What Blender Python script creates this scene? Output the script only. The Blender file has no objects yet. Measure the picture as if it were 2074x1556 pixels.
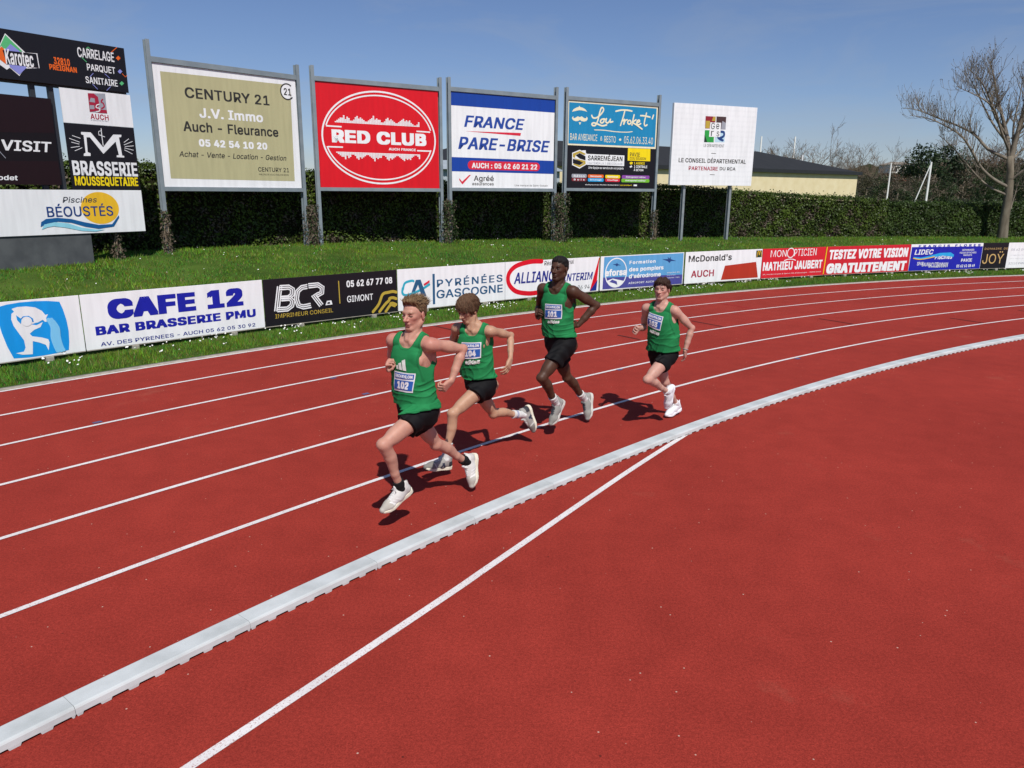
import bpy, bmesh, math, random
import numpy as np
from mathutils import Vector, Matrix

# ------------------------------------------------------------------ camera, sky, sun, exposure
scene = bpy.context.scene
COL = scene.collection
F_PX, PITCH, ROLL, CAM_H = 1512.0, 0.2519198, 0.00738543, 2.59597941
cp, sp, cr, sr = math.cos(PITCH), math.sin(PITCH), math.cos(ROLL), math.sin(ROLL)
fwd_ = Vector((0, cp, -sp)); upb = Vector((0, sp, cp)); rgt = Vector((1, 0, 0))
right_ = rgt * cr + upb * sr
up_ = -rgt * sr + upb * cr
cd = bpy.data.cameras.new("camera")
cam = bpy.data.objects.new("camera", cd); COL.objects.link(cam)
m = Matrix.Identity(4)
for i in range(3):
    m[i][0], m[i][1], m[i][2] = right_[i], up_[i], -fwd_[i]
m[0][3], m[1][3], m[2][3] = 0, 0, CAM_H
cam.matrix_world = m
cd.sensor_width = 36.0; cd.lens = 36.0 * F_PX / 2074.0
cd.clip_start = 0.05; cd.clip_end = 3000
scene.camera = cam

SUN_T = Vector((-0.225, 0.769, -1.0)).normalized()          # the way the light travels
SUN_EL = math.asin(-SUN_T.z)
world = bpy.data.worlds.new("World"); scene.world = world; world.use_nodes = True
wn = world.node_tree.nodes; wl = world.node_tree.links; wn.clear()
wo = wn.new('ShaderNodeOutputWorld'); bg = wn.new('ShaderNodeBackground'); sky = wn.new('ShaderNodeTexSky')
sky.sky_type = 'NISHITA'; sky.sun_disc = False; sky.sun_elevation = SUN_EL
sky.sun_rotation = math.radians(163.7); sky.altitude = 200; sky.air_density = 1.0; sky.dust_density = 0.25; sky.ozone_density = 2.6
bg.inputs['Strength'].default_value = 0.067
# thin streaks of high cloud in the sky itself
tc = wn.new('ShaderNodeTexCoord'); mp = wn.new('ShaderNodeMapping'); nz = wn.new('ShaderNodeTexNoise'); rmp = wn.new('ShaderNodeValToRGB'); mx = wn.new('ShaderNodeMix')
mp.inputs['Scale'].default_value = (2.2, 2.2, 9.0); mp.inputs['Rotation'].default_value = (0.25, 0.15, 0.4)
nz.inputs['Scale'].default_value = 1.6; nz.inputs['Detail'].default_value = 7; nz.inputs['Roughness'].default_value = 0.62; nz.inputs['Distortion'].default_value = 0.6
rmp.color_ramp.elements[0].position = 0.44; rmp.color_ramp.elements[0].color = (0, 0, 0, 1)
rmp.color_ramp.elements[1].position = 0.95; rmp.color_ramp.elements[1].color = (0.55, 0.55, 0.55, 1)
mx.data_type = 'RGBA'; mx.inputs[7].default_value = (5.6, 6.2, 7.0, 1)
wl.new(tc.outputs['Generated'], mp.inputs[0]); wl.new(mp.outputs[0], nz.inputs[0]); wl.new(nz.outputs[0], rmp.inputs[0])
tn = wn.new('ShaderNodeMix'); tn.data_type = 'RGBA'; tn.blend_type = 'MULTIPLY'; tn.inputs[0].default_value = 1; tn.inputs[7].default_value = (0.98, 1.03, 1.27, 1)
wl.new(sky.outputs[0], tn.inputs[6]); wl.new(rmp.outputs[0], mx.inputs[0]); wl.new(tn.outputs[2], mx.inputs[6]); wl.new(mx.outputs[2], bg.inputs[0]); wl.new(bg.outputs[0], wo.inputs[0])

sl = bpy.data.lights.new("sun", 'SUN'); sl.energy = 4.6; sl.angle = math.radians(0.53); sl.color = (1.0, 0.955, 0.89)
so = bpy.data.objects.new("sun", sl); COL.objects.link(so); so.location = (0, -20, 40)
so.rotation_euler = SUN_T.to_track_quat('-Z', 'Y').to_euler()
scene.view_settings.view_transform = 'Standard'; scene.view_settings.look = 'None'
scene.view_settings.exposure = 0.0; scene.view_settings.gamma = 1.0

# ------------------------------------------------------------------ helpers
rng = np.random.default_rng(7); random.seed(7)
CX, CY, RK = 31.5682494, -22.8471790, 42.8169104           # centre of the bend and radius of the kerb's outer edge

def pol(r, deg, z=0.0):
    a = math.radians(deg)
    return Vector((CX + (RK + r) * math.cos(a), CY + (RK + r) * math.sin(a), z))

def lin(h):
    if not isinstance(h, str): return tuple(h)
    v = [int(h[i:i + 2], 16) / 255 for i in (0, 2, 4)]
    return tuple(((c + .055) / 1.055) ** 2.4 if c > .04045 else c / 12.92 for c in v)

MATS = {}
def mat(name, col, rough=.55, var=.08, scale=6., spec=.4, metal=0., bump=0., bscale=200., stretch=None, vcol=None, sss=0., trans=0., col2=None, lo=.35, hi=.65, detail=4):
    """Principled material; colour mottled by noise in object space; optional colour attribute and bump."""
    if name in MATS: return MATS[name]
    mt = bpy.data.materials.new(name); mt.use_nodes = True; MATS[name] = mt
    n = mt.node_tree.nodes; l = mt.node_tree.links; b = n['Principled BSDF']
    b.inputs['Roughness'].default_value = rough; b.inputs['Metallic'].default_value = metal
    b.inputs['Specular IOR Level'].default_value = spec
    c = lin(col)
    t = n.new('ShaderNodeTexCoord'); mpn = n.new('ShaderNodeMapping'); l.new(t.outputs['Object'], mpn.inputs[0])
    if stretch: mpn.inputs['Scale'].default_value = stretch
    nz = n.new('ShaderNodeTexNoise'); nz.inputs['Scale'].default_value = scale; nz.inputs['Detail'].default_value = detail
    l.new(mpn.outputs[0], nz.inputs['Vector'])
    r = n.new('ShaderNodeValToRGB'); l.new(nz.outputs[0], r.inputs[0])
    r.color_ramp.elements[0].position = lo; r.color_ramp.elements[1].position = hi
    if col2 is not None:
        r.color_ramp.elements[0].color = (*c, 1); r.color_ramp.elements[1].color = (*lin(col2), 1)
    else:
        r.color_ramp.elements[0].color = tuple(x * (1 - var) for x in c) + (1,)
        r.color_ramp.elements[1].color = tuple(min(1, x * (1 + var)) for x in c) + (1,)
    out = r.outputs[0]
    if vcol:
        a = n.new('ShaderNodeAttribute'); a.attribute_name = vcol
        mm = n.new('ShaderNodeMix'); mm.data_type = 'RGBA'; mm.blend_type = 'MULTIPLY'; mm.inputs[0].default_value = 1
        l.new(out, mm.inputs[6]); l.new(a.outputs['Color'], mm.inputs[7]); out = mm.outputs[2]
    l.new(out, b.inputs['Base Color'])
    if sss:
        b.inputs['Subsurface Weight'].default_value = sss; b.inputs['Subsurface Radius'].default_value = (.012, .005, .003); b.inputs['Subsurface Scale'].default_value = .3
    if bump:
        n2 = n.new('ShaderNodeTexNoise'); n2.inputs['Scale'].default_value = bscale; n2.inputs['Detail'].default_value = 3
        l.new(t.outputs['Object'], n2.inputs['Vector'])
        bp = n.new('ShaderNodeBump'); bp.inputs['Strength'].default_value = bump; bp.inputs['Distance'].default_value = .01
        l.new(n2.outputs[0], bp.inputs['Height']); l.new(bp.outputs[0], b.inputs['Normal'])
    if trans:
        tr = n.new('ShaderNodeBsdfTranslucent'); l.new(out, tr.inputs[0]); ms = n.new('ShaderNodeMixShader'); ms.inputs[0].default_value = trans
        l.new(b.outputs[0], ms.inputs[1]); l.new(tr.outputs[0], ms.inputs[2]); l.new(ms.outputs[0], n['Material Output'].inputs[0])
    return mt

def mesh(name, V, Fc, mats=(), smooth=False, midx=None):
    me = bpy.data.meshes.new(name)
    V = np.asarray(V, np.float32).reshape(-1, 3)
    if isinstance(Fc, np.ndarray):
        nf, k = Fc.shape; me.vertices.add(len(V)); me.loops.add(nf * k); me.polygons.add(nf)
        me.vertices.foreach_set('co', V.ravel()); me.loops.foreach_set('vertex_index', Fc.astype(np.int32).ravel())
        me.polygons.foreach_set('loop_start', np.arange(0, nf * k, k, dtype=np.int32))
        me.update(calc_edges=True)
    else:
        me.from_pydata([tuple(v) for v in V.tolist()], [], Fc)
    for mm in mats: me.materials.append(mm)
    if midx is not None: me.polygons.foreach_set('material_index', np.asarray(midx, np.int32))
    if smooth: me.polygons.foreach_set('use_smooth', np.ones(len(me.polygons), bool))
    me.update()
    return me

def obj(name, me, parent=None, loc=None, rz=None, label=None, cat=None, group=None, kind=None):
    o = bpy.data.objects.new(name, me); COL.objects.link(o)
    if parent is not None: o.parent = parent
    if loc is not None: o.location = loc
    if rz is not None: o.rotation_euler = (0, 0, rz)
    if label: o['label'] = label
    if cat: o['category'] = cat
    if group: o['group'] = group
    if kind: o['kind'] = kind
    return o

def vattr(me, name, cols):
    a = me.color_attributes.new(name, 'FLOAT_COLOR', 'POINT')
    c = np.ones((len(cols), 4), np.float32); c[:, :3] = cols
    a.data.foreach_set('color', c.ravel())

class MB:
    """collects boxes, tubes, prisms; builds one mesh"""
    def __init__(s): s.V = []; s.F = []; s.M = []; s.mi = 0
    def add(s, V, F):
        o = len(s.V); s.V += [tuple(v) for v in V]; s.F += [tuple(i + o for i in f) for f in F]; s.M += [s.mi] * len(F)
    def box(s, lo, hi, R=None, c=None, bev=0.0):
        x0, y0, z0 = lo; x1, y1, z1 = hi
        if bev:
            V = []; b = bev
            bm = bmesh.new(); bmesh.ops.create_cube(bm, size=1)
            for v in bm.verts: v.co = Vector(((x0 + x1) / 2 + v.co.x * (x1 - x0), (y0 + y1) / 2 + v.co.y * (y1 - y0), (z0 + z1) / 2 + v.co.z * (z1 - z0)))
            bmesh.ops.bevel(bm, geom=bm.edges[:], offset=b, segments=2, profile=.6, affect='EDGES')
            bm.verts.ensure_lookup_table(); V = [v.co.copy() for v in bm.verts]; Fc = [[v.index for v in f.verts] for f in bm.faces]; bm.free()
        else:
            V = [Vector(p) for p in ((x0, y0, z0), (x1, y0, z0), (x1, y1, z0), (x0, y1, z0), (x0, y0, z1), (x1, y0, z1), (x1, y1, z1), (x0, y1, z1))]
            Fc = [(0, 3, 2, 1), (4, 5, 6, 7), (0, 1, 5, 4), (1, 2, 6, 5), (2, 3, 7, 6), (3, 0, 4, 7)]
        if R is not None: V = [R @ v for v in V]
        if c is not None: V = [v + Vector(c) for v in V]
        s.add(V, Fc); return s
    def tube(s, pts, rad, n=8, caps=True):
        pts = [Vector(p) for p in pts]; rad = list(rad) if hasattr(rad, '__len__') else [rad] * len(pts)
        V = []; Fc = []
        ref = Vector((0, 0, 1))
        for i, p in enumerate(pts):
            t = (pts[min(i + 1, len(pts) - 1)] - pts[max(i - 1, 0)]).normalized()
            a = t.cross(ref)
            if a.length < .05: a = t.cross(Vector((1, 0, 0)))
            a.normalize(); b = t.cross(a)
            for k in range(n):
                w = 2 * math.pi * k / n; V.append(p + (a * math.cos(w) + b * math.sin(w)) * rad[i])
        for i in range(len(pts) - 1):
            for k in range(n):
                Fc.append((i * n + k, i * n + (k + 1) % n, (i + 1) * n + (k + 1) % n, (i + 1) * n + k))
        if caps: Fc.append(tuple(range(n - 1, -1, -1))); Fc.append(tuple(range((len(pts) - 1) * n, len(pts) * n)))
        s.add(V, Fc); return s
    def build(s, name, mats, parent=None, smooth=False, **k):
        if not isinstance(mats, (list, tuple)): mats = [mats]
        return obj(name, mesh(name, s.V, s.F, mats, smooth, s.M), parent, **k)

def thing(name, label, cat, loc=(0, 0, 0), rz=0, group=None):
    return obj(name, None, None, loc, rz, label, cat, group)

def copy_tree(o, parent=None):
    c = o.copy(); COL.objects.link(c); c.parent = parent
    for ch in list(o.children): copy_tree(ch, c)
    return c

def smoothpath(P, n=6):
    P = [np.array(p, float) for p in P]; out = []
    for i in range(len(P) - 1):
        a, b, c, d = P[max(i - 1, 0)], P[i], P[i + 1], P[min(i + 2, len(P) - 1)]
        for k in range(n):
            t = k / n
            out.append(.5 * ((2 * b) + (c - a) * t + (2 * a - 5 * b + 4 * c - d) * t * t + (3 * b - a - 3 * c + d) * t ** 3))
    out.append(P[-1]); return out
# ------------------------------------------------------------------ the setting: ground, track, markings
def noise_mix(mt, fac_scale, c1, c2, lo, hi, detail=5): pass

def track_mat(name, paint=None):
    mt = bpy.data.materials.new(name); mt.use_nodes = True
    n = mt.node_tree.nodes; l = mt.node_tree.links; b = n['Principled BSDF']
    t = n.new('ShaderNodeTexCoord')
    def nz(scale, det=3, rough=.55):
        q = n.new('ShaderNodeTexNoise'); q.inputs['Scale'].default_value = scale; q.inputs['Detail'].default_value = det; q.inputs['Roughness'].default_value = rough
        l.new(t.outputs['Object'], q.inputs['Vector']); return q
    def ramp(src, p0, c0, p1, c1):
        r = n.new('ShaderNodeValToRGB'); l.new(src, r.inputs[0]); e = r.color_ramp.elements
        e[0].position = p0; e[1].position = p1; e[0].color = (*c0, 1); e[1].color = (*c1, 1); return r.outputs[0]
    def mixc(fac, a, b_, mode='MIX', f=None):
        q = n.new('ShaderNodeMix'); q.data_type = 'RGBA'; q.blend_type = mode
        if fac is None: q.inputs[0].default_value = f
        else: l.new(fac, q.inputs[0])
        for k, v in ((6, a), (7, b_)):
            if isinstance(v, tuple): q.inputs[k].default_value = (*v, 1)
            else: l.new(v, q.inputs[k])
        return q.outputs[2]
    gran = nz(120, 3, .75); big = nz(.45, 5, .6); mid = nz(3.5, 4, .6)
    base = ramp(gran.outputs[0], .34, (.215, .0235, .017), .68, (.372, .0445, .030))
    wear = ramp(big.outputs[0], .36, (.91, .90, .90), .66, (1.06, 1.06, 1.06))
    c = mixc(None, base, wear, 'MULTIPLY', 1.0)
    c = mixc(None, c, ramp(mid.outputs[0], .35, (.93, .92, .92), .65, (1.05, 1.06, 1.06)), 'MULTIPLY', 1.0)
    c = mixc(None, c, ramp(nz(48, 2, .8).outputs[0], .36, (.86, .85, .85), .64, (1.13, 1.13, 1.13)), 'MULTIPLY', 1.0)
    # pale dust where feet and rain have left it
    dust = nz(.9, 6, .68); dm = ramp(dust.outputs[0], .62, (0, 0, 0), .80, (.26, .26, .26))
    c = mixc(dm, c, (.36, .17, .11))
    # light grit and dark crumbs
    vo = n.new('ShaderNodeTexVoronoi'); vo.inputs['Scale'].default_value = 7.5; l.new(t.outputs['Object'], vo.inputs['Vector'])
    gm = ramp(vo.outputs['Distance'], .030, (.85, .85, .85), .045, (0, 0, 0))
    c = mixc(gm, c, (.55, .40, .32))
    vo2 = n.new('ShaderNodeTexVoronoi'); vo2.inputs['Scale'].default_value = 3.1; l.new(t.outputs['Object'], vo2.inputs['Vector'])
    gm2 = ramp(vo2.outputs['Distance'], .016, (.8, .8, .8), .026, (0, 0, 0))
    c = mixc(gm2, c, (.07, .015, .012))
    if paint is not None:
        worn = nz(105, 3, .75); wm = ramp(worn.outputs[0], .335, (0, 0, 0), .43, (1, 1, 1))
        scuff = nz(2.3, 5); pw = mixc(None, paint, ramp(scuff.outputs[0], .3, (.86, .85, .85), .65, (1, 1, 1)), 'MULTIPLY', 1.0)
        c = mixc(wm, c, pw)
    l.new(c, b.inputs['Base Color']); b.inputs['Roughness'].default_value = .9; b.inputs['Specular IOR Level'].default_value = .10
    bp = n.new('ShaderNodeBump'); bp.inputs['Strength'].default_value = .55; bp.inputs['Distance'].default_value = .004
    l.new(gran.outputs[0], bp.inputs['Height']); l.new(bp.outputs[0], b.inputs['Normal'])
    return mt
M_TRACK = track_mat('red_track'); M_LINE = track_mat('white_line_paint', (.74, .71, .70))
M_DARKLINE = track_mat('dark_line_paint', (.045, .02, .02)); M_BLUELINE = track_mat('blue_line_paint', (.10, .11, .22)); M_ORANGE = track_mat('orange_line_paint', (.50, .18, .05))

def ring(r0, r1, a0, a1, z, n, nr=1):
    A = np.radians(np.linspace(a0, a1, n + 1)); Rr = np.linspace(r0, r1, nr + 1)
    V = np.array([[CX + (RK + r) * math.cos(a), CY + (RK + r) * math.sin(a), z] for r in Rr for a in A])
    Fc = np.array([[i * (n + 1) + k + 1, i * (n + 1) + k, (i + 1) * (n + 1) + k, (i + 1) * (n + 1) + k + 1] for i in range(nr) for k in range(n)])
    return V, Fc

# height of the land as a function of distance outside the kerb
def land(r):
    k = [(7.40, .0), (7.55, .015), (8.35, .035), (8.75, .035), (9.1, .12), (10.5, .33), (12.5, .62), (14.5, .86), (15.8, .93), (22, .9), (40, .6), (400, .4)]
    return np.interp(r, [a for a, _ in k], [b for _, b in k])

def land2(r, deg):
    b = np.interp(deg, [100, 110, 122, 130], [.70, .76, .93, 1.04]); return land(r) * np.where(r > 9, b, 1 + (b - 1) * np.clip(r - 8, 0, 1))
# the ground: one sheet out to the horizon
g0, g1, gn = -20, 340, 720
rr = np.concatenate([np.linspace(7.42, 9, 6), np.linspace(9.4, 17, 20), [18, 20, 24, 30, 40, 60, 100, 180, 400, 1200]])
A = np.radians(np.linspace(g0, g1, gn + 1))
RR, AA = np.meshgrid(rr, A, indexing='ij')
BK = np.interp(np.degrees(AA), [100, 110, 122, 130], [.70, .76, .93, 1.04])
ZZ = land(RR) * np.where(RR > 9, BK, 1 + (BK - 1) * np.clip((RR - 8) / 1, 0, 1)) + np.where(RR > 8.8, .035 * np.sin(RR * 2.1 + AA * 61) * np.sin(AA * 143 + RR), 0) * (RR < 17)
V = np.stack([CX + (RK + RR) * np.cos(AA), CY + (RK + RR) * np.sin(AA), ZZ], -1).reshape(-1, 3)
n1 = gn + 1; I = np.arange(len(rr) - 1)[:, None] * n1 + np.arange(gn)[None, :]
Fc = np.stack([I + 1, I, I + n1, I + n1 + 1], -1).reshape(-1, 4)
M_GROUND = mat('grass_soil', (.034, .070, .009), .9, 0, .8, .1, col2=(.070, .120, .018), bump=.5, bscale=60, detail=7)
obj('ground', mesh('ground', V, Fc, [M_GROUND], True), kind='structure')

V, Fc = ring(-RK + .02, 7.43, -20, 340, 0.0, 900, 6)
obj('track', mesh('track', V, Fc, [M_TRACK]), kind='structure')
for i in range(6):
    r = 1.22 * (6 - i) - .025
    V, Fc = ring(r - .025, r + .025, 60, 200, .004, 900)
    obj('lane_line', mesh('lane_line', V, Fc, [M_LINE]), kind='structure')
def strip(pts, w, z, mt, name='track_marking'):
    P = [np.array(p) for p in pts]; V = []
    for i, p in enumerate(P):
        t = P[min(i + 1, len(P) - 1)] - P[max(i - 1, 0)]; t = t / np.linalg.norm(t); nrm = np.array([-t[1], t[0]])
        V += [(*(p + nrm * w / 2), z), (*(p - nrm * w / 2), z)]
    Fc = [(2 * i, 2 * i + 1, 2 * i + 3, 2 * i + 2) for i in range(len(P) - 1)]
    return obj(name, mesh(name, V, Fc, [mt]), kind='structure')
strip(smoothpath([(-2.62, 1.32), (-2.05, 2.12), (-1.483, 2.909), (-.436, 4.417), (-.123, 4.885), (1.033, 6.61), (1.90, 7.84), (2.02, 8.0)]), .056, .004, M_LINE, 'lane_line')
def radial(a, r0, r1, w, mt):
    p, q = pol(r0, a), pol(r1, a); strip([(p.x, p.y), (q.x, q.y)], w, .005, mt)
for a, r0, r1 in ((131.44, 6.2, 7.25), (122.79, 2.5, 3.3), (119.49, 1.25, 1.95), (125.96, 3.75, 4.55), (116.2, 1.25, 1.95), (128.9, 3.75, 4.3)):
    radial(a, r0, r1, .045, M_DARKLINE)
for a, r in ((135.8, 4.78), (136.0, 3.75), (131.5, 2.37), (127.8, 1.12), (139.5, 4.95)): radial(a, r - .035, r + .03, .10, M_BLUELINE)
radial(105.2, 6.15, 7.2, .05, M_ORANGE); radial(122.9, 5.0, 5.9, .04, track_mat('red_line_paint', (.42, .02, .03)))

# concrete edging outside the last line
V, Fc = ring(7.32, 7.44, 60, 200, .018, 500)
Vo = V.copy(); Vo[:, 2] = 0; nV = len(V); k = 501
Fl = np.concatenate([Fc, np.array([[i, i + 1, nV + i + 1, nV + i] for i in range(k - 1)]), np.array([[k + i + 1, k + i, nV + k + i, nV + k + i + 1] for i in range(k - 1)])])
obj('edging', mesh('edging', np.concatenate([V, Vo]), Fl, [mat('edging_concrete', '8b8378', .9, .2, 9, .2, col2='a49d92', bump=.3)]), kind='structure')

# ------------------------------------------------------------------ grey plastic kerb in one-metre sections
M_KERB = mat('grey_kerb_plastic', (.40, .425, .42), .5, .05, 3.5, .25, col2=(.55, .58, .58), bump=.05, bscale=90, lo=.28, hi=.55, detail=9)
def kerb_section(r_out=0.0, L=.9975, n=28):
    mb = MB(); half = L / 2 / RK
    prof = [(0, .016), (0, .046), (-.004, .054), (-.012, .058), (-.130, .058), (-.140, .054), (-.1455, .045), (-.149, .016)]
    base = pol(0, 0); rows = []
    for i in range(n + 1):
        a = -half + 2 * half * i / n
        rows.append([Vector(((RK + r) * math.cos(a) - RK, (RK + r) * math.sin(a), z)) for r, z in prof])
    V = [v for rw in rows for v in rw]; k = len(prof)
    Fq = [(i * k + j, i * k + (j + 1) % k, (i + 1) * k + (j + 1) % k, (i + 1) * k + j) for i in range(n) for j in range(k)]
    Fq += [tuple(range(k - 1, -1, -1)), tuple(n * k + j for j in range(k))]
    mb.add(V, Fq)
    for t in range(7):                                   # feet between the drainage slots
        for (ra, rb) in ((-.149, -.135), (-.014, 0)):
            if t == 0: spans = [(0, .022), (.143 - .04, .143 + .022)]
            elif t == 6: spans = [(.143 * 6.0 + .103, L)]
            else: spans = [(.143 * t + .103, .143 * (t + 1) + .022)]
            for s0, s1 in spans:
                a0, a1 = -half + s0 / RK, -half + s1 / RK
                P = lambda r, a, z: Vector(((RK + r) * math.cos(a) - RK, (RK + r) * math.sin(a), z))
                da = .007 / RK
                V = [P(ra, a0 + da, .001), P(rb, a0 + da, .001), P(rb, a1 - da, .001), P(ra, a1 - da, .001), P(ra, a0, .0165), P(rb, a0, .0165), P(rb, a1, .0165), P(ra, a1, .0165)]
                mb.add(V, [(0, 3, 2, 1), (4, 5, 6, 7), (0, 1, 5, 4), (1, 2, 6, 5), (2, 3, 7, 6), (3, 0, 4, 7)])
    me = mesh('track_kerb', mb.V, mb.F, [M_KERB])
    return me
KERB_ME = kerb_section()
step = math.degrees(1.0 / RK)
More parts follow.
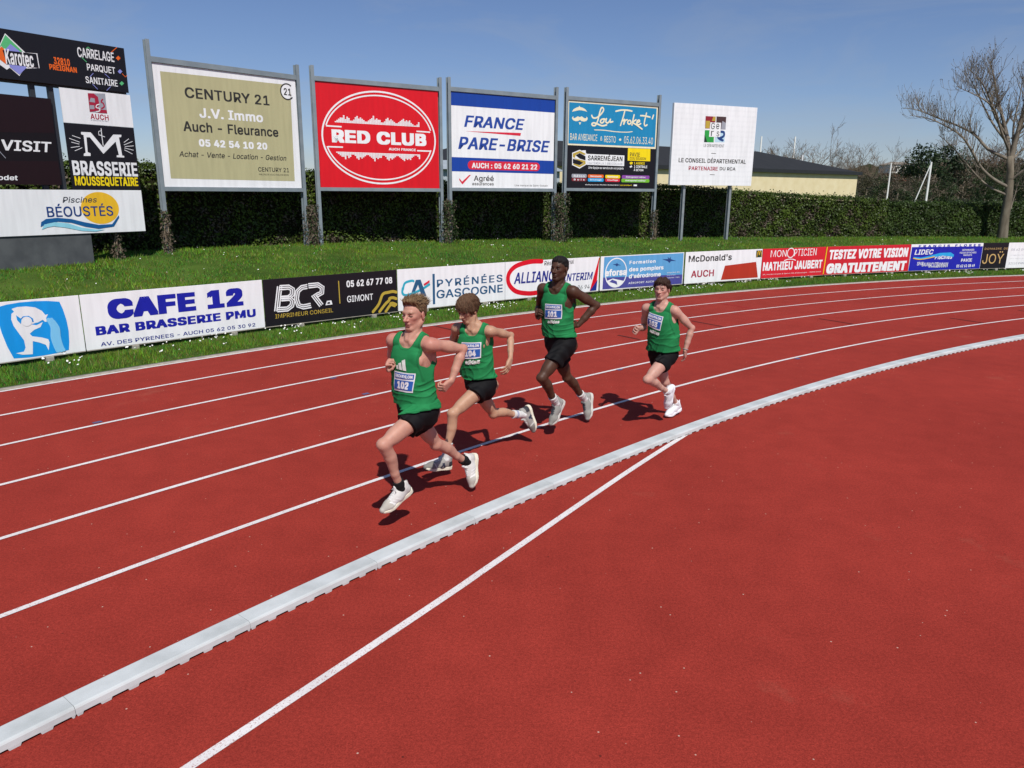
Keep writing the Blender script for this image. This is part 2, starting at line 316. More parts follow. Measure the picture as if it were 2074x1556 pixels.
# joint seen in the photograph near 140.97 degrees
kerb0 = None
for i in range(-4, 26):
    a = 140.97 - step * (i - .5) - step
    o = obj('track_kerb', KERB_ME, None, pol(0, a), math.radians(a), 'light grey plastic kerb section with a slotted foot along the inside lane', 'kerb', 'sections of the grey plastic track kerb')
PRINT={
'olive':(4,3,None,[
 ('P',[(.179,.21),(3.782,.194),(3.825,2.846),(.181,2.81)],'khaki'),
 ('T','CENTURY 21',.756,2.236,3.138,2.499,'ink',.018,0),
 ('T','J.V. Immo',1.092,1.77,2.907,2.018,'white',.025,0),
 ('T','Auch - Fleurance',.632,1.405,3.35,1.657,'ink',.02,0),
 ('T','05 42 54 10 20',1.007,1.041,2.975,1.231,'white',.04,0),
 ('T','Achat - Vente - Location - Gestion',.452,.763,3.551,.906,'ink',.01,.2),
 ('T','CENTURY 21',2.646,.441,3.614,.562,'ink',.01,0),
 ('T','PARLONS DE VOUS, PARLONS BIENS',2.655,.334,3.591,.386,'ink',0,0),
 ('P',[(3.83,2.846),(3.799,2.443),(3.588,2.472),(3.501,2.64),(3.569,2.813),(3.665,2.869)],'white'),
 ('E',3.715,2.66,.223,.226,'ink',.035,50,320),
 ('T','21',3.609,2.564,3.841,2.753,'ink',.02,0)]),
'red':(4,3,None,[
 ('E',2,1.485,1.894,1.381,'white',.05,0,360),
 ('E',1.987,1.489,1.797,1.26,'white',.04,14,166),
 ('E',1.987,1.489,1.797,1.26,'white',.04,194,346),
 ('S',[(.258,1.771),(.741,1.765)],.04,'white',0),
 ('S',[(3.214,1.749),(3.698,1.744)],.04,'white',0),
 ('S',[(.286,1.178),(.753,1.18)],.04,'white',0),
 ('S',[(3.223,1.16),(3.683,1.16)],.04,'white',0),
 ('T','RED CLUB',.422,1.302,3.557,1.685,'white',.05,0),
 ('T','AUCH FRANCE',2.248,1.14,3.18,1.217,'white',.03,0)]),
'blue':(4,3,None,[
 ('P',[(-.003,2.578),(4.002,2.573),(4,2.996),(-0,2.996)],'royal'),
 ('T','FRANCE',.458,1.932,2.782,2.302,'royal2',.025,.22),
 ('P',[(.486,1.801),(2.611,1.741),(2.639,1.838)],'crimson'),
 ('T','PARE-BRISE',.233,1.228,3.828,1.627,'royal2',.025,.22),
 ('P',[(-.004,.522),(4.003,.504),(4.006,.953),(-.005,.972)],'royal'),
 ('R',.583,.59,3.42,.876,'crimson',.15),
 ('T','AUCH : 05 62 60 21 22',.733,.637,3.309,.812,'white',.03,0),
 ('P',[(.263,.307),(.369,.195),(.634,.414),(.7,.415),(.377,.101),(.262,.244)],'crimson'),
 ('T','Agréé',.807,.177,1.571,.405,'ink',.012,0),
 ('T','assurances',.744,.082,1.57,.159,'ink',.01,0),
 ('T','Une marque de Saint-Gobain',2.404,.05,3.769,.129,'ink',0,0)]),
'teal':(4,3,None,[
 ('P',[(.008,1.485),(3.997,1.473),(4,2.996),(0,2.996)],'cream'),
 ('P',[(.032,1.538),(3.947,1.544),(3.947,2.934),(.026,2.931)],'tealblue'),
 ('P',[(.152,2.615),(.214,2.705),(.337,2.766),(.436,2.791),(.44,2.827),(.47,2.829),(.476,2.793),(.587,2.779),(.714,2.73),(.802,2.647),(.64,2.679),(.464,2.686),(.29,2.65)],'cream'),
 ('P',[(.485,2.449),(.569,2.484),(.671,2.429),(.748,2.421),(.777,2.454),(.756,2.485),(.818,2.456),(.829,2.396),(.77,2.334),(.675,2.309),(.558,2.324),(.497,2.362),(.428,2.319),(.318,2.306),(.218,2.329),(.162,2.386),(.17,2.442),(.225,2.468),(.206,2.428),(.246,2.402),(.315,2.425),(.404,2.477)],'cream'),
 ('P',[(.449,2.28),(.554,2.276),(.501,2.186)],'cream'),
 ('S',[(.999,2.536),(1.062,2.459),(1.206,2.465),(1.383,2.582),(1.507,2.73),(1.483,2.817),(1.401,2.797),(1.33,2.6),(1.27,2.375),(1.173,2.21),(1.06,2.193),(1.017,2.244),(1.098,2.287),(1.264,2.254),(1.473,2.202),(1.67,2.242)],.055,'cream',1),
 ('S',[(1.517,2.439),(1.424,2.41),(1.385,2.34),(1.439,2.298),(1.521,2.334),(1.55,2.4),(1.517,2.439),(1.595,2.434)],.055,'cream',1),
 ('S',[(1.652,2.453),(1.624,2.35),(1.699,2.309),(1.791,2.378),(1.83,2.453),(1.813,2.346),(1.939,2.368)],.055,'cream',1),
 ('S',[(2.062,2.733),(2.294,2.785),(2.561,2.798),(2.789,2.777)],.055,'cream',1),
 ('S',[(2.465,2.785),(2.4,2.548),(2.294,2.251)],.055,'cream',1),
 ('S',[(2.395,2.412),(2.468,2.469),(2.432,2.29),(2.501,2.429),(2.586,2.462)],.055,'cream',1),
 ('S',[(2.727,2.451),(2.631,2.422),(2.613,2.351),(2.69,2.313),(2.763,2.37),(2.727,2.451)],.055,'cream',1),
 ('S',[(2.892,2.653),(2.846,2.465),(2.81,2.289)],.055,'cream',1),
 ('S',[(2.987,2.48),(2.85,2.382),(2.995,2.313),(3.152,2.236),(3.288,2.166)],.055,'cream',1),
 ('S',[(3.036,2.382),(3.154,2.429),(3.13,2.477),(3.055,2.449),(3.026,2.356),(3.116,2.31),(3.213,2.356)],.055,'cream',1),
 ('S',[(3.471,2.743),(3.415,2.532),(3.389,2.363),(3.437,2.29),(3.525,2.327)],.055,'cream',1),
 ('S',[(3.199,2.639),(3.387,2.639),(3.644,2.609)],.055,'cream',1),
 ('S',[(3.808,2.688),(3.759,2.556)],.055,'cream',1),
 ('S',[(1.141,2.047),(1.582,2.051),(2.111,2.022),(2.594,2.027),(2.848,2.058)],.03,'cream',1),
 ('T','BAR AMBIANCE',.099,1.66,1.275,1.889,'cream',0,0),
 ('T','&',1.412,1.682,1.506,1.836,'cream',0,0),
 ('T','RESTO',1.586,1.634,2.107,1.857,'cream',0,0),
 ('E',2.306,1.752,.051,.041,'cream',0,0,360),
 ('T','05.62.06.33.40',2.486,1.628,3.845,1.882,'cream',0,0),
 ('P',[(-.005,.008),(4,.004),(3.997,1.464),(.008,1.477)],'blackp'),
 ('P',[(.204,1.221),(.523,1.338),(.636,1.301),(.635,1.321),(.788,1.325),(.79,1.252),(.832,1.204),(.843,.836),(.54,.684),(.213,.801)],'white'),
 ('P',[(.832,1.204),(2.531,1.194),(2.536,.811),(.843,.824)],'white'),
 ('P',[(.234,1.198),(.524,1.302),(.802,1.203),(.731,1.161),(.526,1.229),(.351,1.152),(.328,1.05),(.237,1.077)],'gold'),
 ('P',[(.238,1.048),(.788,.958),(.801,.852),(.539,.725),(.243,.826),(.333,.86),(.537,.798),(.713,.883)],'gold'),
 ('P',[(.351,1.144),(.526,1.221),(.783,1.121),(.787,.978),(.531,1.034)],'blackp'),
 ('P',[(.238,1.02),(.533,.953),(.688,.887),(.537,.81),(.242,.866)],'blackp'),
 ('T','SARREMÉJEAN',.885,.98,2.449,1.201,'ink',.02,0),
 ('T','MATÉRIAUX | BRICOLAGE',.889,.829,2.46,.945,'greyp',0,0),
 ('T','Une équipe au service de vos projets',.925,.669,2.521,.773,'white',.01,.25),
 ('P',[(2.691,1.017),(3.759,1.017),(3.742,1.462),(2.683,1.467)],'yellow'),
 ('T','PAVIE',2.783,1.171,3.257,1.313,'ink',.01,0),
 ('T','ZI DU SOUSSON',2.777,1.056,3.549,1.149,'ink',.01,0),
 ('T','1 AGENCE',2.999,.887,3.507,.977,'yellow',.02,0),
 ('T','1 CENTRALE',3.005,.759,3.632,.855,'white',.02,0),
 ('T','À BÉTON',2.999,.644,3.451,.741,'white',.02,0),
 ('P',[(2.787,.947),(2.857,.978),(2.946,.958),(2.916,.89),(2.817,.879)],'yellow'),
 ('P',[(2.793,.807),(2.89,.847),(2.921,.788),(2.823,.761)],'white'),
 ('R',.208,.361,.863,.495,'greyp',.045),
 ('T','Béton',.299,.386,.77,.465,'white',.02,0),
 ('R',.918,.368,1.62,.487,'orange',.045),
 ('T','Menuiserie',1.015,.394,1.521,.457,'white',.02,0),
 ('R',1.693,.363,2.375,.483,'yellow',.045),
 ('T','Matériaux',1.787,.389,2.28,.453,'white',.02,0),
 ('R',2.457,.357,3.764,.486,'purple',.045),
 ('T','Aménagement intérieur',2.636,.384,3.578,.454,'white',.02,0),
 ('R',.211,.243,.866,.359,'maroon',.045),
 ('T','Bois',.302,.268,.774,.329,'white',.02,0),
 ('R',.922,.235,1.624,.358,'sky',.045),
 ('T','Bricolage',1.019,.261,1.525,.328,'white',.02,0),
 ('R',1.697,.237,2.37,.356,'crimson',.045),
 ('T','Chauffage',1.79,.263,2.275,.326,'white',.02,0),
 ('R',2.44,.229,3.77,.356,'leaf',.045),
 ('T','Aménagement extérieur',2.622,.256,3.581,.324,'white',.02,0),
 ('T','#entreprise locale  #familiale  #indépendante |',.812,.094,2.345,.152,'white',.01,0),
 ('T','www.sarremejean.fr',2.391,.089,2.949,.147,'yellow',.01,0),
 ('R',3.024,.092,3.183,.148,'white',0)]),
'white':(4,3,None,[
 ('P',[(1.497,2.128),(1.969,2.133),(1.968,2.582),(1.488,2.582)],'wine'),
 ('P',[(1.506,2.144),(1.711,2.144),(1.715,2.414),(1.511,2.413)],'gold'),
 ('P',[(1.791,2.417),(1.976,2.416),(1.969,2.575),(1.855,2.578)],'gold'),
 ('P',[(2.022,2.115),(2.489,2.124),(2.48,2.592),(2.008,2.592)],'umber'),
 ('P',[(2.27,2.124),(2.489,2.124),(2.484,2.365),(2.306,2.437)],'greyp'),
 ('P',[(1.495,1.622),(1.958,1.624),(1.948,2.073),(1.497,2.068)],'leaf2'),
 ('P',[(1.495,1.622),(1.649,1.622),(1.529,1.851),(1.495,1.889)],'dkgreen'),
 ('P',[(2.009,1.637),(2.488,1.644),(2.473,2.063),(2.005,2.067)],'paleblue'),
 ('S',[(2.236,2.035),(2.404,2.021),(2.435,1.901),(2.306,1.816),(2.149,1.831),(2.259,1.754),(2.393,1.718)],.09,'navy',1),
 ('P',[(1.71,1.829),(2.253,1.834),(2.25,2.363),(1.729,2.363)],'white'),
 ('T','G',1.774,2.114,1.951,2.352,'ink',0,0),
 ('T','e',2.021,2.123,2.17,2.328,'ink',0,0),
 ('T','r',1.795,1.859,1.924,2.052,'ink',0,0),
 ('T','s',2.069,1.856,2.194,2.041,'ink',0,0),
 ('T','LE DÉPARTEMENT',1.493,1.449,2.482,1.591,'ink',0,0),
 ('S',[(1.877,1.218),(2.111,1.212)],.02,'ink',0),
 ('T','LE CONSEIL DÉPARTEMENTAL',.346,.848,3.63,1.055,'ink',.02,0),
 ('T','PARTENAIRE',.843,.569,2.252,.709,'winered',.02,0),
 ('T','DU RCA',2.347,.583,3.133,.709,'ink',.02,0),
 ('S',[(1.884,.415),(2.12,.406)],.02,'ink',0)]),
'sb_tiles':(2.7,.97,None,[
 ('P',[(0,.539),(.194,.884),(.533,.567),(.769,.584),(.775,.295),(.477,.248),(.351,.088),(.188,.227),(.125,.181),(0,.266)],'white'),
 ('P',[(.016,.541),(.193,.857),(.484,.576),(.127,.541),(.089,.634)],'mint'),
 ('P',[(0,.523),(.089,.618),(.143,.56),(.132,.283),(0,.378)],'orange'),
 ('P',[(.143,.56),(.263,.693),(.418,.583),(.51,.268),(.352,.114),(.188,.243)],'lilac'),
 ('P',[(.095,.553),(.744,.57),(.755,.299),(.141,.291)],'blackp'),
 ('T','Karotec',.125,.289,.667,.586,'white',.02,.05),
 ('T','32810',1.087,.415,1.423,.562,'orange',.03,0),
 ('T','PREIGNAN',.978,.295,1.553,.408,'orange',.03,0),
 ('T','CARRELAGE',1.617,.634,2.436,.839,'white',.015,0),
 ('T','PARQUET',1.787,.369,2.429,.524,'white',.015,0),
 ('T','SANITAIRE',1.722,.107,2.449,.251,'white',.015,0),
 ('P',[(2.479,.728),(2.53,.684),(2.592,.744),(2.542,.788)],'orange'),
 ('P',[(2.486,.442),(2.536,.398),(2.598,.456),(2.548,.499)],'lilac'),
 ('P',[(2.496,.186),(2.545,.143),(2.607,.199),(2.557,.242)],'mint'),
 ('S',[(2.385,.839),(2.53,.963)],.015,'orange',0),
 ('S',[(2.584,.408),(2.656,.345),(2.701,.386)],.015,'orange',0),
 ('S',[(1.698,.635),(1.795,.55)],.015,'mint',0),
 ('S',[(1.818,.829),(1.867,.872),(1.913,.836)],.015,'mint',0),
 ('S',[(1.867,.099),(1.969,.003)],.012,'lilac',0),
 ('S',[(2.173,-.003),(2.278,.093)],.012,'lilac',0),
 ('S',[(2.172,.357),(2.278,.276)],.012,'lilac',0),
 ('S',[(1.825,.247),(1.914,.336)],.012,'lilac',0)]),
'sb_auch':(1.6,.73,None,[
 ('P',[(.596,.271),(.995,.274),(1.003,.704),(.604,.672)],'greyp'),
 ('P',[(.604,.672),(.735,.682),(.827,.615),(.838,.475),(.777,.31),(.603,.272)],'winered'),
 ('P',[(.658,.581),(.746,.572),(.745,.484),(.615,.49)],'greyp'),
 ('P',[(.613,.42),(.717,.422),(.713,.341),(.608,.332)],'greyp'),
 ('P',[(.782,.346),(.993,.346),(.995,.274),(.779,.272)],'winered'),
 ('S',[(.835,.457),(.775,.434),(.756,.38),(.823,.367),(.823,.314),(.744,.29)],.02,'white',1),
 ('S',[(.927,.572),(.889,.515),(.935,.484),(.944,.414),(.881,.372)],.03,'winered',1),
 ('T','AUCH',.6,.12,1.018,.24,'winered',.02,0),
 ('T','la Gasconne du Gers',.595,.084,1.002,.119,'greyp',0,0)]),
'sb_brass':(1.6,1.43,None,[
 ('P',[(.346,1.258),(.561,1.262),(.805,.951),(1.079,1.247),(1.277,1.254),(1.262,1.202),(1.209,1.192),(1.237,.785),(1.284,.779),(1.279,.742),(1.1,.743),(1.105,.784),(1.158,.793),(1.117,1.093),(.794,.805),(.527,1.154),(.451,1.15),(.436,.827),(.498,.804),(.49,.746),(.337,.74),(.344,.787),(.389,.814),(.393,1.193),(.339,1.208)],'white'),
 ('S',[(.811,1.366),(.806,1.186),(.81,.987)],.018,'white',0),
 ('S',[(.734,1.218),(.875,1.182)],.014,'white',0),
 ('S',[(.804,1.312),(.743,1.29),(.742,1.226),(.787,1.214)],.012,'white',1),
 ('S',[(.137,1.169),(.315,1.118)],.012,'white',0),
 ('S',[(.066,1.105),(.285,1.035)],.012,'white',0),
 ('S',[(.074,.908),(.272,.945)],.012,'white',0),
 ('S',[(.153,.841),(.325,.919)],.012,'white',0),
 ('S',[(.099,1.026),(.271,.992)],.012,'white',0),
 ('S',[(1.447,1.175),(1.315,1.084)],.012,'white',0),
 ('S',[(1.529,1.12),(1.308,1.028)],.012,'white',0),
 ('S',[(1.545,1.021),(1.323,.992)],.012,'white',0),
 ('S',[(1.532,.92),(1.311,.962)],.012,'white',0),
 ('S',[(1.493,.832),(1.306,.918)],.012,'white',0),
 ('T','BRASSERIE',.052,.31,1.571,.636,'white',.03,0),
 ('T','MOUSSEQUETAIRE',.063,.074,1.553,.294,'yellow',.03,0)]),
'sb_pool':(3.2,.97,None,[
 ('E',2.162,.564,.437,.362,'sun',0,0,360),
 ('T','Piscines',1.341,.692,2.106,.82,'ink2',.005,.25),
 ('T','BÉOUSTÉS',.982,.382,2.449,.67,'navy',.012,0),
 ('P',[(.81,.179),(.834,.282),(.946,.348),(1.192,.366),(1.478,.332),(1.771,.251),(2.073,.185),(2.39,.192),(2.574,.396),(2.577,.339),(2.425,.135),(2.065,.093),(1.764,.153),(1.474,.25),(1.188,.281),(.977,.253)],'navy2'),
 ('P',[(.822,.121),(.89,.228),(1.117,.272),(1.4,.238),(1.688,.134),(2.025,.077),(2.22,.076),(1.983,.035),(1.683,.062),(1.323,.149),(1.078,.186),(.939,.164)],'aqua')]),
'sb_display':(1.27,1.81,None,[
 ('P',[(0,1.041),(1.26,1.103),(1.278,1.802),(0,1.81)],'oxblood'),
 ('P',[(0,0),(1.259,0),(1.255,.512),(0,.475)],'oxblood'),
 ('T','VISIT',.172,.688,1.165,.908,'white',.02,.15),
 ('T','bodet',-.11,.088,.378,.19,'white',.02,.1),
 ('S',[(0,.808),(.203,.533)],.012,'greyp',0)]),
'h_pourer':(1.181,.88,[139.389, 138.075],[
 ('P',[(.074,.81),(.205,.838),(.377,.853),(.571,.851),(.729,.839),(.904,.809),(.938,.688),(.966,.516),(.975,.351),(.961,.174),(.94,.052),(.764,.028),(.579,.021),(.382,.023),(.189,.039),(.131,.225),(.089,.438),(.067,.637)],'cyan'),
 ('P',[(.26,.77),(.336,.789),(.451,.786),(.566,.759),(.65,.697),(.685,.631),(.724,.637),(.691,.584),(.691,.526),(.668,.529),(.642,.563),(.572,.53),(.534,.528),(.48,.51),(.551,.492),(.639,.528),(.597,.456),(.51,.427),(.442,.376),(.472,.333),(.596,.298),(.678,.259),(.688,.209),(.661,.089),(.635,.178),(.555,.226),(.468,.26),(.456,.163),(.441,.064),(.313,.076),(.225,.111),(.332,.121),(.361,.176),(.356,.29),(.308,.392),(.253,.516),(.234,.619),(.249,.699),(.287,.725)],'offwhite'),
 ('P',[(.304,.672),(.358,.615),(.425,.638),(.491,.606),(.52,.542),(.515,.598),(.464,.644),(.388,.646),(.346,.536),(.307,.6)],'cyan'),
 ('E',.427,.564,.07,.071,'offwhite',0,0,360),
 ('S',[(.719,.554),(.758,.437),(.742,.28),(.764,.142),(.786,.063)],.06,'palecyan',1),
 ('S',[(.758,.556),(.801,.432),(.788,.274),(.811,.136),(.832,.06)],.05,'palecyan',1),
 ('S',[(.785,.526),(.834,.408),(.831,.269),(.848,.131),(.87,.061)],.04,'palecyan',1)]),
'h_cafe':(3.07,.88,[138.075, 134.657],[
 ('T','CAFE 12',.379,.447,2.679,.774,'blue',.06,0),
 ('T','BAR BRASSERIE PMU',.164,.219,2.901,.365,'blue',.045,0),
 ('T','AV. DES PYRENEES - AUCH 05 62 05 30 92',.213,.039,2.876,.103,'blue2',.012,0)]),
'h_print':(2.964,.88,[134.652, 131.352],[
 ('S',[(.365,.729),(.274,.266)],.024,'white',0),
 ('S',[(.322,.734),(.231,.272)],.024,'white',0),
 ('S',[(.28,.74),(.188,.279)],.024,'white',0),
 ('S',[(.321,.747),(.508,.744),(.615,.674),(.602,.542),(.489,.471),(.333,.47)],.024,'white',0),
 ('S',[(.32,.71),(.498,.708),(.575,.66),(.564,.56),(.478,.508),(.333,.508)],.024,'white',0),
 ('S',[(.319,.672),(.488,.671),(.534,.646),(.527,.578),(.468,.544),(.334,.545)],.024,'white',0),
 ('S',[(.334,.538),(.52,.532),(.606,.441),(.569,.329),(.45,.261),(.238,.267)],.024,'white',0),
 ('S',[(.333,.5),(.506,.496),(.563,.434),(.535,.352),(.442,.298),(.24,.305)],.024,'white',0),
 ('S',[(.331,.463),(.492,.46),(.521,.427),(.501,.375),(.435,.335),(.242,.342)],.024,'white',0),
 ('S',[(.892,.652),(.788,.645),(.715,.593),(.686,.467),(.715,.364),(.783,.342),(.936,.356)],.024,'white',0),
 ('S',[(.888,.69),(.771,.68),(.677,.61),(.642,.466),(.679,.342),(.778,.304),(.941,.318)],.024,'white',0),
 ('S',[(.885,.727),(.754,.714),(.638,.628),(.599,.466),(.644,.319),(.773,.267),(.945,.28)],.024,'white',0),
 ('S',[(.903,.739),(1.119,.742),(1.239,.658),(1.219,.522),(1.1,.474),(1.045,.52),(1.197,.318)],.024,'white',0),
 ('S',[(.904,.701),(1.109,.705),(1.198,.644),(1.182,.543),(1.091,.512),(1.003,.51),(1.16,.298)],.024,'white',0),
 ('S',[(.905,.663),(1.099,.668),(1.157,.63),(1.146,.565),(1.082,.549),(.961,.5),(1.122,.277)],.024,'white',0),
 ('P',[(1.248,.292),(1.402,.296),(1.383,.377),(1.285,.376)],'white'),
 ('P',[(1.288,.314),(1.354,.317),(1.348,.351),(1.297,.35)],'blackp'),
 ('T','IMPRIMEUR CONSEIL',.194,.138,1.419,.218,'gold',.004,0),
 ('S',[(1.576,.746),(1.581,.294)],.022,'gold',0),
 ('T','05 62 67 77 08',1.751,.602,2.847,.736,'white',.03,0),
 ('T','GIMONT',1.749,.3,2.362,.43,'white',.01,0),
 ('S',[(2.345,.05),(2.493,.196),(2.599,.391),(2.748,.422),(2.856,.43),(2.94,.409)],.06,'gold',1),
 ('S',[(2.505,.039),(2.654,.184),(2.751,.251),(2.763,.291),(2.846,.301),(2.931,.272)],.06,'gold',1),
 ('S',[(2.658,.028),(2.807,.174),(2.895,.123),(2.779,.173),(2.838,.184),(2.922,.147)],.06,'gold',1)]),
'h_bank':(2.936,.88,[131.346, 128.077],[
 ('S',[(.123,.451),(.181,.585),(.346,.623),(.395,.611)],.05,'cyan2',1),
 ('S',[(.118,.479),(.108,.382),(.179,.328),(.361,.351),(.6,.424),(.796,.513)],.05,'cyan2',1),
 ('P',[(.337,.381),(.452,.634),(.572,.634),(.71,.279),(.591,.272),(.506,.531),(.424,.39)],'steelblue'),
 ('P',[(.647,.534),(.798,.608),(.805,.559),(.665,.495)],'crimson'),
 ('P',[(.452,.208),(.741,.215),(.738,.171),(.449,.165)],'steelblue'),
 ('S',[(.915,.734),(.913,.069)],.06,'steelblue',0),
 ('T','PYRÉNÉES',.996,.433,2.859,.646,'steelblue',.015,0),
 ('T','GASCOGNE',.982,.183,2.867,.371,'steelblue',.015,0)]),
'h_oval':(3.007,.88,[128.08, 124.733],[
 ('S',[(1.089,.851),(.743,.857),(.319,.778),(.102,.605),(.099,.377),(.308,.18),(.682,.099),(1.024,.101),(1.374,.113)],.11,'crimson2',1),
 ('T','ALLIANCE',.25,.351,1.696,.62,'blue2',.02,.2),
 ('T','INTERIM',1.794,.313,2.795,.503,'blue2',.02,.2),
 ('T','Réseau national',1.173,.746,2.13,.857,'ink',0,.12),
 ('T','05 62 61 96 94',1.55,.078,2.692,.187,'ink',0,.15),
 ('P',[(2.697,.019),(2.911,.028),(3.006,.861),(2.986,.851)],'crimson2'),
 ('P',[(2.697,.019),(2.925,.02),(2.955,.289)],'blue2')]),
'h_plane':(3.014,.88,[124.695, 121.341],[
 ('P',[(.086,.029),(2.986,.01),(2.986,.862),(.112,.86)],'airblue'),
 ('P',[(.086,.029),(2.986,.01),(2.986,.268),(.095,.333)],'violetblue'),
 ('E',.531,.439,.38,.39,'white',.03,0,360),
 ('P',[(.194,.236),(.424,.292),(.799,.21),(.703,.099),(.514,.048),(.306,.119)],'white'),
 ('P',[(.308,.21),(.401,.268),(.563,.209),(.585,.116),(.492,.159)],'violetblue'),
 ('T','eforsa',.15,.358,.898,.541,'white',.04,0),
 ('T','Formation',.986,.639,1.928,.731,'white',.03,0),
 ('T','des pompiers',.983,.418,2.24,.557,'white',.03,0),
 ('T',"d'aérodrome",.982,.263,2.15,.381,'white',.03,0),
 ('T','AÉROPORT AUCH - GERS',.98,.111,2.334,.175,'white',.012,0),
 ('T','Aéroport Auch-Gers',2.388,.319,2.876,.362,'white',.01,0),
 ('T',"Route d'Agen",2.387,.257,2.711,.282,'white',.01,0),
 ('T','32000 Auch - France',2.387,.187,2.875,.216,'white',.01,0),
 ('P',[(2.178,.722),(2.402,.72),(2.376,.789),(2.442,.727),(2.482,.784),(2.496,.715),(2.712,.655),(2.509,.662),(2.455,.61),(2.389,.662)],'navy'),
 ('P',[(.397,.666),(.523,.665),(.508,.706),(.545,.67),(.568,.703),(.575,.662),(.695,.626),(.582,.63),(.552,.6),(.515,.631)],'navy')]),
'h_restaurant':(3.036,.88,[121.285, 117.906],[
 ('T',"McDonald's",.112,.597,1.781,.778,'ink',.02,0),
 ('T','AUCH',.241,.159,1.115,.356,'winered',.02,0),
 ('P',[(1.412,.038),(2.932,.038),(2.8,.51),(1.532,.445)],'brick'),
 ('P',[(2.778,.639),(3.024,.641),(3.015,.841),(2.77,.843)],'dkgreen'),
 ('S',[(2.811,.658),(2.833,.788),(2.871,.815),(2.904,.706),(2.927,.813),(2.973,.791),(2.996,.658)],.02,'sun',1)]),
'h_optic':(2.657,.88,[117.901, 114.943],[
 ('T','MON',.321,.624,.969,.829,'white',0,0),
 ('E',1.145,.732,.157,.155,'white',.028,0,360),
 ('T','PTICIEN',1.294,.627,2.246,.847,'white',0,0),
 ('S',[(.905,.506),(1.032,.537),(1.163,.543),(1.291,.527),(1.38,.499)],.025,'white',1),
 ('T','MATHIEU JAUBERT',.051,.219,2.554,.481,'white',.04,0),
 ('T','55, rue de Lorraine & Centre Cial Endoumingue - 32000 AUCH',.077,.087,2.525,.128,'white',.01,.15)]),
'h_test':(3.705,.88,[114.939, 110.813],[
 ('S',[(.019,.879),(-.026,.023)],.03,'yellow',0),
 ('T','TESTEZ VOTRE VISION',.142,.474,3.606,.781,'white',.05,.1),
 ('T','GRATUITEMENT',.084,.03,3.606,.349,'white',.06,.08)]),
'h_pool':(3.228,.88,[110.813, 107.22],[
 ('P',[(.006,.004),(3.215,.005),(3.212,.769),(.032,.791)],'ultra'),
 ('T','FRANCIS FLORES',.318,.776,3.094,.852,'ultra',.03,0),
 ('P',[(.021,.782),(3.213,.764),(3.214,.724),(.03,.738)],'ultra'),
 ('T','LIDEC',.174,.534,.993,.704,'white',.02,.2),
 ('T','Piscines',1.093,.364,1.874,.537,'white',.02,.2),
 ('P',[(.139,.467),(.471,.433),(.885,.496),(1.296,.577),(1.777,.584),(1.939,.504),(1.92,.427),(1.428,.483),(1.073,.433),(.598,.366),(.234,.402)],'sky'),
 ('S',[(.143,.422),(.417,.379),(.774,.408),(1.07,.455)],.03,'sun',1),
 ('T','SPAS',.346,.176,.618,.293,'white',.01,.1),
 ('T','SAUNA',.562,.139,.929,.267,'white',.01,.1),
 ('T','JACUZZI',.87,.094,1.293,.259,'white',.01,.1),
 ('T','HAMMAM',1.205,.086,1.72,.249,'white',.01,.1),
 ('T','DEPANNAGES',2.284,.627,2.832,.687,'white',.01,0),
 ('T','PIECES DETACHEES',2.189,.534,2.946,.59,'white',.01,0),
 ('T','PRODUITS',2.373,.449,2.759,.508,'white',.01,0),
 ('T','PAVIE',2.299,.254,2.802,.361,'white',.02,0),
 ('T','05 62 61 08 49',2.126,.064,2.971,.16,'white',.02,0)]),
'h_estate':(1.106,.88,[107.215, 105.984],[
 ('T','DOMAINE DE',.066,.645,1.083,.713,'goldp',0,0),
 ('T','JOŸ',.045,.162,.965,.59,'goldp',0,0)]),
'h_phone':(.87,.88,[105.984, 105.015],[
 ('T','05 62 09 03 29',.135,.597,1.195,.674,'greyp',0,0),
 ('T','info@domaine-joy.com',.146,.425,1.114,.459,'greyp',0,0),
 ('T','www.domaine-joy.com',.137,.307,1.108,.339,'greyp',0,0),
 ('T','32110 PANJAS',.121,.121,1.037,.192,'greyp',0,0)]),
}
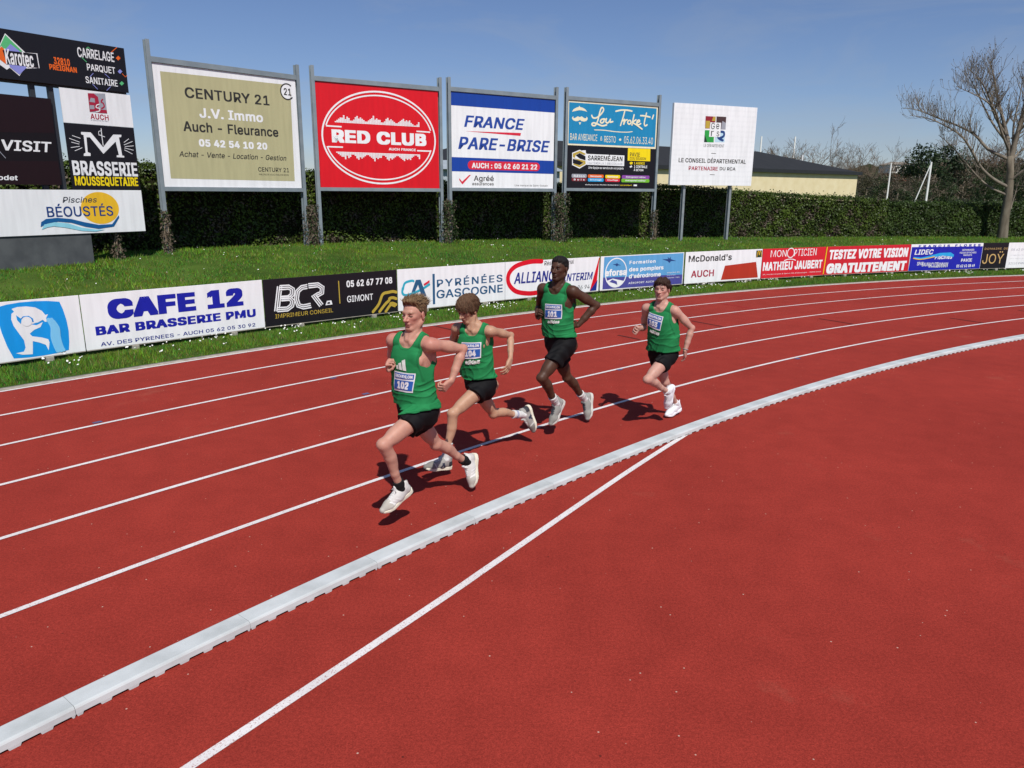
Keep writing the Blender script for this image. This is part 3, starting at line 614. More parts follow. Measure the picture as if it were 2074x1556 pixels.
GLYPHS = {
' ':'113',
'#':'264/145 0,195 305,226 305,176 0|38 0,88 305,119 305,69 0/6 84,11 115,240 115,235 84|24 190,29 221,257 221,253 190',
'&':'269/118 -4,90 -1,66 7,47 20,32 37,23 57,20 80,22 98,28 114,38 128,51 141,66 154,84 167,130 201,136 206,142 211,148 218,153 225,156 233,157 243,155 256,147 267,136 274,121 277,110 275,101 272,93 266,87 259,83 250,82 239,83 228,87 218,93 207,101 196,111 184,122 170,263 0,218 0,103 139,73 176,61 191,52 206,47 222,45 239,48 258,54 275,66 289,81 299,99 306,120 308,141 306,159 299,174 289,185 276,192 260,194 243,193 229,189 217,183 205,175 195,165 185,154 176,93 130,77 117,66 105,60 92,58 79,60 65,66 52,74 42,86 34,100 29,116 28,134 30,151 36,167 45,181 57,193 73,202 91,207 112,209 135,245 135,243 108,238 86,231 69,222 55,214 45,207 37,200 28,183 14,163 4,140 -2',
"'":'124/47 191,42 305,81 305,77 191',
',':'113/23 -72,41 43,82 43,51 -72',
'-':'272/202 147,202 113,68 113,68 147',
'.':'113/57 -3,47 -1,38 5,32 14,30 25,32 35,38 44,47 50,57 52,68 50,77 44,83 35,85 25,83 14,77 5,68 -1',
'0':'272/136 -4,104 1,78 14,57 37,41 68,36 86,32 107,29 129,29 152,29 176,32 198,36 218,41 237,57 268,78 291,105 305,136 309,167 305,194 291,215 268,230 237,236 218,240 198,242 176,243 152,242 129,240 107,236 86,231 68,215 37,194 14,168 1|136 30,157 33,174 44,188 62,198 86,204 117,206 152,204 189,198 219,188 243,174 261,157 272,136 276,115 272,98 261,84 243,74 219,68 189,66 152,68 117,74 86,84 62,98 44,115 33',
'1':'272/166 305,166 0,127 0,127 269,126 269,52 215,52 256,119 305/46 0,46 33,235 33,235 0',
'2':'272/38 0,38 28,141 137,156 154,169 169,179 183,186 196,191 209,192 223,190 238,185 251,176 262,164 269,150 274,134 276,118 274,103 268,92 260,83 248,78 234,76 217,39 217,42 243,52 265,66 284,86 298,109 306,135 309,161 306,184 298,202 285,217 267,226 246,229 223,227 207,223 191,214 174,202 155,184 134,160 108,92 36,92 34,234 34,234 0',
'3':'272/131 -4,104 -2,80 6,59 18,42 34,31 55,26 79,66 79,69 64,76 52,86 43,99 36,114 31,131 30,149 32,165 36,178 45,189 56,195 70,197 87,196 103,190 118,179 130,165 140,145 146,121 149,94 149,94 179,173 269,173 271,42 271,42 305,223 305,223 276,127 167,127 173,158 173,185 166,207 152,223 133,232 111,236 87,232 62,222 40,206 21,185 7,160 -1',
'4':'272/24 63,24 95,148 305,186 305,65 100,65 98,248 98,248 63/169 0,169 73,169 88,169 191,206 191,206 0',
'5':'272/133 -4,107 -1,84 7,65 19,50 36,40 56,36 78,73 78,76 65,83 53,92 44,104 36,118 31,133 30,150 32,166 39,179 49,188 63,195 79,197 97,195 116,188 133,178 147,165 157,149 164,131 166,115 165,100 161,87 155,77 147,40 152,58 305,220 305,220 271,90 271,80 181,82 181,93 189,107 195,122 199,138 200,158 198,176 193,193 183,207 171,219 156,227 139,233 119,235 98,231 70,221 45,206 25,185 9,161 -1',
'6':'272/136 -4,109 -1,85 9,66 24,51 45,41 69,38 97,41 120,48 143,61 171,82 204,151 305,193 305,91 157,87 157,92 165,99 173,107 179,117 184,129 187,141 188,167 186,189 177,208 163,222 144,230 121,233 94,230 67,221 44,206 24,186 9,162 -1|136 29,153 31,167 38,179 48,189 61,194 77,196 94,194 112,189 128,179 141,167 151,153 157,136 159,119 157,104 151,92 141,83 128,77 113,75 95,77 77,83 61,92 48,104 38,119 31',
'7':'272/58 0,194 269,194 271,37 271,37 305,234 305,234 269,99 0',
'8':'272/136 -4,107 -1,81 7,60 20,44 37,34 58,31 81,33 100,39 117,48 132,61 145,75 154,92 159,92 160,71 169,56 185,46 205,42 228,45 250,54 270,69 286,87 299,110 307,136 309,161 307,184 299,202 286,217 270,226 250,229 228,226 205,216 185,200 169,180 160,180 159,196 154,211 145,223 132,232 117,238 100,240 81,237 58,227 37,211 20,190 7,165 -1|136 29,155 31,171 36,184 44,194 55,200 68,202 83,200 99,193 113,183 125,170 134,154 139,136 141,118 139,102 134,88 125,78 113,71 99,69 83,71 68,77 55,87 44,100 36,117 31|136 174,151 175,164 180,176 188,184 198,190 211,192 225,190 240,185 252,176 262,165 270,151 274,136 276,120 274,106 270,95 262,87 252,81 240,80 225,81 211,87 198,95 188,107 180,120 175',
'9':'272/136 309,162 306,186 296,206 281,221 261,230 236,233 208,231 186,224 162,210 134,189 101,120 0,78 0,181 149,184 149,179 140,172 133,164 126,154 121,143 118,131 117,105 120,82 128,64 142,50 161,41 184,38 211,41 238,51 262,66 282,86 297,109 306|136 276,119 274,104 268,92 258,83 244,77 229,75 211,77 193,83 177,92 164,104 154,119 148,136 146,152 148,167 154,179 164,189 177,195 193,196 210,195 228,189 244,179 258,167 268,153 274',
':':'113/57 -3,47 -1,38 5,32 14,30 25,32 35,38 44,47 50,57 52,68 50,77 44,83 35,85 25,83 14,77 5,68 -1|57 162,47 164,38 170,32 179,30 190,32 200,38 209,47 215,57 217,68 215,77 209,83 200,85 190,83 179,77 170,68 164',
'@':'406/213 -81,191 -80,171 -78,151 -74,133 -68,100 -53,73 -32,52 -5,37 28,31 46,27 65,25 86,24 108,25 129,27 149,31 168,37 186,52 218,74 245,100 266,132 282,150 288,168 292,188 294,209 295,230 294,249 292,267 287,283 281,313 265,337 244,356 219,370 191,378 161,381 129,381 107,379 85,375 64,369 45,360 29,347 17,331 9,310 6,298 7,286 10,274 15,264 21,257 30,254 41,252 41,245 29,233 18,217 10,196 8,171 11,150 21,134 37,122 58,115 82,113 109,116 136,124 159,137 178,154 193,175 203,198 206,216 204,231 199,242 191,250 183,252 183,252 201,284 201,284 66,286 55,291 45,299 38,311 35,324 38,334 45,341 58,345 76,348 100,349 129,346 155,340 180,329 204,314 224,294 241,270 254,241 263,208 265,175 263,145 255,120 241,98 223,81 200,69 173,61 142,59 107,61 71,69 40,81 13,99 -10,121 -28,148 -41,179 -49,214 -51,231 -50,247 -48,262 -45,275 -41,286 -38,294 -35,303 -64,292 -68,278 -72,263 -75,247 -78,230 -80|198 39,215 41,229 47,240 57,247 71,252 89,253 111,251 133,247 149,239 161,229 169,215 173,198 175,183 173,170 166,159 156,151 143,147 128,145 111,146 92,150 75,157 60,167 49,181 41',
'A':'288/10 0,121 305,166 305,278 0,237 0,172 181,166 200,158 223,150 252,139 287,147 287,137 251,128 223,120 200,114 181,51 0/66 85,66 119,222 119,222 85',
'B':'274/36 0,36 305,145 305,174 303,197 294,216 282,229 265,236 246,239 224,237 207,232 192,224 181,214 172,202 165,189 160,189 157,203 154,218 147,231 136,241 122,248 104,251 82,248 60,240 40,226 23,207 11,181 3,148 0|75 34,147 34,177 38,198 48,209 63,213 82,211 97,205 110,196 122,183 131,168 137,149 138,75 138|75 171,143 171,159 173,173 178,185 185,194 196,200 209,202 223,198 242,188 257,170 268,144 271,75 271',
'C':'306/160 -4,141 -3,123 1,106 7,90 15,76 25,63 38,51 53,42 69,34 88,29 108,25 129,24 152,25 176,29 197,34 217,42 236,51 252,63 267,76 280,90 290,106 299,123 305,141 308,160 309,183 308,204 303,224 294,241 283,256 268,269 251,278 231,284 209,245 209,240 224,234 237,225 248,214 257,202 264,189 269,175 272,160 273,134 270,110 259,90 242,75 218,65 188,62 152,65 117,75 87,90 63,110 46,134 35,160 32,175 33,189 36,202 41,214 48,225 58,234 69,240 82,245 96,284 96,278 74,269 54,257 37,241 23,224 11,204 3,183 -2',
'D':'301/131 0,58 0,58 34,129 34,163 38,191 48,212 66,227 89,236 119,239 153,236 187,227 216,213 240,192 257,165 267,133 271,56 271,56 305,135 305,157 304,177 301,195 295,212 287,239 265,260 235,267 217,273 197,276 176,277 153,276 130,273 109,267 89,260 71,250 55,239 41,226 29,210 18,193 10,174 5,154 1/75 305,75 0,36 0,36 305',
'E':'251/36 0,36 305,223 305,223 271,75 271,75 171,213 171,213 137,75 137,75 34,225 34,225 0',
'F':'246/36 0,36 305,221 305,221 271,75 271,75 167,208 167,208 133,75 133,75 0',
'G':'312/161 -4,141 -3,123 1,106 7,90 15,75 26,62 38,51 53,41 69,34 88,28 108,25 129,24 152,25 176,28 197,34 217,41 236,51 252,62 267,75 280,89 290,105 299,122 305,140 308,159 309,182 308,204 302,224 293,242 282,257 267,269 250,279 230,285 209,245 209,239 223,232 236,224 247,214 256,202 264,189 269,175 272,159 273,133 270,110 259,90 242,75 218,65 188,62 152,65 117,75 87,90 63,111 46,134 35,161 32,186 34,207 43,224 56,238 74,246 96,249 121,261 119,170 119,170 153,287 153,287 120,283 85,271 54,251 30,226 11,196 0',
'H':'310/36 0,36 305,75 305,75 173,235 173,235 305,274 305,274 0,235 0,235 139,75 139,75 0',
'I':'180/19 0,19 34,71 34,71 271,19 271,19 305,162 305,162 271,110 271,110 34,162 34,162 0',
'J':'238/111 -4,74 2,45 20,34 33,26 48,21 67,20 87,20 104,59 104,59 87,62 63,73 45,90 34,111 30,132 34,149 45,159 63,163 87,163 305,202 305,202 87,200 67,195 48,188 33,176 20,147 2',
'K':'280/36 0,36 305,75 305,75 201,74 135,75 116,75 0|223 0,113 155,137 186,269 0/63 87,63 130,73 143,83 157,94 169,105 182,116 194,127 206,218 305,269 305,139 166,137 166',
'L':'236/36 0,36 305,75 305,75 34,217 34,217 0',
'M':'377/36 0,36 305,91 305,166 112,169 105,172 95,180 74,183 62,187 50,190 39,193 29,184 29,191 50,198 73,202 84,205 95,209 104,211 112,286 305,341 305,341 0,303 0,303 175,303 196,303 208,303 221,304 248,304 274,308 274,303 260,299 246,289 218,285 205,280 193,277 183,273 175,205 0,172 0,102 175,99 183,95 193,87 217,82 230,77 245,72 259,67 274,71 274,72 250,73 223,73 197,73 185,73 175,73 0',
'N':'314/36 0,36 305,82 305,206 110,211 101,218 90,225 78,233 64,240 49,248 33,243 32,241 49,240 65,240 80,239 94,239 117,239 305,278 305,278 0,232 0,121 174,114 186,106 198,98 212,89 229,65 271,71 272,73 230,74 212,75 197,75 184,75 175,75 0',
'O':'320/160 -4,141 -3,123 1,106 7,90 15,76 25,63 38,52 53,42 69,34 88,29 108,25 129,24 152,25 176,29 197,34 217,42 236,52 252,63 267,76 280,90 290,106 299,123 305,141 308,160 309,179 308,197 305,214 299,230 290,245 280,257 267,269 252,278 236,286 217,291 197,295 176,296 152,295 129,291 108,286 88,278 69,269 53,257 38,245 25,230 15,214 7,197 1,179 -3|160 32,186 35,210 46,230 63,245 86,255 116,258 152,255 189,245 219,230 243,210 260,186 270,160 273,134 270,111 260,91 242,75 219,65 189,62 152,65 116,75 87,91 63,111 46,134 35',
'P':'267/36 0,36 305,141 305,173 302,199 292,220 277,234 258,242 235,245 209,242 183,234 159,220 140,199 124,173 115,141 111,66 111,66 145,140 145,161 147,178 154,191 163,200 176,205 191,207 209,205 226,200 241,191 254,178 263,161 269,139 271,75 271,75 0',
'Q':'320/160 -4,141 -3,123 1,106 7,90 15,76 25,63 38,52 53,42 69,34 88,29 108,25 129,24 152,25 176,29 197,34 217,42 236,52 252,63 267,76 280,90 290,106 299,123 305,141 308,160 309,179 308,197 305,214 299,230 290,245 280,257 267,269 252,278 236,286 217,291 197,295 176,296 152,295 129,291 108,286 88,278 69,269 53,257 38,245 25,230 15,214 7,197 1,179 -3|160 32,186 35,210 46,230 63,245 86,255 116,258 152,255 189,245 219,230 243,210 260,186 270,160 273,134 270,111 260,91 242,75 219,65 189,62 152,65 116,75 87,91 63,111 46,134 35/147 95,188 95,222 51,230 39,281 -29,240 -29,207 16,199 27',
'R':'269/36 0,36 305,142 305,174 302,200 293,220 279,234 260,243 237,246 211,243 185,234 163,220 144,200 130,174 122,142 119,58 119,58 153,140 153,162 155,179 160,191 169,200 180,205 195,207 211,205 228,200 243,191 255,179 264,161 269,140 271,75 271,75 0/212 0,138 137,182 137,257 0',
'S':'268/134 -5,103 -3,77 6,55 19,38 36,28 57,23 82,63 82,66 66,74 53,85 42,100 35,116 31,134 29,154 31,172 36,186 44,198 55,205 68,207 84,205 97,199 107,190 116,178 123,163 128,147 133,110 144,77 156,52 174,36 196,31 223,35 248,45 269,61 286,83 299,108 307,136 309,165 307,190 299,210 286,226 269,237 249,240 227,202 227,196 247,181 262,160 272,135 275,117 273,100 269,87 261,77 251,71 239,69 225,71 211,79 200,89 192,102 185,115 180,127 176,159 168,172 163,187 158,202 151,215 143,227 132,237 119,243 102,245 83,242 59,232 38,216 20,194 6,167 -2',
'T':'269/19 271,19 305,250 305,250 271,154 271,154 0,116 0,116 271',
'U':'310/155 -5,122 -1,92 9,69 26,51 48,40 74,36 104,36 305,75 305,75 107,77 86,84 68,96 52,112 41,132 33,155 31,179 33,198 41,214 52,226 68,233 86,236 107,236 305,274 305,274 104,271 74,260 48,242 26,218 9,189 -1',
'V':'288/122 0,10 305,51 305,115 124,122 106,129 82,138 53,149 18,141 18,151 54,160 83,168 106,174 124,237 305,278 305,167 0',
'X':'285/11 0,130 171,130 142,18 305,62 305,107 240,115 228,122 217,128 207,134 197,140 187,146 175,139 175,146 187,151 197,157 207,163 217,170 228,179 240,224 305,268 305,155 143,155 172,273 0,229 0,175 78,168 89,161 99,155 108,150 117,144 127,138 139,147 139,141 128,135 118,130 109,124 99,117 89,109 78,55 0',
'Y':'283/122 0,122 125,10 305,55 305,115 207,125 191,133 175,141 158,150 138,134 138,142 159,151 176,159 191,168 207,229 305,273 305,161 125,161 0',
'Z':'263/25 0,25 28,164 231,174 245,184 258,194 272,204 285,209 273,190 272,171 271,152 271,134 271,24 271,24 305,238 305,238 277,101 77,91 63,80 48,69 34,58 20,54 33,73 33,91 34,110 34,128 34,240 34,240 0',
'a':'234/96 -5,75 -3,57 3,41 13,29 27,21 44,18 65,20 83,26 97,35 107,47 116,60 122,75 126,91 130,107 132,125 134,140 136,151 138,159 141,164 146,165 153,165 154,164 167,160 178,153 187,144 193,132 197,117 198,102 197,90 193,79 188,71 180,64 173,60 164,25 175,34 193,47 208,63 218,80 225,98 229,116 231,129 230,143 228,158 223,171 216,184 206,193 192,200 174,202 151,202 0,166 0,166 31,163 31,158 23,151 15,141 7,129 1,114 -4|102 27,121 29,137 35,149 44,158 56,163 69,165 83,165 114,162 111,156 109,148 107,139 105,129 104,120 103,105 101,93 99,81 95,70 90,62 84,57 75,55 63,57 52,61 43,68 36,78 31,89 28',
'b':'255/138 -5,119 -3,103 2,92 10,83 19,76 28,71 35,67 35,67 0,32 0,32 305,68 305,68 192,71 192,76 199,82 207,91 216,103 224,118 229,137 231,164 227,188 216,207 199,222 176,231 147,234 113,231 80,222 51,207 27,188 10,164 -1|132 28,152 31,168 39,180 53,189 70,195 91,197 114,195 136,190 157,181 174,168 187,152 195,132 198,113 195,97 187,84 175,75 158,69 137,68 114,69 90,75 69,84 52,97 39,113 31',
'c':'237/124 -5,95 -1,70 10,49 28,34 51,24 80,20 112,24 146,34 175,49 198,70 216,95 227,124 231,141 230,156 226,170 221,183 214,194 204,204 193,212 180,217 166,182 157,179 166,174 174,169 180,162 186,154 191,145 195,135 197,124 198,104 195,87 186,74 172,65 155,60 135,58 112,60 91,65 70,74 53,87 40,104 31,124 28,135 29,146 31,155 35,162 40,169 46,175 53,179 61,183 70,218 61,212 47,205 34,195 22,184 13,171 5,156 0,141 -4',
'd':'255/117 -5,90 -1,67 10,47 27,33 51,24 80,20 113,24 147,33 176,48 199,67 216,91 227,117 231,137 229,152 224,163 216,172 207,179 199,184 192,186 192,186 305,223 305,223 0,188 0,188 35,184 35,179 28,172 19,163 10,151 2,136 -3|123 28,142 31,158 39,171 52,180 69,185 90,187 114,185 137,180 158,171 175,158 187,142 195,123 198,103 195,87 187,74 174,65 157,60 136,58 114,60 91,65 70,74 53,87 39,103 31',
'e':'242/127 -5,96 -1,70 10,49 27,33 51,24 79,20 112,24 145,33 174,48 198,69 216,94 227,123 231,142 229,159 224,176 216,192 205,204 189,214 169,221 145,223 116,223 102,45 102,45 133,203 133,186 121,184 142,179 161,170 177,158 188,142 196,123 198,104 196,88 188,75 176,65 162,60 145,58 127,58 107,60 83,66 64,77 48,91 37,108 30,127 28,140 29,152 32,162 37,171 44,178 53,183 63,219 54,212 38,201 24,187 12,170 3,150 -3',
'f':'152/48 0,48 259,51 277,57 291,68 303,81 311,96 316,112 318,124 317,133 316,141 314,146 313,136 281,133 282,129 283,123 284,117 284,102 282,93 276,87 266,85 251,85 0/137 228,137 196,4 196,4 228',
'g':'255/124 -90,101 -89,80 -84,63 -76,49 -66,38 -54,30 -42,61 -24,66 -32,73 -40,82 -47,93 -53,107 -57,124 -58,149 -55,169 -45,182 -28,187 -3,187 41,184 41,179 33,172 25,163 17,151 9,136 5,117 3,91 6,68 16,48 32,33 54,24 82,20 115,24 148,33 176,48 199,67 216,91 227,118 231,137 229,152 224,164 216,173 208,180 199,185 191,188 191,188 228,223 228,223 -5,220 -32,210 -54,195 -70,174 -82,151 -88|123 35,142 38,158 45,171 57,180 73,186 92,187 116,186 138,180 158,171 175,158 187,142 195,123 198,103 195,87 187,74 174,65 157,60 138,58 116,60 93,65 74,74 58,87 45,103 38',
'h':'246/68 136,68 0,32 0,32 305,68 305,68 172,61 172,74 199,91 217,112 227,136 231,158 228,177 221,193 209,204 192,212 171,214 144,214 0,178 0,178 141,174 165,164 183,147 194,126 197,110 196,96 190,85 182,76 170,70 154',
'i':'100/32 0,32 228,68 228,68 0|50 266,40 267,32 273,27 281,25 290,27 299,32 307,40 312,50 314,60 312,68 307,74 299,76 290,74 281,68 273,60 267',
'j':'100/32 228,68 228,68 -18,66 -38,61 -54,52 -68,39 -78,22 -84,2 -86,-6 -86,-6 -52,1 -52,15 -50,24 -43,30 -32,32 -17|50 266,40 267,32 273,26 281,25 290,26 299,32 307,40 312,50 314,60 312,68 307,74 299,76 290,74 281,68 273,60 267',
'l':'113/84 -1,61 2,44 12,35 28,32 51,32 305,68 305,68 59,69 46,72 37,78 33,88 31,93 31,96 32,99 32,102 33,108 2,103 0,97 -1,90 -1',
'm':'366/32 0,32 228,67 228,67 177,65 177,71 194,79 208,91 218,103 226,117 230,132 232,154 228,172 216,185 199,193 177,187 177,193 192,202 206,214 217,228 225,244 230,262 232,281 230,298 223,313 212,324 197,332 177,334 153,334 0,297 0,297 152,294 173,284 188,268 196,251 198,237 197,225 192,215 184,207 174,203 162,201 148,201 0,164 0,164 156,161 173,152 187,137 195,120 198,107 197,95 192,84 184,75 174,70 160,68 143,68 0',
'n':'246/68 136,68 0,32 0,32 228,67 228,67 172,61 172,74 199,91 217,112 227,136 231,158 228,177 221,193 209,204 192,212 171,214 144,214 0,178 0,178 141,174 165,164 183,147 194,126 197,110 196,96 190,85 182,76 170,70 154',
'o':'249/124 -5,95 -1,70 10,49 28,34 51,24 80,20 112,24 146,34 175,49 198,70 216,95 227,124 231,154 227,179 216,200 198,216 175,225 146,229 112,225 80,216 51,200 28,179 10,154 -1|124 28,145 31,162 40,175 53,184 70,190 91,192 112,190 135,184 155,175 172,162 186,145 195,124 198,104 195,87 186,74 172,65 155,60 135,58 112,60 91,65 70,74 53,87 40,104 31',
'p':'255/32 -86,32 228,67 228,67 192,71 192,76 199,82 207,91 216,103 224,118 229,137 231,164 227,188 216,207 199,222 176,231 147,234 113,231 80,222 51,207 27,188 10,164 -1,138 -5,119 -3,104 2,92 10,83 19,76 28,71 35,68 35,68 -86|132 28,152 31,168 39,180 53,189 70,195 91,197 114,195 136,190 157,181 174,168 187,152 195,132 198,113 195,97 187,84 175,75 158,69 137,68 114,69 90,75 69,84 52,97 39,113 31',
'q':'255/223 -86,186 -86,186 35,184 35,179 28,172 19,163 10,151 2,136 -3,117 -5,90 -1,67 10,47 27,33 51,24 80,20 113,24 147,33 176,48 199,67 216,91 227,117 231,137 229,152 224,163 216,172 207,179 199,184 192,188 192,188 228,223 228|123 28,142 31,158 39,171 52,180 69,185 90,187 114,185 137,180 158,171 175,158 187,142 195,123 198,103 195,87 187,74 174,65 157,60 136,58 114,60 91,65 70,74 53,87 39,103 31',
'r':'155/32 0,32 228,67 228,67 193,69 193,78 208,91 220,108 228,128 231,132 231,138 231,146 230,146 193,143 194,138 195,131 195,124 195,109 194,95 189,84 181,75 170,70 157,68 142,68 0',
's':'219/109 -5,87 -3,67 2,51 11,37 23,27 38,21 57,56 64,63 48,74 36,90 29,109 27,130 30,147 37,157 49,161 62,159 73,152 81,142 88,127 93,90 102,63 111,43 125,32 142,28 164,31 183,39 199,52 212,69 222,89 229,112 231,134 229,152 223,167 215,179 204,188 190,194 174,161 166,155 179,146 189,132 197,112 200,94 197,79 190,68 179,65 166,67 155,74 146,86 139,103 134,138 126,165 116,184 103,195 85,199 64,196 45,187 28,174 14,156 4,134 -3',
't':'136/39 283,76 283,76 59,77 46,82 37,90 32,102 30,106 30,111 31,116 31,121 32,128 1,122 -1,115 -2,108 -2,101 -2,75 1,55 13,43 31,39 56/122 228,122 196,4 196,4 228',
'u':'246/109 -3,88 -1,69 6,53 18,41 35,34 57,32 83,32 228,68 228,68 86,72 63,82 45,99 34,120 30,136 32,149 37,161 46,170 58,176 73,178 92,178 228,214 228,214 0,179 0,179 55,184 55,172 28,154 10,133 0',
'v':'234/98 0,10 228,51 228,99 93,106 73,112 52,118 32,123 12,110 12,116 32,122 52,128 73,134 93,183 228,223 228,136 0',
'w':'340/83 0,14 228,52 228,80 128,86 106,92 82,99 55,105 25,99 25,105 54,111 81,118 106,124 128,151 228,190 228,217 128,223 106,229 81,235 55,241 25,235 25,241 54,248 81,254 106,260 128,288 228,327 228,258 0,221 0,191 103,183 135,178 151,174 168,166 203,174 203,166 168,162 151,158 135,153 119,149 103,119 0',
'x':'227/12 0,103 131,103 103,17 228,60 228,88 183,99 167,108 152,116 138,124 124,105 124,114 138,121 152,130 167,140 183,169 228,211 228,125 101,125 128,215 0,172 0,138 51,129 67,120 82,112 96,104 109,123 109,115 96,107 82,99 67,89 51,55 0',
'y':'234/28 -83,37 -51,43 -52,53 -54,62 -53,71 -50,78 -44,85 -35,90 -21,98 -1,10 228,51 228,99 93,106 72,112 52,118 32,123 12,110 12,116 32,121 52,127 73,134 93,183 228,223 228,122 -35,115 -51,106 -64,96 -74,84 -81,70 -86,55 -87,46 -87,39 -86,33 -85',
'|':'138/85 404,85 -98,53 -98,53 404',
'À':'288/10 0,121 305,166 305,278 0,237 0,172 181,166 200,158 223,150 252,139 287,147 287,137 251,128 223,120 200,114 181,51 0|129 335,90 395,131 395,160 335/66 85,66 119,222 119,222 85',
'É':'251/36 0,36 305,223 305,223 271,75 271,75 171,213 171,213 137,75 137,75 34,225 34,225 0|115 335,143 395,184 395,145 335',
'é':'242/127 -5,96 -1,70 10,49 27,33 51,24 79,20 112,24 145,33 174,48 198,69 216,94 227,123 231,142 229,159 224,176 216,192 205,204 189,214 169,221 145,223 116,223 102,45 102,45 133,203 133,186 121,184 142,179 161,170 177,158 188,142 196,123 198,104 196,88 188,75 176,65 162,60 145,58 127,58 107,60 83,66 64,77 48,91 37,108 30,127 28,140 29,152 32,162 37,171 44,178 53,183 63,219 54,212 38,201 24,187 12,170 3,150 -3|106 257,135 318,176 318,136 257',
'Ÿ':'283/122 0,122 125,10 305,55 305,115 207,125 191,133 175,141 158,150 138,134 138,142 159,151 176,159 191,168 207,229 305,273 305,161 125,161 0|99 343,89 345,81 350,76 358,74 367,76 377,81 385,89 390,99 392,108 390,116 385,121 377,123 367,121 358,116 350,108 345|185 343,175 345,168 350,162 358,160 367,162 377,168 385,175 390,185 392,194 390,202 385,207 377,209 367,207 358,202 350,194 345',
}
# ------------------------------------------------------------------ signs
INKS = dict(white='e9eaec', khaki='b3ae86', ink='33322f', ink2='3b4048', royal='16409a', royal2='27479a', crimson='d5293f', crimson2='d40f26', teal='2387b5', tealblue='1f84b4', cream='ebe3c4', blackp='15141a',
  gold='b79d3d', goldp='c3a268', yellow='f0d40f', greyp='9a9ca6', orange='e8671f', purple='8a4aa0', maroon='7d2a32', sky='2aa0dc', leaf='72b62f', leaf2='2f9a44', wine='8d2330', umber='4a3636', paleblue='b8d6e6',
  navy='1f3f7a', navy2='125a94', aqua='8fd0e2', sun='eab92a', dkgreen='20382a', winered='a3213c', mint='58b978', lilac='8a8fd6', oxblood='1c080c', cyan='0f93e0', palecyan='7cc4ec', offwhite='e6e8ea', blue='141f9c', blue2='1d2c86',
  cyan2='2aa6c0', steelblue='27587f', airblue='5d9fd0', violetblue='4a4a94', brick='b23422', ultra='1c22a4', redbase='d3121f', redbase2='cf2230', redbase3='c7202f', darkplum='100a0d')
def ink(k): return mat('print_' + k, INKS[k], .42, .055, 2.2, .4, stretch=(4, 4, .45), lo=.3, hi=.62, detail=6)

LAYER = .0022
_G = {}
def glyph(ch):
    if ch not in _G:
        q = GLYPHS.get(ch, GLYPHS['x']).split('/')
        _G[ch] = (int(q[0]) / 600, [[[tuple(float(v) / 600 for v in p.split()) for p in l.split(',')] for l in ly.split('|')] for ly in q[1:] if ly])
    return _G[ch]
def text_mesh(txt, u0, v0, u1, v1, y, bold, shear, track=0.):
    """filled outlines of a plain grotesque, fitted into the box; heavier weights are spread copies of the letters"""
    cs, polys, deps, n = [], [], [], 0
    for L in range(2):
        cu = bpy.data.curves.new('t', 'CURVE'); cu.dimensions = '2D'; cu.fill_mode = 'BOTH'; x = 0.
        for ch in txt:
            adv, layers = glyph(ch)
            for lp in (layers[L] if L < len(layers) else []):
                s = cu.splines.new('POLY'); s.points.add(len(lp) - 1); s.use_cyclic_u = True
                s.points.foreach_set('co', [w for p in lp for w in (p[0] + x, p[1], 0, 1)])
            x += adv + bold * .9 + track
        if len(cu.splines):
            o = bpy.data.objects.new('t', cu); me = bpy.data.meshes.new_from_object(o)
            k = len(me.vertices); c = np.empty(k * 3, np.float32); me.vertices.foreach_get('co', c)
            polys += [[v + n for v in p.vertices] for p in me.polygons]; cs.append(c.reshape(-1, 3)); deps.append(np.full(k, 3e-5 * L)); n += k
            bpy.data.objects.remove(o); bpy.data.meshes.remove(me)
        bpy.data.curves.remove(cu)
    c = np.concatenate(cs); dep0 = np.concatenate(deps)
    w_, h_ = np.ptp(c[:, 0]) + 2 * bold, np.ptp(c[:, 1]) + 1.6 * bold; st = (u1 - u0) / max(1e-6, v1 - v0) / (w_ / max(1e-6, h_))
    if not track and len(txt) > 3 and st > 1.5: return text_mesh(txt, u0, v0, u1, v1, y, bold, shear, min(.30, w_ * (st / 1.45 - 1) / (len(txt) - 1)))
    dep = dep0
    if bold:
        k = 8; base = c.copy(); pb = polys; c = [base]; dep = [dep0]; polys = list(pb)
        for i in range(k):
            w = ((1, 1), (1, -1), (-1, 1), (-1, -1), (1, 0), (-1, 0), (0, 1), (0, -1))[i]; q = base.copy(); q[:, 0] += bold * 1.05 * w[0]; q[:, 1] += bold * .7 * w[1]
            c.append(q); dep.append(dep0 + 6e-5 * (i + 1)); polys += [[v + n * (i + 1) for v in p] for p in pb]
        c = np.concatenate(c); dep = np.concatenate(dep)
    if shear: c[:, 0] += c[:, 1] * shear
    mn, mx_ = c.min(0), c.max(0)
    q = np.zeros_like(c); q[:, 0] = u0 + (c[:, 0] - mn[0]) / max(1e-6, mx_[0] - mn[0]) * (u1 - u0)
    q[:, 2] = v0 + (c[:, 1] - mn[1]) / max(1e-6, mx_[1] - mn[1]) * (v1 - v0); q[:, 1] = y - dep
    return q, polys

def ribbon(P, w, y):
    P = [np.array(p, float) for p in P]; L, Rr = [], []
    for i, p in enumerate(P):
        a = P[max(i - 1, 0)]; b = P[min(i + 1, len(P) - 1)]; t = b - a; t = t / max(1e-9, np.linalg.norm(t)); nn = np.array([-t[1], t[0]])
        L.append(p + nn * w / 2); Rr.append(p - nn * w / 2)
    V = []
    for i in range(len(P)): V += [(L[i][0], y - i * 2e-5, L[i][1]), (Rr[i][0], y - i * 2e-5, Rr[i][1])]
    Fc = [(2 * i, 2 * i + 1, 2 * i + 3, 2 * i + 2) for i in range(len(P) - 1)]
    return V, Fc

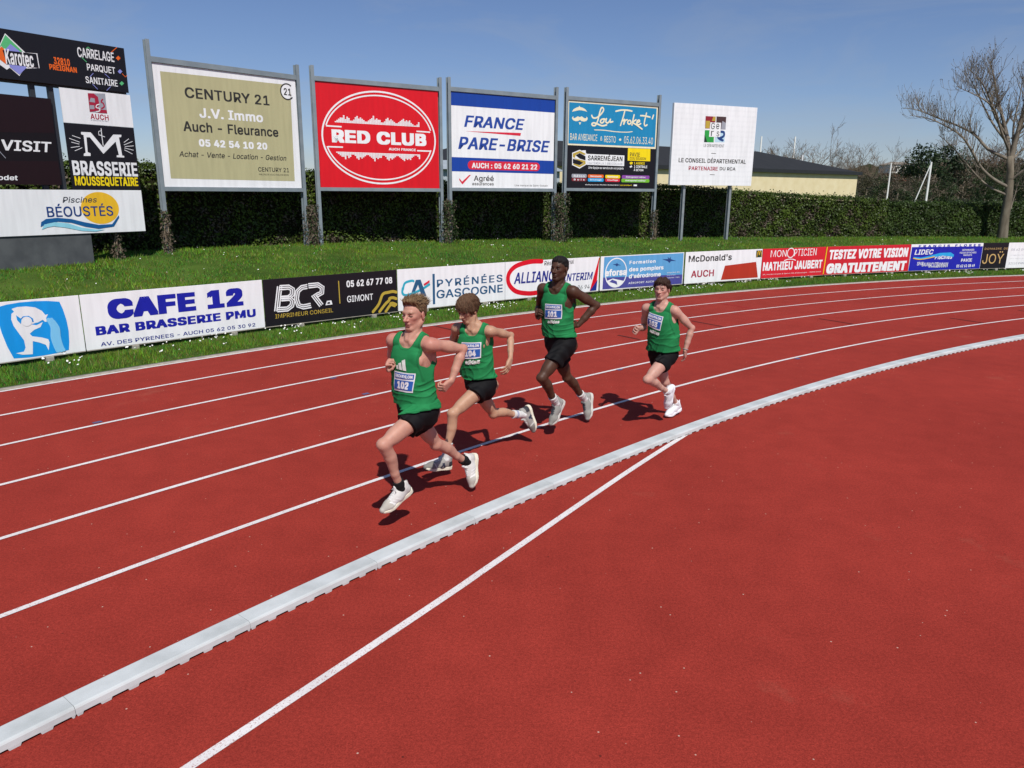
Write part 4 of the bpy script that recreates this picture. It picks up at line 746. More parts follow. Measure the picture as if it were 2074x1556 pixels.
def put_print(parent, items, y0=0.0):
    """lettering (one sub-part for each line) and one mesh of printed shapes, each layer a little proud of the one below"""
    g = MB(); gm = []; done = []
    def layer(bb):
        k = 1 + max([d[4] for d in done if d[0] < bb[2] and bb[0] < d[2] and d[1] < bb[3] and bb[1] < d[3]], default=0)
        done.append((*bb, k)); return y0 - LAYER * k
    def slot(k):
        if k not in gm: gm.append(k)
        g.mi = gm.index(k)
    for it in items:
        if it[0] == 'T':
            _, txt, u0, v0, u1, v1, c, bold, sh = it
            y = layer((u0, v0, u1, v1)); q, Fc = text_mesh(txt, u0, v0, u1, v1, y, bold, sh)
            obj('lettering', mesh('lettering', q, Fc, [ink(c)]), parent)
        elif it[0] == 'P':
            P = it[1]; us = [p[0] for p in P]; vs = [p[1] for p in P]; y = layer((min(us), min(vs), max(us), max(vs))); slot(it[2])
            area = sum(P[i][0] * P[(i + 1) % len(P)][1] - P[(i + 1) % len(P)][0] * P[i][1] for i in range(len(P)))
            if area < 0: P = P[::-1]
            g.add([(u, y, v) for u, v in P], [tuple(range(len(P)))])
        elif it[0] == 'R':
            _, u0, v0, u1, v1, c, rad = it; y = layer((u0, v0, u1, v1)); slot(c)
            if rad:
                rad = min(rad, (v1 - v0) / 2 * .98); P = []
                for cx_, cy_, a0 in ((u1 - rad, v0 + rad, -90), (u1 - rad, v1 - rad, 0), (u0 + rad, v1 - rad, 90), (u0 + rad, v0 + rad, 180)):
                    P += [(cx_ + rad * math.cos(math.radians(a0 + t)), cy_ + rad * math.sin(math.radians(a0 + t))) for t in range(0, 91, 15)]
            else: P = [(u0, v0), (u1, v0), (u1, v1), (u0, v1)]
            g.add([(u, y, v) for u, v in P], [tuple(range(len(P)))])
        elif it[0] == 'E':
            _, cx_, cy_, ru, rv, c, wd, a0, a1 = it; y = layer((cx_ - ru, cy_ - rv, cx_ + ru, cy_ + rv)) if not wd else y0 - LAYER * (2 + .1 * len(done) % 1); slot(c)
            n = 72; A = [math.radians(a0 + (a1 - a0) * i / n) for i in range(n + 1)]
            if wd:
                V = []
                for a in A: V += [(cx_ + ru * math.cos(a), y, cy_ + rv * math.sin(a)), (cx_ + (ru - wd) * math.cos(a), y, cy_ + (rv - wd) * math.sin(a))]
                g.add(V, [(2 * i, 2 * i + 2, 2 * i + 3, 2 * i + 1) for i in range(n)])
            else: g.add([(cx_ + ru * math.cos(a), y, cy_ + rv * math.sin(a)) for a in A[:-1]], [tuple(range(n))])
        elif it[0] == 'S':
            _, P, wd, c, sm = it; us = [p[0] for p in P]; vs = [p[1] for p in P]; y = layer((min(us) - wd / 2, min(vs) - wd / 2, max(us) + wd / 2, max(vs) + wd / 2)); slot(c)
            if sm: P = smoothpath(P, 7)
            V, Fc = ribbon(P, wd, y); g.add(V, Fc)
            if sm:
                for e in (P[0], P[-1]): g.add([(e[0] + wd / 2 * math.cos(t * .5236), y - .0004, e[1] + wd / 2 * math.sin(t * .5236)) for t in range(12)], [tuple(range(12))])
    if g.F: g.build('printed_shapes', [ink(k) for k in gm], parent)

M_STEEL = mat('grey_painted_steel', '7d8990', .45, .06, 3, .4, col2='8b969b', metal=.15)
M_STEEL2 = mat('galvanised_steel', '8f979b', .4, .08, 5, .4, col2='a2a8aa', metal=.4)
M_BACK = mat('panel_back', 'b9bbb8', .6, .08, 2)
def panel(parent, w, h, base, y=0.0, th=.03, u0=0., z0=0., name='panel'):
    mb = MB(); mb.box((u0, y, z0), (u0 + w, y + th, z0 + h), bev=.004)
    return mb.build(name, ink(base), parent)

def hpost(parent, u, y, z0, z1, name='post', mt=None):
    mb = MB(); w, d, t = .10, .15, .014
    mb.box((u - w / 2, y, z0), (u + w / 2, y + t, z1)); mb.box((u - w / 2, y + d - t, z0), (u + w / 2, y + d, z1)); mb.box((u - t / 2, y + t, z0), (u + t / 2, y + d - t, z1))
    return mb.build(name, mt or M_STEEL, parent)

BILL = [('olive', (-9.006, 19.955), (-6.271, 22.91), 2.66, 'white', 'tall framed billboard with an olive panel inside a white border', 1),
        ('red', (-5.793, 23.242), (-2.421, 25.39), 2.69, 'redbase', 'tall framed billboard, all red with a large white double circle', 1),
        ('blue', (-2.018, 25.594), (1.438, 27.691), 2.72, 'white', 'tall framed white billboard with blue bands and slanted blue lettering', 1),
        ('teal', (1.937, 27.989), (5.446, 29.896), 2.75, 'blackp', 'tall framed billboard, turquoise above and black below, with a moustache', 1),
        ('white', (6.03, 29.96), (9.65, 31.5), 2.90, 'white', 'frameless white square billboard on two bare posts', 0)]
BILL_POSTS = []
for key, a, b, zb, base, label, framed in BILL:
    a, b = Vector(a), Vector(b); d = b - a; rz = math.atan2(d.y, d.x); w = d.length
    zg = .90
    t = thing('billboard', label, 'billboard', (a.x, a.y, zg), rz, 'billboards in front of the hedge')
    W, H, _, items = PRINT[key]; z0 = zb - zg
    if framed:
        pn = panel(t, w - .0, 3.0, base, .03, .03, 0, z0)
        for u in (-.075, w + .075):
            hpost(t, u, -.01, -.3, z0 + 3.0 + (.52 if key == 'olive' and u < 0 else .42)); q = a + d.normalized() * u; BILL_POSTS.append((q.x, q.y, rz))
        for zz, nm in ((z0 + 3.0, 'top_rail'), (z0 - .11, 'bottom_rail')):
            MB().box((-.024, -.005, zz + .003), (w + .024, .09, zz + (.135 if nm == 'top_rail' else .107)), bev=.004).build(nm, M_STEEL, t)
        yy = .03
    else:
        pn = panel(t, w, 3.0, base, -.05, .12, 0, z0); yy = -.05
        for u in (.78, 3.02): hpost(t, u, .02 + .052, -.3, z0 + 2.6, mt=M_STEEL2)
        g = []                                                        # faint grey repeated words across the white sheet
        for r_ in range(15): g.append(('T', ' '.join(['gers'] * 16), .05, z0 + .12 + r_ * .19, w - .05, z0 + .2 + r_ * .19, 'faint', 0, .1))
        INKS['faint'] = 'e2e4e6'; put_print(pn, g, yy + .0012)
    # the printed data is in panel coordinates: lift it to the panel's height
    S_ = w / W; it2 = []
    up = lambda p: (p[0] * S_, p[1] + z0)
    for it in items:
        if it[0] == 'T': it2.append(('T', it[1], it[2] * S_, it[3] + z0, it[4] * S_, it[5] + z0) + it[6:])
        elif it[0] in 'PS': it2.append((it[0], [up(p) for p in it[1]]) + tuple(it[2:]))
        elif it[0] == 'R': it2.append(('R', it[1] * S_, it[2] + z0, it[3] * S_, it[4] + z0) + it[5:])
        elif it[0] == 'E': it2.append(('E', it[1] * S_, it[2] + z0) + it[3:])
    if key == 'red':
        hts = [1, 2, 3, 4, 4, 6, 3, 5, 4, 2, 2, 3, 5, 6, 4, 5, 4, 3, 2, 2, 3, 4, 5, 7, 4, 5, 4, 4, 2, 2, 3, 5, 6, 4, 5, 4, 3, 2, 2, 3, 4, 5, 6, 4, 5, 4, 5, 3, 2, 1, 1, 2, 4]
        for s_, v0 in ((1, 1.886), (-1, 1.045)):
            for i, hh in enumerate(hts):
                for j in range(hh):
                    u = .537 + i * 2.79 / len(hts); v = z0 + v0 + s_ * (j * .036) - (.031 if s_ < 0 else 0)
                    it2.append(('R', u, v, u + .0475, v + .031, 'white', 0))
    put_print(pn, it2, yy)

# the scoreboard with advertising panels round it
P0 = Vector((-9.79, 17.58)); dS = Vector((.5522, .8337)); rzS = math.atan2(dS.y, dS.x)
LX = -4.6
sb = thing('scoreboard', 'dark electronic scoreboard surrounded by advertising panels on a low grey wall', 'scoreboard', (P0.x, P0.y, .93), rzS)
MB().box((LX, 0, -.3), (.02, .35, .655), bev=.006).build('base_wall', mat('dark_render', '4a4d50', .85, .15, 3, .2, col2='595c5e', bump=.15), sb)
def sbpanel(key, u0, z0, w, h, base, nm, y=-.03, ext=0.):
    p_ = panel(sb, w + ext, h, base, y, .03, u0 - ext, z0 - .93, nm)
    W, H, _, items = PRINT[key]; sx, sz = w / W, h / H; it2 = []
    f = lambda p: (u0 + p[0] * sx, z0 - .93 + p[1] * sz)
    for it in items:
        if it[0] == 'T': a_ = f(it[2:4]); b_ = f(it[4:6]); it2.append(('T', it[1], *a_, *b_) + it[6:])
        elif it[0] in 'PS': it2.append((it[0], [f(p) for p in it[1]]) + tuple(it[2:]))
        elif it[0] == 'R': a_ = f(it[1:3]); b_ = f(it[3:5]); it2.append(('R', *a_, *b_) + it[5:])
        elif it[0] == 'E': a_ = f(it[1:3]); it2.append(('E', *a_, it[3] * sx, it[4] * sz) + it[5:])
    put_print(p_, it2, y); return p_
sbpanel('sb_tiles', -1.395, 4.78, 2.705, .97, 'blackp', 'tile_shop_panel', ext=2.2)
sbpanel('sb_auch', -.265, 4.005, 1.595, .727, 'white', 'town_panel')
sbpanel('sb_brass', -.265, 2.575, 1.595, 1.427, 'blackp', 'brewery_panel')
sbpanel('sb_pool', -1.88, 1.60, 3.22, .968, 'white', 'pool_panel', ext=1.8)
sbpanel('sb_display', -1.74, 2.67, 1.27, 1.81, 'darkplum', 'display', y=.0, ext=1.6)
mb = MB()
for u in (-3.9, -2.6, -.78, -.40, 1.0): mb.box((u - .05, .06, .64), (u + .05, .16, 4.75))
mb.box((LX, .062, 3.80), (1.3, .158, 3.88)); mb.build('support_frame', mat('dark_steel', '30343a', .5, .1, 3, .4), sb)

# perimeter boards along the outside of the track
HOARD = [('h_pourer', 'white', 'first white perimeter board, with a blue water-pourer emblem', 139.389 + 1.6, 138.075),
 ('h_cafe', 'white', 'white perimeter board with big dark blue lettering', None, None),
 ('h_print', 'blackp', 'black perimeter board with white outline letters and gold arches', None, None),
 ('h_bank', 'white', 'white perimeter board with slate blue capitals and a turquoise loop', None, None),
 ('h_oval', 'white', 'white perimeter board with a thick red oval stroke and a red spike', None, None),
 ('h_plane', 'white', 'perimeter board with a blue sky picture, aeroplanes and a round badge', None, None),
 ('h_restaurant', 'white', 'white perimeter board with black and dark red words and a red carton', None, None),
 ('h_optic', 'redbase2', 'red perimeter board with thin and bold white names, left of the one in huge capitals', None, None),
 ('h_test', 'redbase3', 'red perimeter board filled by two lines of huge white capitals', None, None),
 ('h_pool', 'white', 'ultramarine perimeter board with a wave emblem under a white top strip', None, None),
 ('h_estate', 'blackp', 'perimeter board at the far end, black with gold letters and a white right half', None, None)]
M_FOOT = mat('concrete_foot', '9a968c', .9, .2, 20, .2, bump=.3)
M_TIMBER = mat('board_batten', 'a59f92', .8, .15, 8, .2)
for key, base, label, a0, a1 in HOARD:
    W, H, ang, items = PRINT[key]
    aL, aR = (ang[0], ang[1]) if a0 is None else (a0, a1)
    aL -= .008; aR += .008
    if key == 'h_estate': aR = 103.9
    rB = 8.66; A_, B_ = pol(rB, aL), pol(rB, aR); d = (B_ - A_); w = d.length; rz = math.atan2(d.y, d.x)
    t = thing('advertising_board', label, 'perimeter board', (A_.x, A_.y, 0.06), rz, 'advertising boards along the track')
    z0 = .055
    pn = panel(t, w, .88, base, 0, .018, 0, z0)
    ex = w - W if key == 'h_pourer' else 0.
    sx = (w - ex) / W if key != 'h_estate' else 1.0
    for k_, u_off in ((key, ex),) + ((('h_phone', PRINT['h_estate'][0]),) if key == 'h_estate' else ()):
        its = PRINT[k_][3]; it2 = []
        if k_ == 'h_phone': it2.append(('P', [(u_off, z0), (w, z0), (w, z0 + .88), (u_off, z0 + .88)], 'white'))
        for it in its:
            f = lambda p: (u_off + p[0] * sx, z0 + p[1])
            if it[0] == 'T': a_ = f(it[2:4]); b_ = f(it[4:6]); it2.append(('T', it[1], *a_, *b_) + it[6:])
            elif it[0] in 'PS': it2.append((it[0], [f(p) for p in it[1]]) + tuple(it[2:]))
            elif it[0] == 'R': a_ = f(it[1:3]); b_ = f(it[3:5]); it2.append(('R', *a_, *b_) + it[5:])
            elif it[0] == 'E': a_ = f(it[1:3]); it2.append(('E', *a_, it[3] * sx, it[4]) + it[5:])
        put_print(pn, it2, 0.0)
    MB().box((.01, .0185, z0 + .02), (w - .01, .06, z0 + .09)).build('batten', M_TIMBER, t)
    MB().box((.003, -.004, z0 - .012), (w - .003, .022, z0 - .001)).build('bottom_trim', M_TIMBER, t)
    for u in (w * .24, w * .80): MB().box((u - .055, -.025, -.14), (u + .055, .09, z0 - .0125), bev=.006).build('foot', M_FOOT, t)
# ------------------------------------------------------------------ grass, daisies
def plants_mesh(name, P, size, wid, lean, cols, mt, tri=True, up=1.0):
    """blades: one tapering triangle each"""
    n = len(P); a = rng.uniform(0, 2 * np.pi, n); dx, dy = np.cos(a), np.sin(a)
    b = rng.uniform(0, 2 * np.pi, n); L = lean * size * rng.uniform(.2, 1, n)
    V = np.empty((n, 3, 3), np.float32)
    V[:, 0] = P + np.stack([dx * wid / 2, dy * wid / 2, 0 * dx], -1); V[:, 1] = P - np.stack([dx * wid / 2, dy * wid / 2, 0 * dx], -1)
    V[:, 2] = P + np.stack([np.cos(b) * L, np.sin(b) * L, size * up], -1)
    me = mesh(name, V.reshape(-1, 3), np.arange(n * 3).reshape(-1, 3), [mt])
    vattr(me, 'tint', np.repeat(cols, 3, 0)); return me

def lump(x, y, s, seed=0):
    return (np.sin(x * s + seed) * np.cos(y * s * 1.3 + seed * 2) + np.sin(x * s * 2.3 + y * s * 1.9 + seed) * .6 + np.sin(y * s * 3.7 - x * s * 3.1) * .4) / 2
M_GRASS = mat('grass_blades', (1, 1, 1), .6, 0, 3, .25, vcol='tint', trans=.22)
def scatter(n, r0, r1, a0, a1, bias=None):
    r = rng.uniform(r0, r1, n); a = rng.uniform(a0, a1, n)
    if bias is not None: a = a0 + (a1 - a0) * rng.uniform(0, 1, n) ** bias
    x = CX + (RK + r) * np.cos(np.radians(a)); y = CY + (RK + r) * np.sin(np.radians(a)); return r, a, x, y
def grass(n, r0, r1, a0, a1, bias, s0, s1, w0, w1):
    r, a, x, y = scatter(n, r0, r1, a0, a1, bias)
    if r1 < 9:
        e = r > 7.50 + .07 * lump(x, y, 5.0, 1); r, a, x, y = r[e], a[e], x[e], y[e]; n = len(r)
    z = land2(r, a) - .005; k = lump(x, y, 1.1) ; k2 = lump(x, y, 4.3, 2)
    sz = rng.uniform(s0, s1, n) * (1 + .55 * k2 + .25 * k + .3 * lump(x, y, 9.5, 3))
    sz = sz * (1 - .6 * ((r > 8.42) & (r < 8.80))) * (1 - .45 * (r < 7.62))
    k3 = lump(x, y, .55, 9); k4 = lump(x, y, 9.5, 3); c = np.stack([.086 + .024 * k + .026 * k2 + .03 * k3 + .028 * k4 + rng.normal(0, .03, n), .168 + .026 * k + .042 * k2 + .022 * k3 + .05 * k4 + rng.normal(0, .05, n), .016 + rng.normal(0, .004, n)], -1)
    dry = rng.uniform(0, 1, n) < .07 + .05 * (k > .5); c[dry] = np.array([.20, .17, .07]) * rng.uniform(.7, 1.2, (dry.sum(), 1))
    return np.stack([x, y, z], -1), np.maximum(sz, .012), rng.uniform(w0, w1, n), np.clip(c * 1.28, .01, .6)
parts_ = [grass(95000, 7.44, 8.95, 100, 143, .8, .035, .10, .006, .014), grass(70000, 8.6, 12, 112, 142.5, .75, .03, .085, .010, .020), grass(130000, 10.5, 17.4, 96, 142, .8, .03, .09, .012, .024)]
P_, S__, W__, C__ = [np.concatenate(q) for q in zip(*parts_)]
obj('grass', plants_mesh('grass', P_, S__, W__, .8, C__, M_GRASS), kind='stuff', label='short green grass covering the verge and the bank behind the boards')
# daisies in drifts
def daisies(n, r0, r1, a0, a1, thr):
    r, a, x, y = scatter(n, r0, r1, a0, a1); k = lump(x, y, 1.7, 5) + rng.normal(0, .35, n); e = k > thr
    return np.stack([x[e], y[e], land2(r[e], a[e]) + rng.uniform(.06, .10, e.sum())], -1)
DP = np.concatenate([daisies(2200, 7.7, 8.6, 104, 142, .55), daisies(2300, 8.9, 17, 104, 142, .72)])
n = len(DP); ang = np.arange(6) * np.pi / 3; rad = rng.uniform(.009, .017, n)
V = np.repeat(DP[:, None, :], 6, 1); tl = rng.normal(0, .25, (n, 2))
V[:, :, 0] += np.cos(ang) * rad[:, None]; V[:, :, 1] += np.sin(ang) * rad[:, None]; V[:, :, 2] += (np.cos(ang) * tl[:, :1] + np.sin(ang) * tl[:, 1:] + .6 * np.sin(ang)) * rad[:, None]
obj('daisies', mesh('daisies', V.reshape(-1, 3), np.arange(n * 6).reshape(-1, 6), [mat('daisy_white', (.72, .72, .68), .7, .05, 4, .2)]), kind='stuff', label='small white daisies scattered through the grass')

# ------------------------------------------------------------------ foliage helpers
M_LEAF = mat('leaves', (1, 1, 1), .5, 0, 3, .3, vcol='tint', trans=.15)
M_BARK = mat('grey_bark', '5f574b', .9, .25, 5, .15, stretch=(1, 1, .3), col2='7d7566', bump=.5, bscale=30)
M_TWIG = mat('brown_twigs', '6b645a', .9, .2, 4, .1, col2='857d70')
def leaf_cloud(name, P, size, cols, outward=None, mt=None, parent=None, asp=.55, **kw):
    """one small folded leaf (diamond) at each point"""
    n = len(P); d = rng.normal(0, 1, (n, 3))
    if outward is not None: d += outward * 1.2
    d /= np.linalg.norm(d, axis=1, keepdims=True)
    t = rng.normal(0, 1, (n, 3)); t -= d * (t * d).sum(1, keepdims=True); t /= np.linalg.norm(t, axis=1, keepdims=True); b = np.cross(d, t)
    s = size[:, None] if hasattr(size, '__len__') else size
    V = np.stack([P - t * s, P + b * s * asp, P + t * s, P - b * s * asp], 1).astype(np.float32)
    me = mesh(name, V.reshape(-1, 3), np.arange(n * 4).reshape(-1, 4), [mt or M_LEAF]); vattr(me, 'tint', np.repeat(cols, 4, 0))
    return obj(name, me, parent, **kw)

def hedge(a0, a1, r0, r1, top, n, c_lo, c_hi, brown, label, seed, zb=.5):
    t = thing('hedge', label, 'hedge', pol(r0, (a0 + a1) / 2, .9)[:]); off = np.array(t.location)
    mb = MB(); K = 60
    for i in range(K):
        b0, b1 = a0 + (a1 - a0) * i / K, a0 + (a1 - a0) * (i + 1) / K
        q = [pol(r0 + .16, b0, zb), pol(r1 - .16, b0, zb), pol(r1 - .16, b1, zb), pol(r0 + .16, b1, zb), pol(r0 + .16, b0, top(b0) - .16), pol(r1 - .16, b0, top(b0) - .16), pol(r1 - .16, b1, top(b1) - .16), pol(r0 + .16, b1, top(b1) - .16)]
        Fq = [(4, 5, 6, 7), (3, 2, 1, 0), (0, 4, 7, 3), (1, 2, 6, 5)] + ([(0, 1, 5, 4)] if i == 0 else []) + ([(3, 7, 6, 2)] if i == K - 1 else [])
        mb.add([v - Vector(off) for v in q], Fq)
    mb.build('branches', mat('hedge_core_shade', (.020, .020, .010), .95, .3, 6, .05), t)  # solid core box, its colour darkened for the shade inside the hedge
    # leaves over the front, the top and (fewer) the back
    nf = int(n * .68); nt_ = int(n * .27); nb = n - nf - nt_
    a = rng.uniform(a0, a1, n); tp = np.array([top(q) for q in a]); r = np.empty(n); z = np.empty(n); o = np.zeros((n, 3))
    ca, sa = np.cos(np.radians(a)), np.sin(np.radians(a)); s_ = np.radians(a) * (RK + r0)
    z[:nf] = zb + (tp[:nf] - zb) * rng.uniform(0, 1, nf)
    l1 = lump(s_, z, 2.2, seed) * .07 + lump(s_[:], z, 6.1, seed + 3) * .045
    l1[nf:] = 0
    r[:nf] = r0 + .07 - l1[:nf] + rng.exponential(.05, nf) - .03; o[:nf, 0] = -ca[:nf]; o[:nf, 1] = -sa[:nf]; o[:nf, 2] = .35
    r[nf:nf + nt_] = rng.uniform(r0, r1, nt_); z[nf:nf + nt_] = tp[nf:nf + nt_] - .05 + lump(s_[nf:nf + nt_], r[nf:nf + nt_] * 3, 2.4, seed) * .05 - rng.exponential(.04, nt_) + rng.exponential(.03, nt_) * np.where(rng.uniform(0, 1, nt_) < .12, 1.9, 1); o[nf:nf + nt_, 2] = 1
    r[nf + nt_:] = r1 - rng.exponential(.06, nb); z[nf + nt_:] = zb + (tp[nf + nt_:] - zb) * rng.uniform(0, 1, nb)
    P = np.stack([CX + (RK + r) * ca, CY + (RK + r) * sa, z], -1) - off
    k = np.clip(.5 + .5 * lump(s_, z * 1.4, 1.6, seed) + rng.normal(0, .25, n), 0, 1)[:, None]
    c = np.array(c_lo) * (1 - k) + np.array(c_hi) * k
    bz = (lump(s_, z, 2.7, seed + 7) + rng.normal(0, .3, n) + .5 * (1 - (z - zb) / (tp - zb)) > brown) & (np.arange(n) < nf)
    c[bz] = np.array([.11, .085, .06]) * rng.uniform(.5, 1.3, (bz.sum(), 1))
    leaf_cloud('foliage', P, rng.uniform(.028, .062, n), np.clip(c, .004, 1), o, parent=t)
    return t
TOPC = lambda a: float(np.interp(a, [103, 104.8, 107.3, 111.1, 113, 115, 124.3, 128.9, 133.5, 150], [2.38, 2.46, 2.54, 2.72, 2.86, 2.92, 2.92, 3.18, 3.27, 3.3])) + .03 * math.sin(a * 9) + .02 * math.sin(a * 23)
hedge(103.6, 149, 17.35, 18.9, TOPC, 95000, (.024, .042, .008), (.090, .140, .016), .72, 'long clipped green hedge with brown patches, standing behind the billboards', 1)
TOPL = lambda a: 2.26 + .03 * math.sin(a * 7) + .03 * math.sin(a * 17)
hedge(88, 103.5, 17.55, 19.0, TOPL, 36000, (.020, .040, .008), (.062, .105, .018), 1.6, 'darker lower hedge with glossy leaves, at the foot of the bare tree', 4)

# ------------------------------------------------------------------ ivy and dead stems round the billboard posts
def climber(x, y, zg, h, w, dens, brown, label):
    t = thing('climbing_plant', label, 'climbing plant', (x, y, zg), 0, 'climbing plants on the billboard posts')
    mb = MB()
    for i in range(16):
        a = random.uniform(0, 6.28); r_ = random.uniform(.05, w * .7); p = [(math.cos(a) * r_, math.sin(a) * r_, -.1)]
        hh = h * random.uniform(.5, 1.05); q = a
        for k in range(1, 6):
            q += random.uniform(-.6, .6); rr_ = r_ * (1 - .25 * k / 5) + random.uniform(-.05, .05); p.append((math.cos(q) * rr_, math.sin(q) * rr_, hh * k / 5))
        if random.random() < .6: p.append((p[-1][0] * 1.5 + random.uniform(-.1, .1), p[-1][1] * 1.5, p[-1][2] - random.uniform(.05, .25)))
        mb.tube(p, [.012] * (len(p) - 1) + [.004], 5)
    mb.build('stem', mat('dead_stem', '6f6355', .9, .25, 9, .1, col2='8a7c6b'), t)
    n = int(dens); a = rng.uniform(0, 6.28, n); z = h * rng.beta(1.1, 1.1, n); R_ = w * (1 - .25 * z / h) * np.sqrt(rng.uniform(.1, 1, n)) * (1 + .3 * np.sin(a * 3 + z * 5))
    P = np.stack([np.cos(a) * R_, np.sin(a) * R_, z], -1); br = rng.uniform(0, 1, n) < brown
    c = np.array([.035, .065, .016]) * rng.uniform(.5, 1.6, (n, 1)); c[br] = np.array([.13, .10, .07]) * rng.uniform(.5, 1.3, (br.sum(), 1))
    leaf_cloud('foliage', P, rng.uniform(.02, .045, n), c, np.stack([np.cos(a), np.sin(a), .3 + 0 * a], -1), parent=t)
bp = BILL_POSTS
CL = [(bp[0][0], bp[0][1], 1.15, .15, 700, .75, 'dry climber round the left post of the olive billboard'),
      ((bp[1][0] * .65 + bp[2][0] * .35), (bp[1][1] * .65 + bp[2][1] * .35), 1.25, .27, 1500, .72, 'dry climber filling the gap between the olive and red billboards'),
      ((bp[3][0] + bp[4][0]) / 2 + .05, (bp[3][1] + bp[4][1]) / 2, 1.45, .30, 2200, .35, 'green ivy clump between the red and blue billboards'),
      ((bp[5][0] + bp[6][0]) / 2, (bp[5][1] + bp[6][1]) / 2 - .1, 1.75, .40, 3800, .45, 'biggest ivy clump, between the blue and turquoise billboards'),
      (bp[7][0], bp[7][1], 1.2, .2, 700, .6, 'thin dry climber on the right post of the turquoise billboard'),
      (-9.55, 18.25, .75, .16, 500, .6, 'dry shrub against the end of the grey scoreboard wall')]
for x, y, h, w, dn, br, lb in CL:
    q = math.hypot(x - CX, y - CY) - RK; climber(x, y, float(land2(q, math.degrees(math.atan2(y - CY, x - CX)))) - .03, h, w, dn, br, lb)

# ------------------------------------------------------------------ trees
def grow(mb, p, d, L, r, depth, maxd, up=.25, nseg=5, tips=None, minr=.008):
    pts = [Vector(p)]; d = Vector(d).normalized(); rad = [r]
    for k in range(nseg):
        d = (d + Vector((random.gauss(0, .13), random.gauss(0, .13), random.gauss(0, .1) + up * .35))).normalized()
        pts.append(pts[-1] + d * L / nseg); rad.append(max(minr, r * (1 - .75 * (k + 1) / nseg)))
    mb.tube(pts, rad, 6 if depth == 0 else (5 if depth == 1 else 3), caps=False)
    if depth >= maxd:
        if tips is not None: tips.append(pts[-1])
        return
    nb = random.randint(4, 6) if depth < maxd - 1 else random.randint(3, 5)
    for k in range(nb):
        f = random.uniform(.25, 1.0); i = min(nseg - 1, int(f * nseg)); q = pts[i].lerp(pts[i + 1], f * nseg - i if f < 1 else 1)
        ax = (pts[i + 1] - pts[i]).normalized(); s_ = Vector((random.gauss(0, 1), random.gauss(0, 1), random.gauss(0, .6) + .35)); s_ = (s_ - ax * s_.dot(ax)).normalized()
        dd = (ax * random.uniform(.5, 1) + s_ * random.uniform(.5, .95)).normalized()
        grow(mb, q, dd, L * random.uniform(.38, .62), max(minr, rad[i] * .55), depth + 1, maxd, up, max(3, nseg - 1), tips, minr)

# the big bare tree by the right edge
TB = Vector((23.13, 35.97, .62)); SC = .0252
def lp(u, v, dy=0.): return Vector(((u - 2028 - (478 - v) * .167) * SC, dy, (480 - v) * SC * .99))
t = thing('tree', 'large bare tree with a pale forked trunk at the end of the dark hedge', 'tree', TB)
mb = MB(); mb.tube([lp(2026, 492), lp(2028, 478), lp(2033, 440), lp(2040, 400), lp(2043, 360), lp(2042, 330)], [.27, .235, .19, .175, .15, .13], 12); mb.build('trunk', M_BARK, t, True)
LIMBS = [([(2040, 320, 0), (2015, 285, -.4), (1998, 255, -.7), (1975, 238, -.9), (1945, 225, -1.0), (1920, 216, -1.1)], .06), ([(2041, 300, 0), (2030, 260, .5), (2016, 220, .8), (2004, 190, .9)], .055), ([(2048, 310, 0), (2062, 270, .5), (2080, 225, .8), (2088, 185, .9)], .06), ([(2043, 340, 0), (2075, 320, .5), (2100, 310, .8), (2135, 290, 1.0)], .06),
 ([(2042, 335, 0), (2038, 290, .1), (2030, 240, .3), (2022, 190, .4), (2018, 165, .5)], .105), ([(2042, 335, 0), (2050, 290, -.2), (2058, 240, -.4), (2064, 180, -.5), (2072, 122, -.6)], .11), ([(2043, 350, 0), (2060, 310, .3), (2080, 270, .6), (2105, 225, .8), (2118, 180, .9)], .09),
 ([(2037, 385, 0), (2010, 372, -.1), (1985, 352, -.2), (1965, 322, -.3), (1945, 297, -.4), (1915, 279, -.4), (1885, 266, -.3), (1855, 262, -.3)], .085), ([(2042, 337, 0), (2010, 318, .3), (1990, 292, .5), (1965, 276, .7), (1930, 262, .8), (1895, 248, .9), (1868, 244, .9)], .08),
 ([(2037, 292, .1), (2010, 262, -.2), (1990, 225, -.5), (1968, 200, -.7), (1950, 186, -.8)], .06), ([(2036, 400, 0), (2004, 382, .2), (1975, 345, .5), (1952, 312, .7), (1930, 292, .8)], .06), ([(2042, 375, 0), (2062, 352, -.4), (2088, 335, -.7), (2120, 300, -.9)], .07),
 ([(2040, 310, 0), (2022, 270, .5), (2004, 210, 1.0), (1992, 180, 1.2)], .06), ([(2045, 300, 0), (2072, 255, -.7), (2094, 205, -1.1)], .06), ([(2044, 425, 0), (2058, 395, .2), (2072, 360, .3)], .03)]
tips = []; mb = MB()
for P, r0 in LIMBS:
    L3 = [lp(*q) for q in P]; L3 = [Vector(q) for q in smoothpath([tuple(q) for q in L3], 4)]; n = len(L3)
    mb.tube(L3, [max(.012, r0 * (1 - .88 * i / (n - 1))) for i in range(n)], 7, caps=False)
    tot = sum((L3[i + 1] - L3[i]).length for i in range(n - 1)); k = int(tot * 7.5)
    for j in range(k):
        f = random.uniform(.22, 1) ** .8; i = min(n - 2, int(f * (n - 1))); ax = (L3[i + 1] - L3[i]).normalized()
        s_ = Vector((random.gauss(0, 1), random.gauss(0, 1), random.gauss(0, .5) + .5)); s_ = (s_ - ax * s_.dot(ax)).normalized()
        grow(mb, L3[i], ax * .6 + s_ * .8, random.uniform(.6, 1.5) * (1.1 - .45 * f), max(.009, r0 * (1 - .9 * f) * .45), 1, 2, .95, 4, tips, .0055)
mb.build('branches', M_TWIG, t, True)
n = len(tips); tp = np.array([tuple(q) for q in tips]); idx = rng.choice(n, min(n, 1300), False)
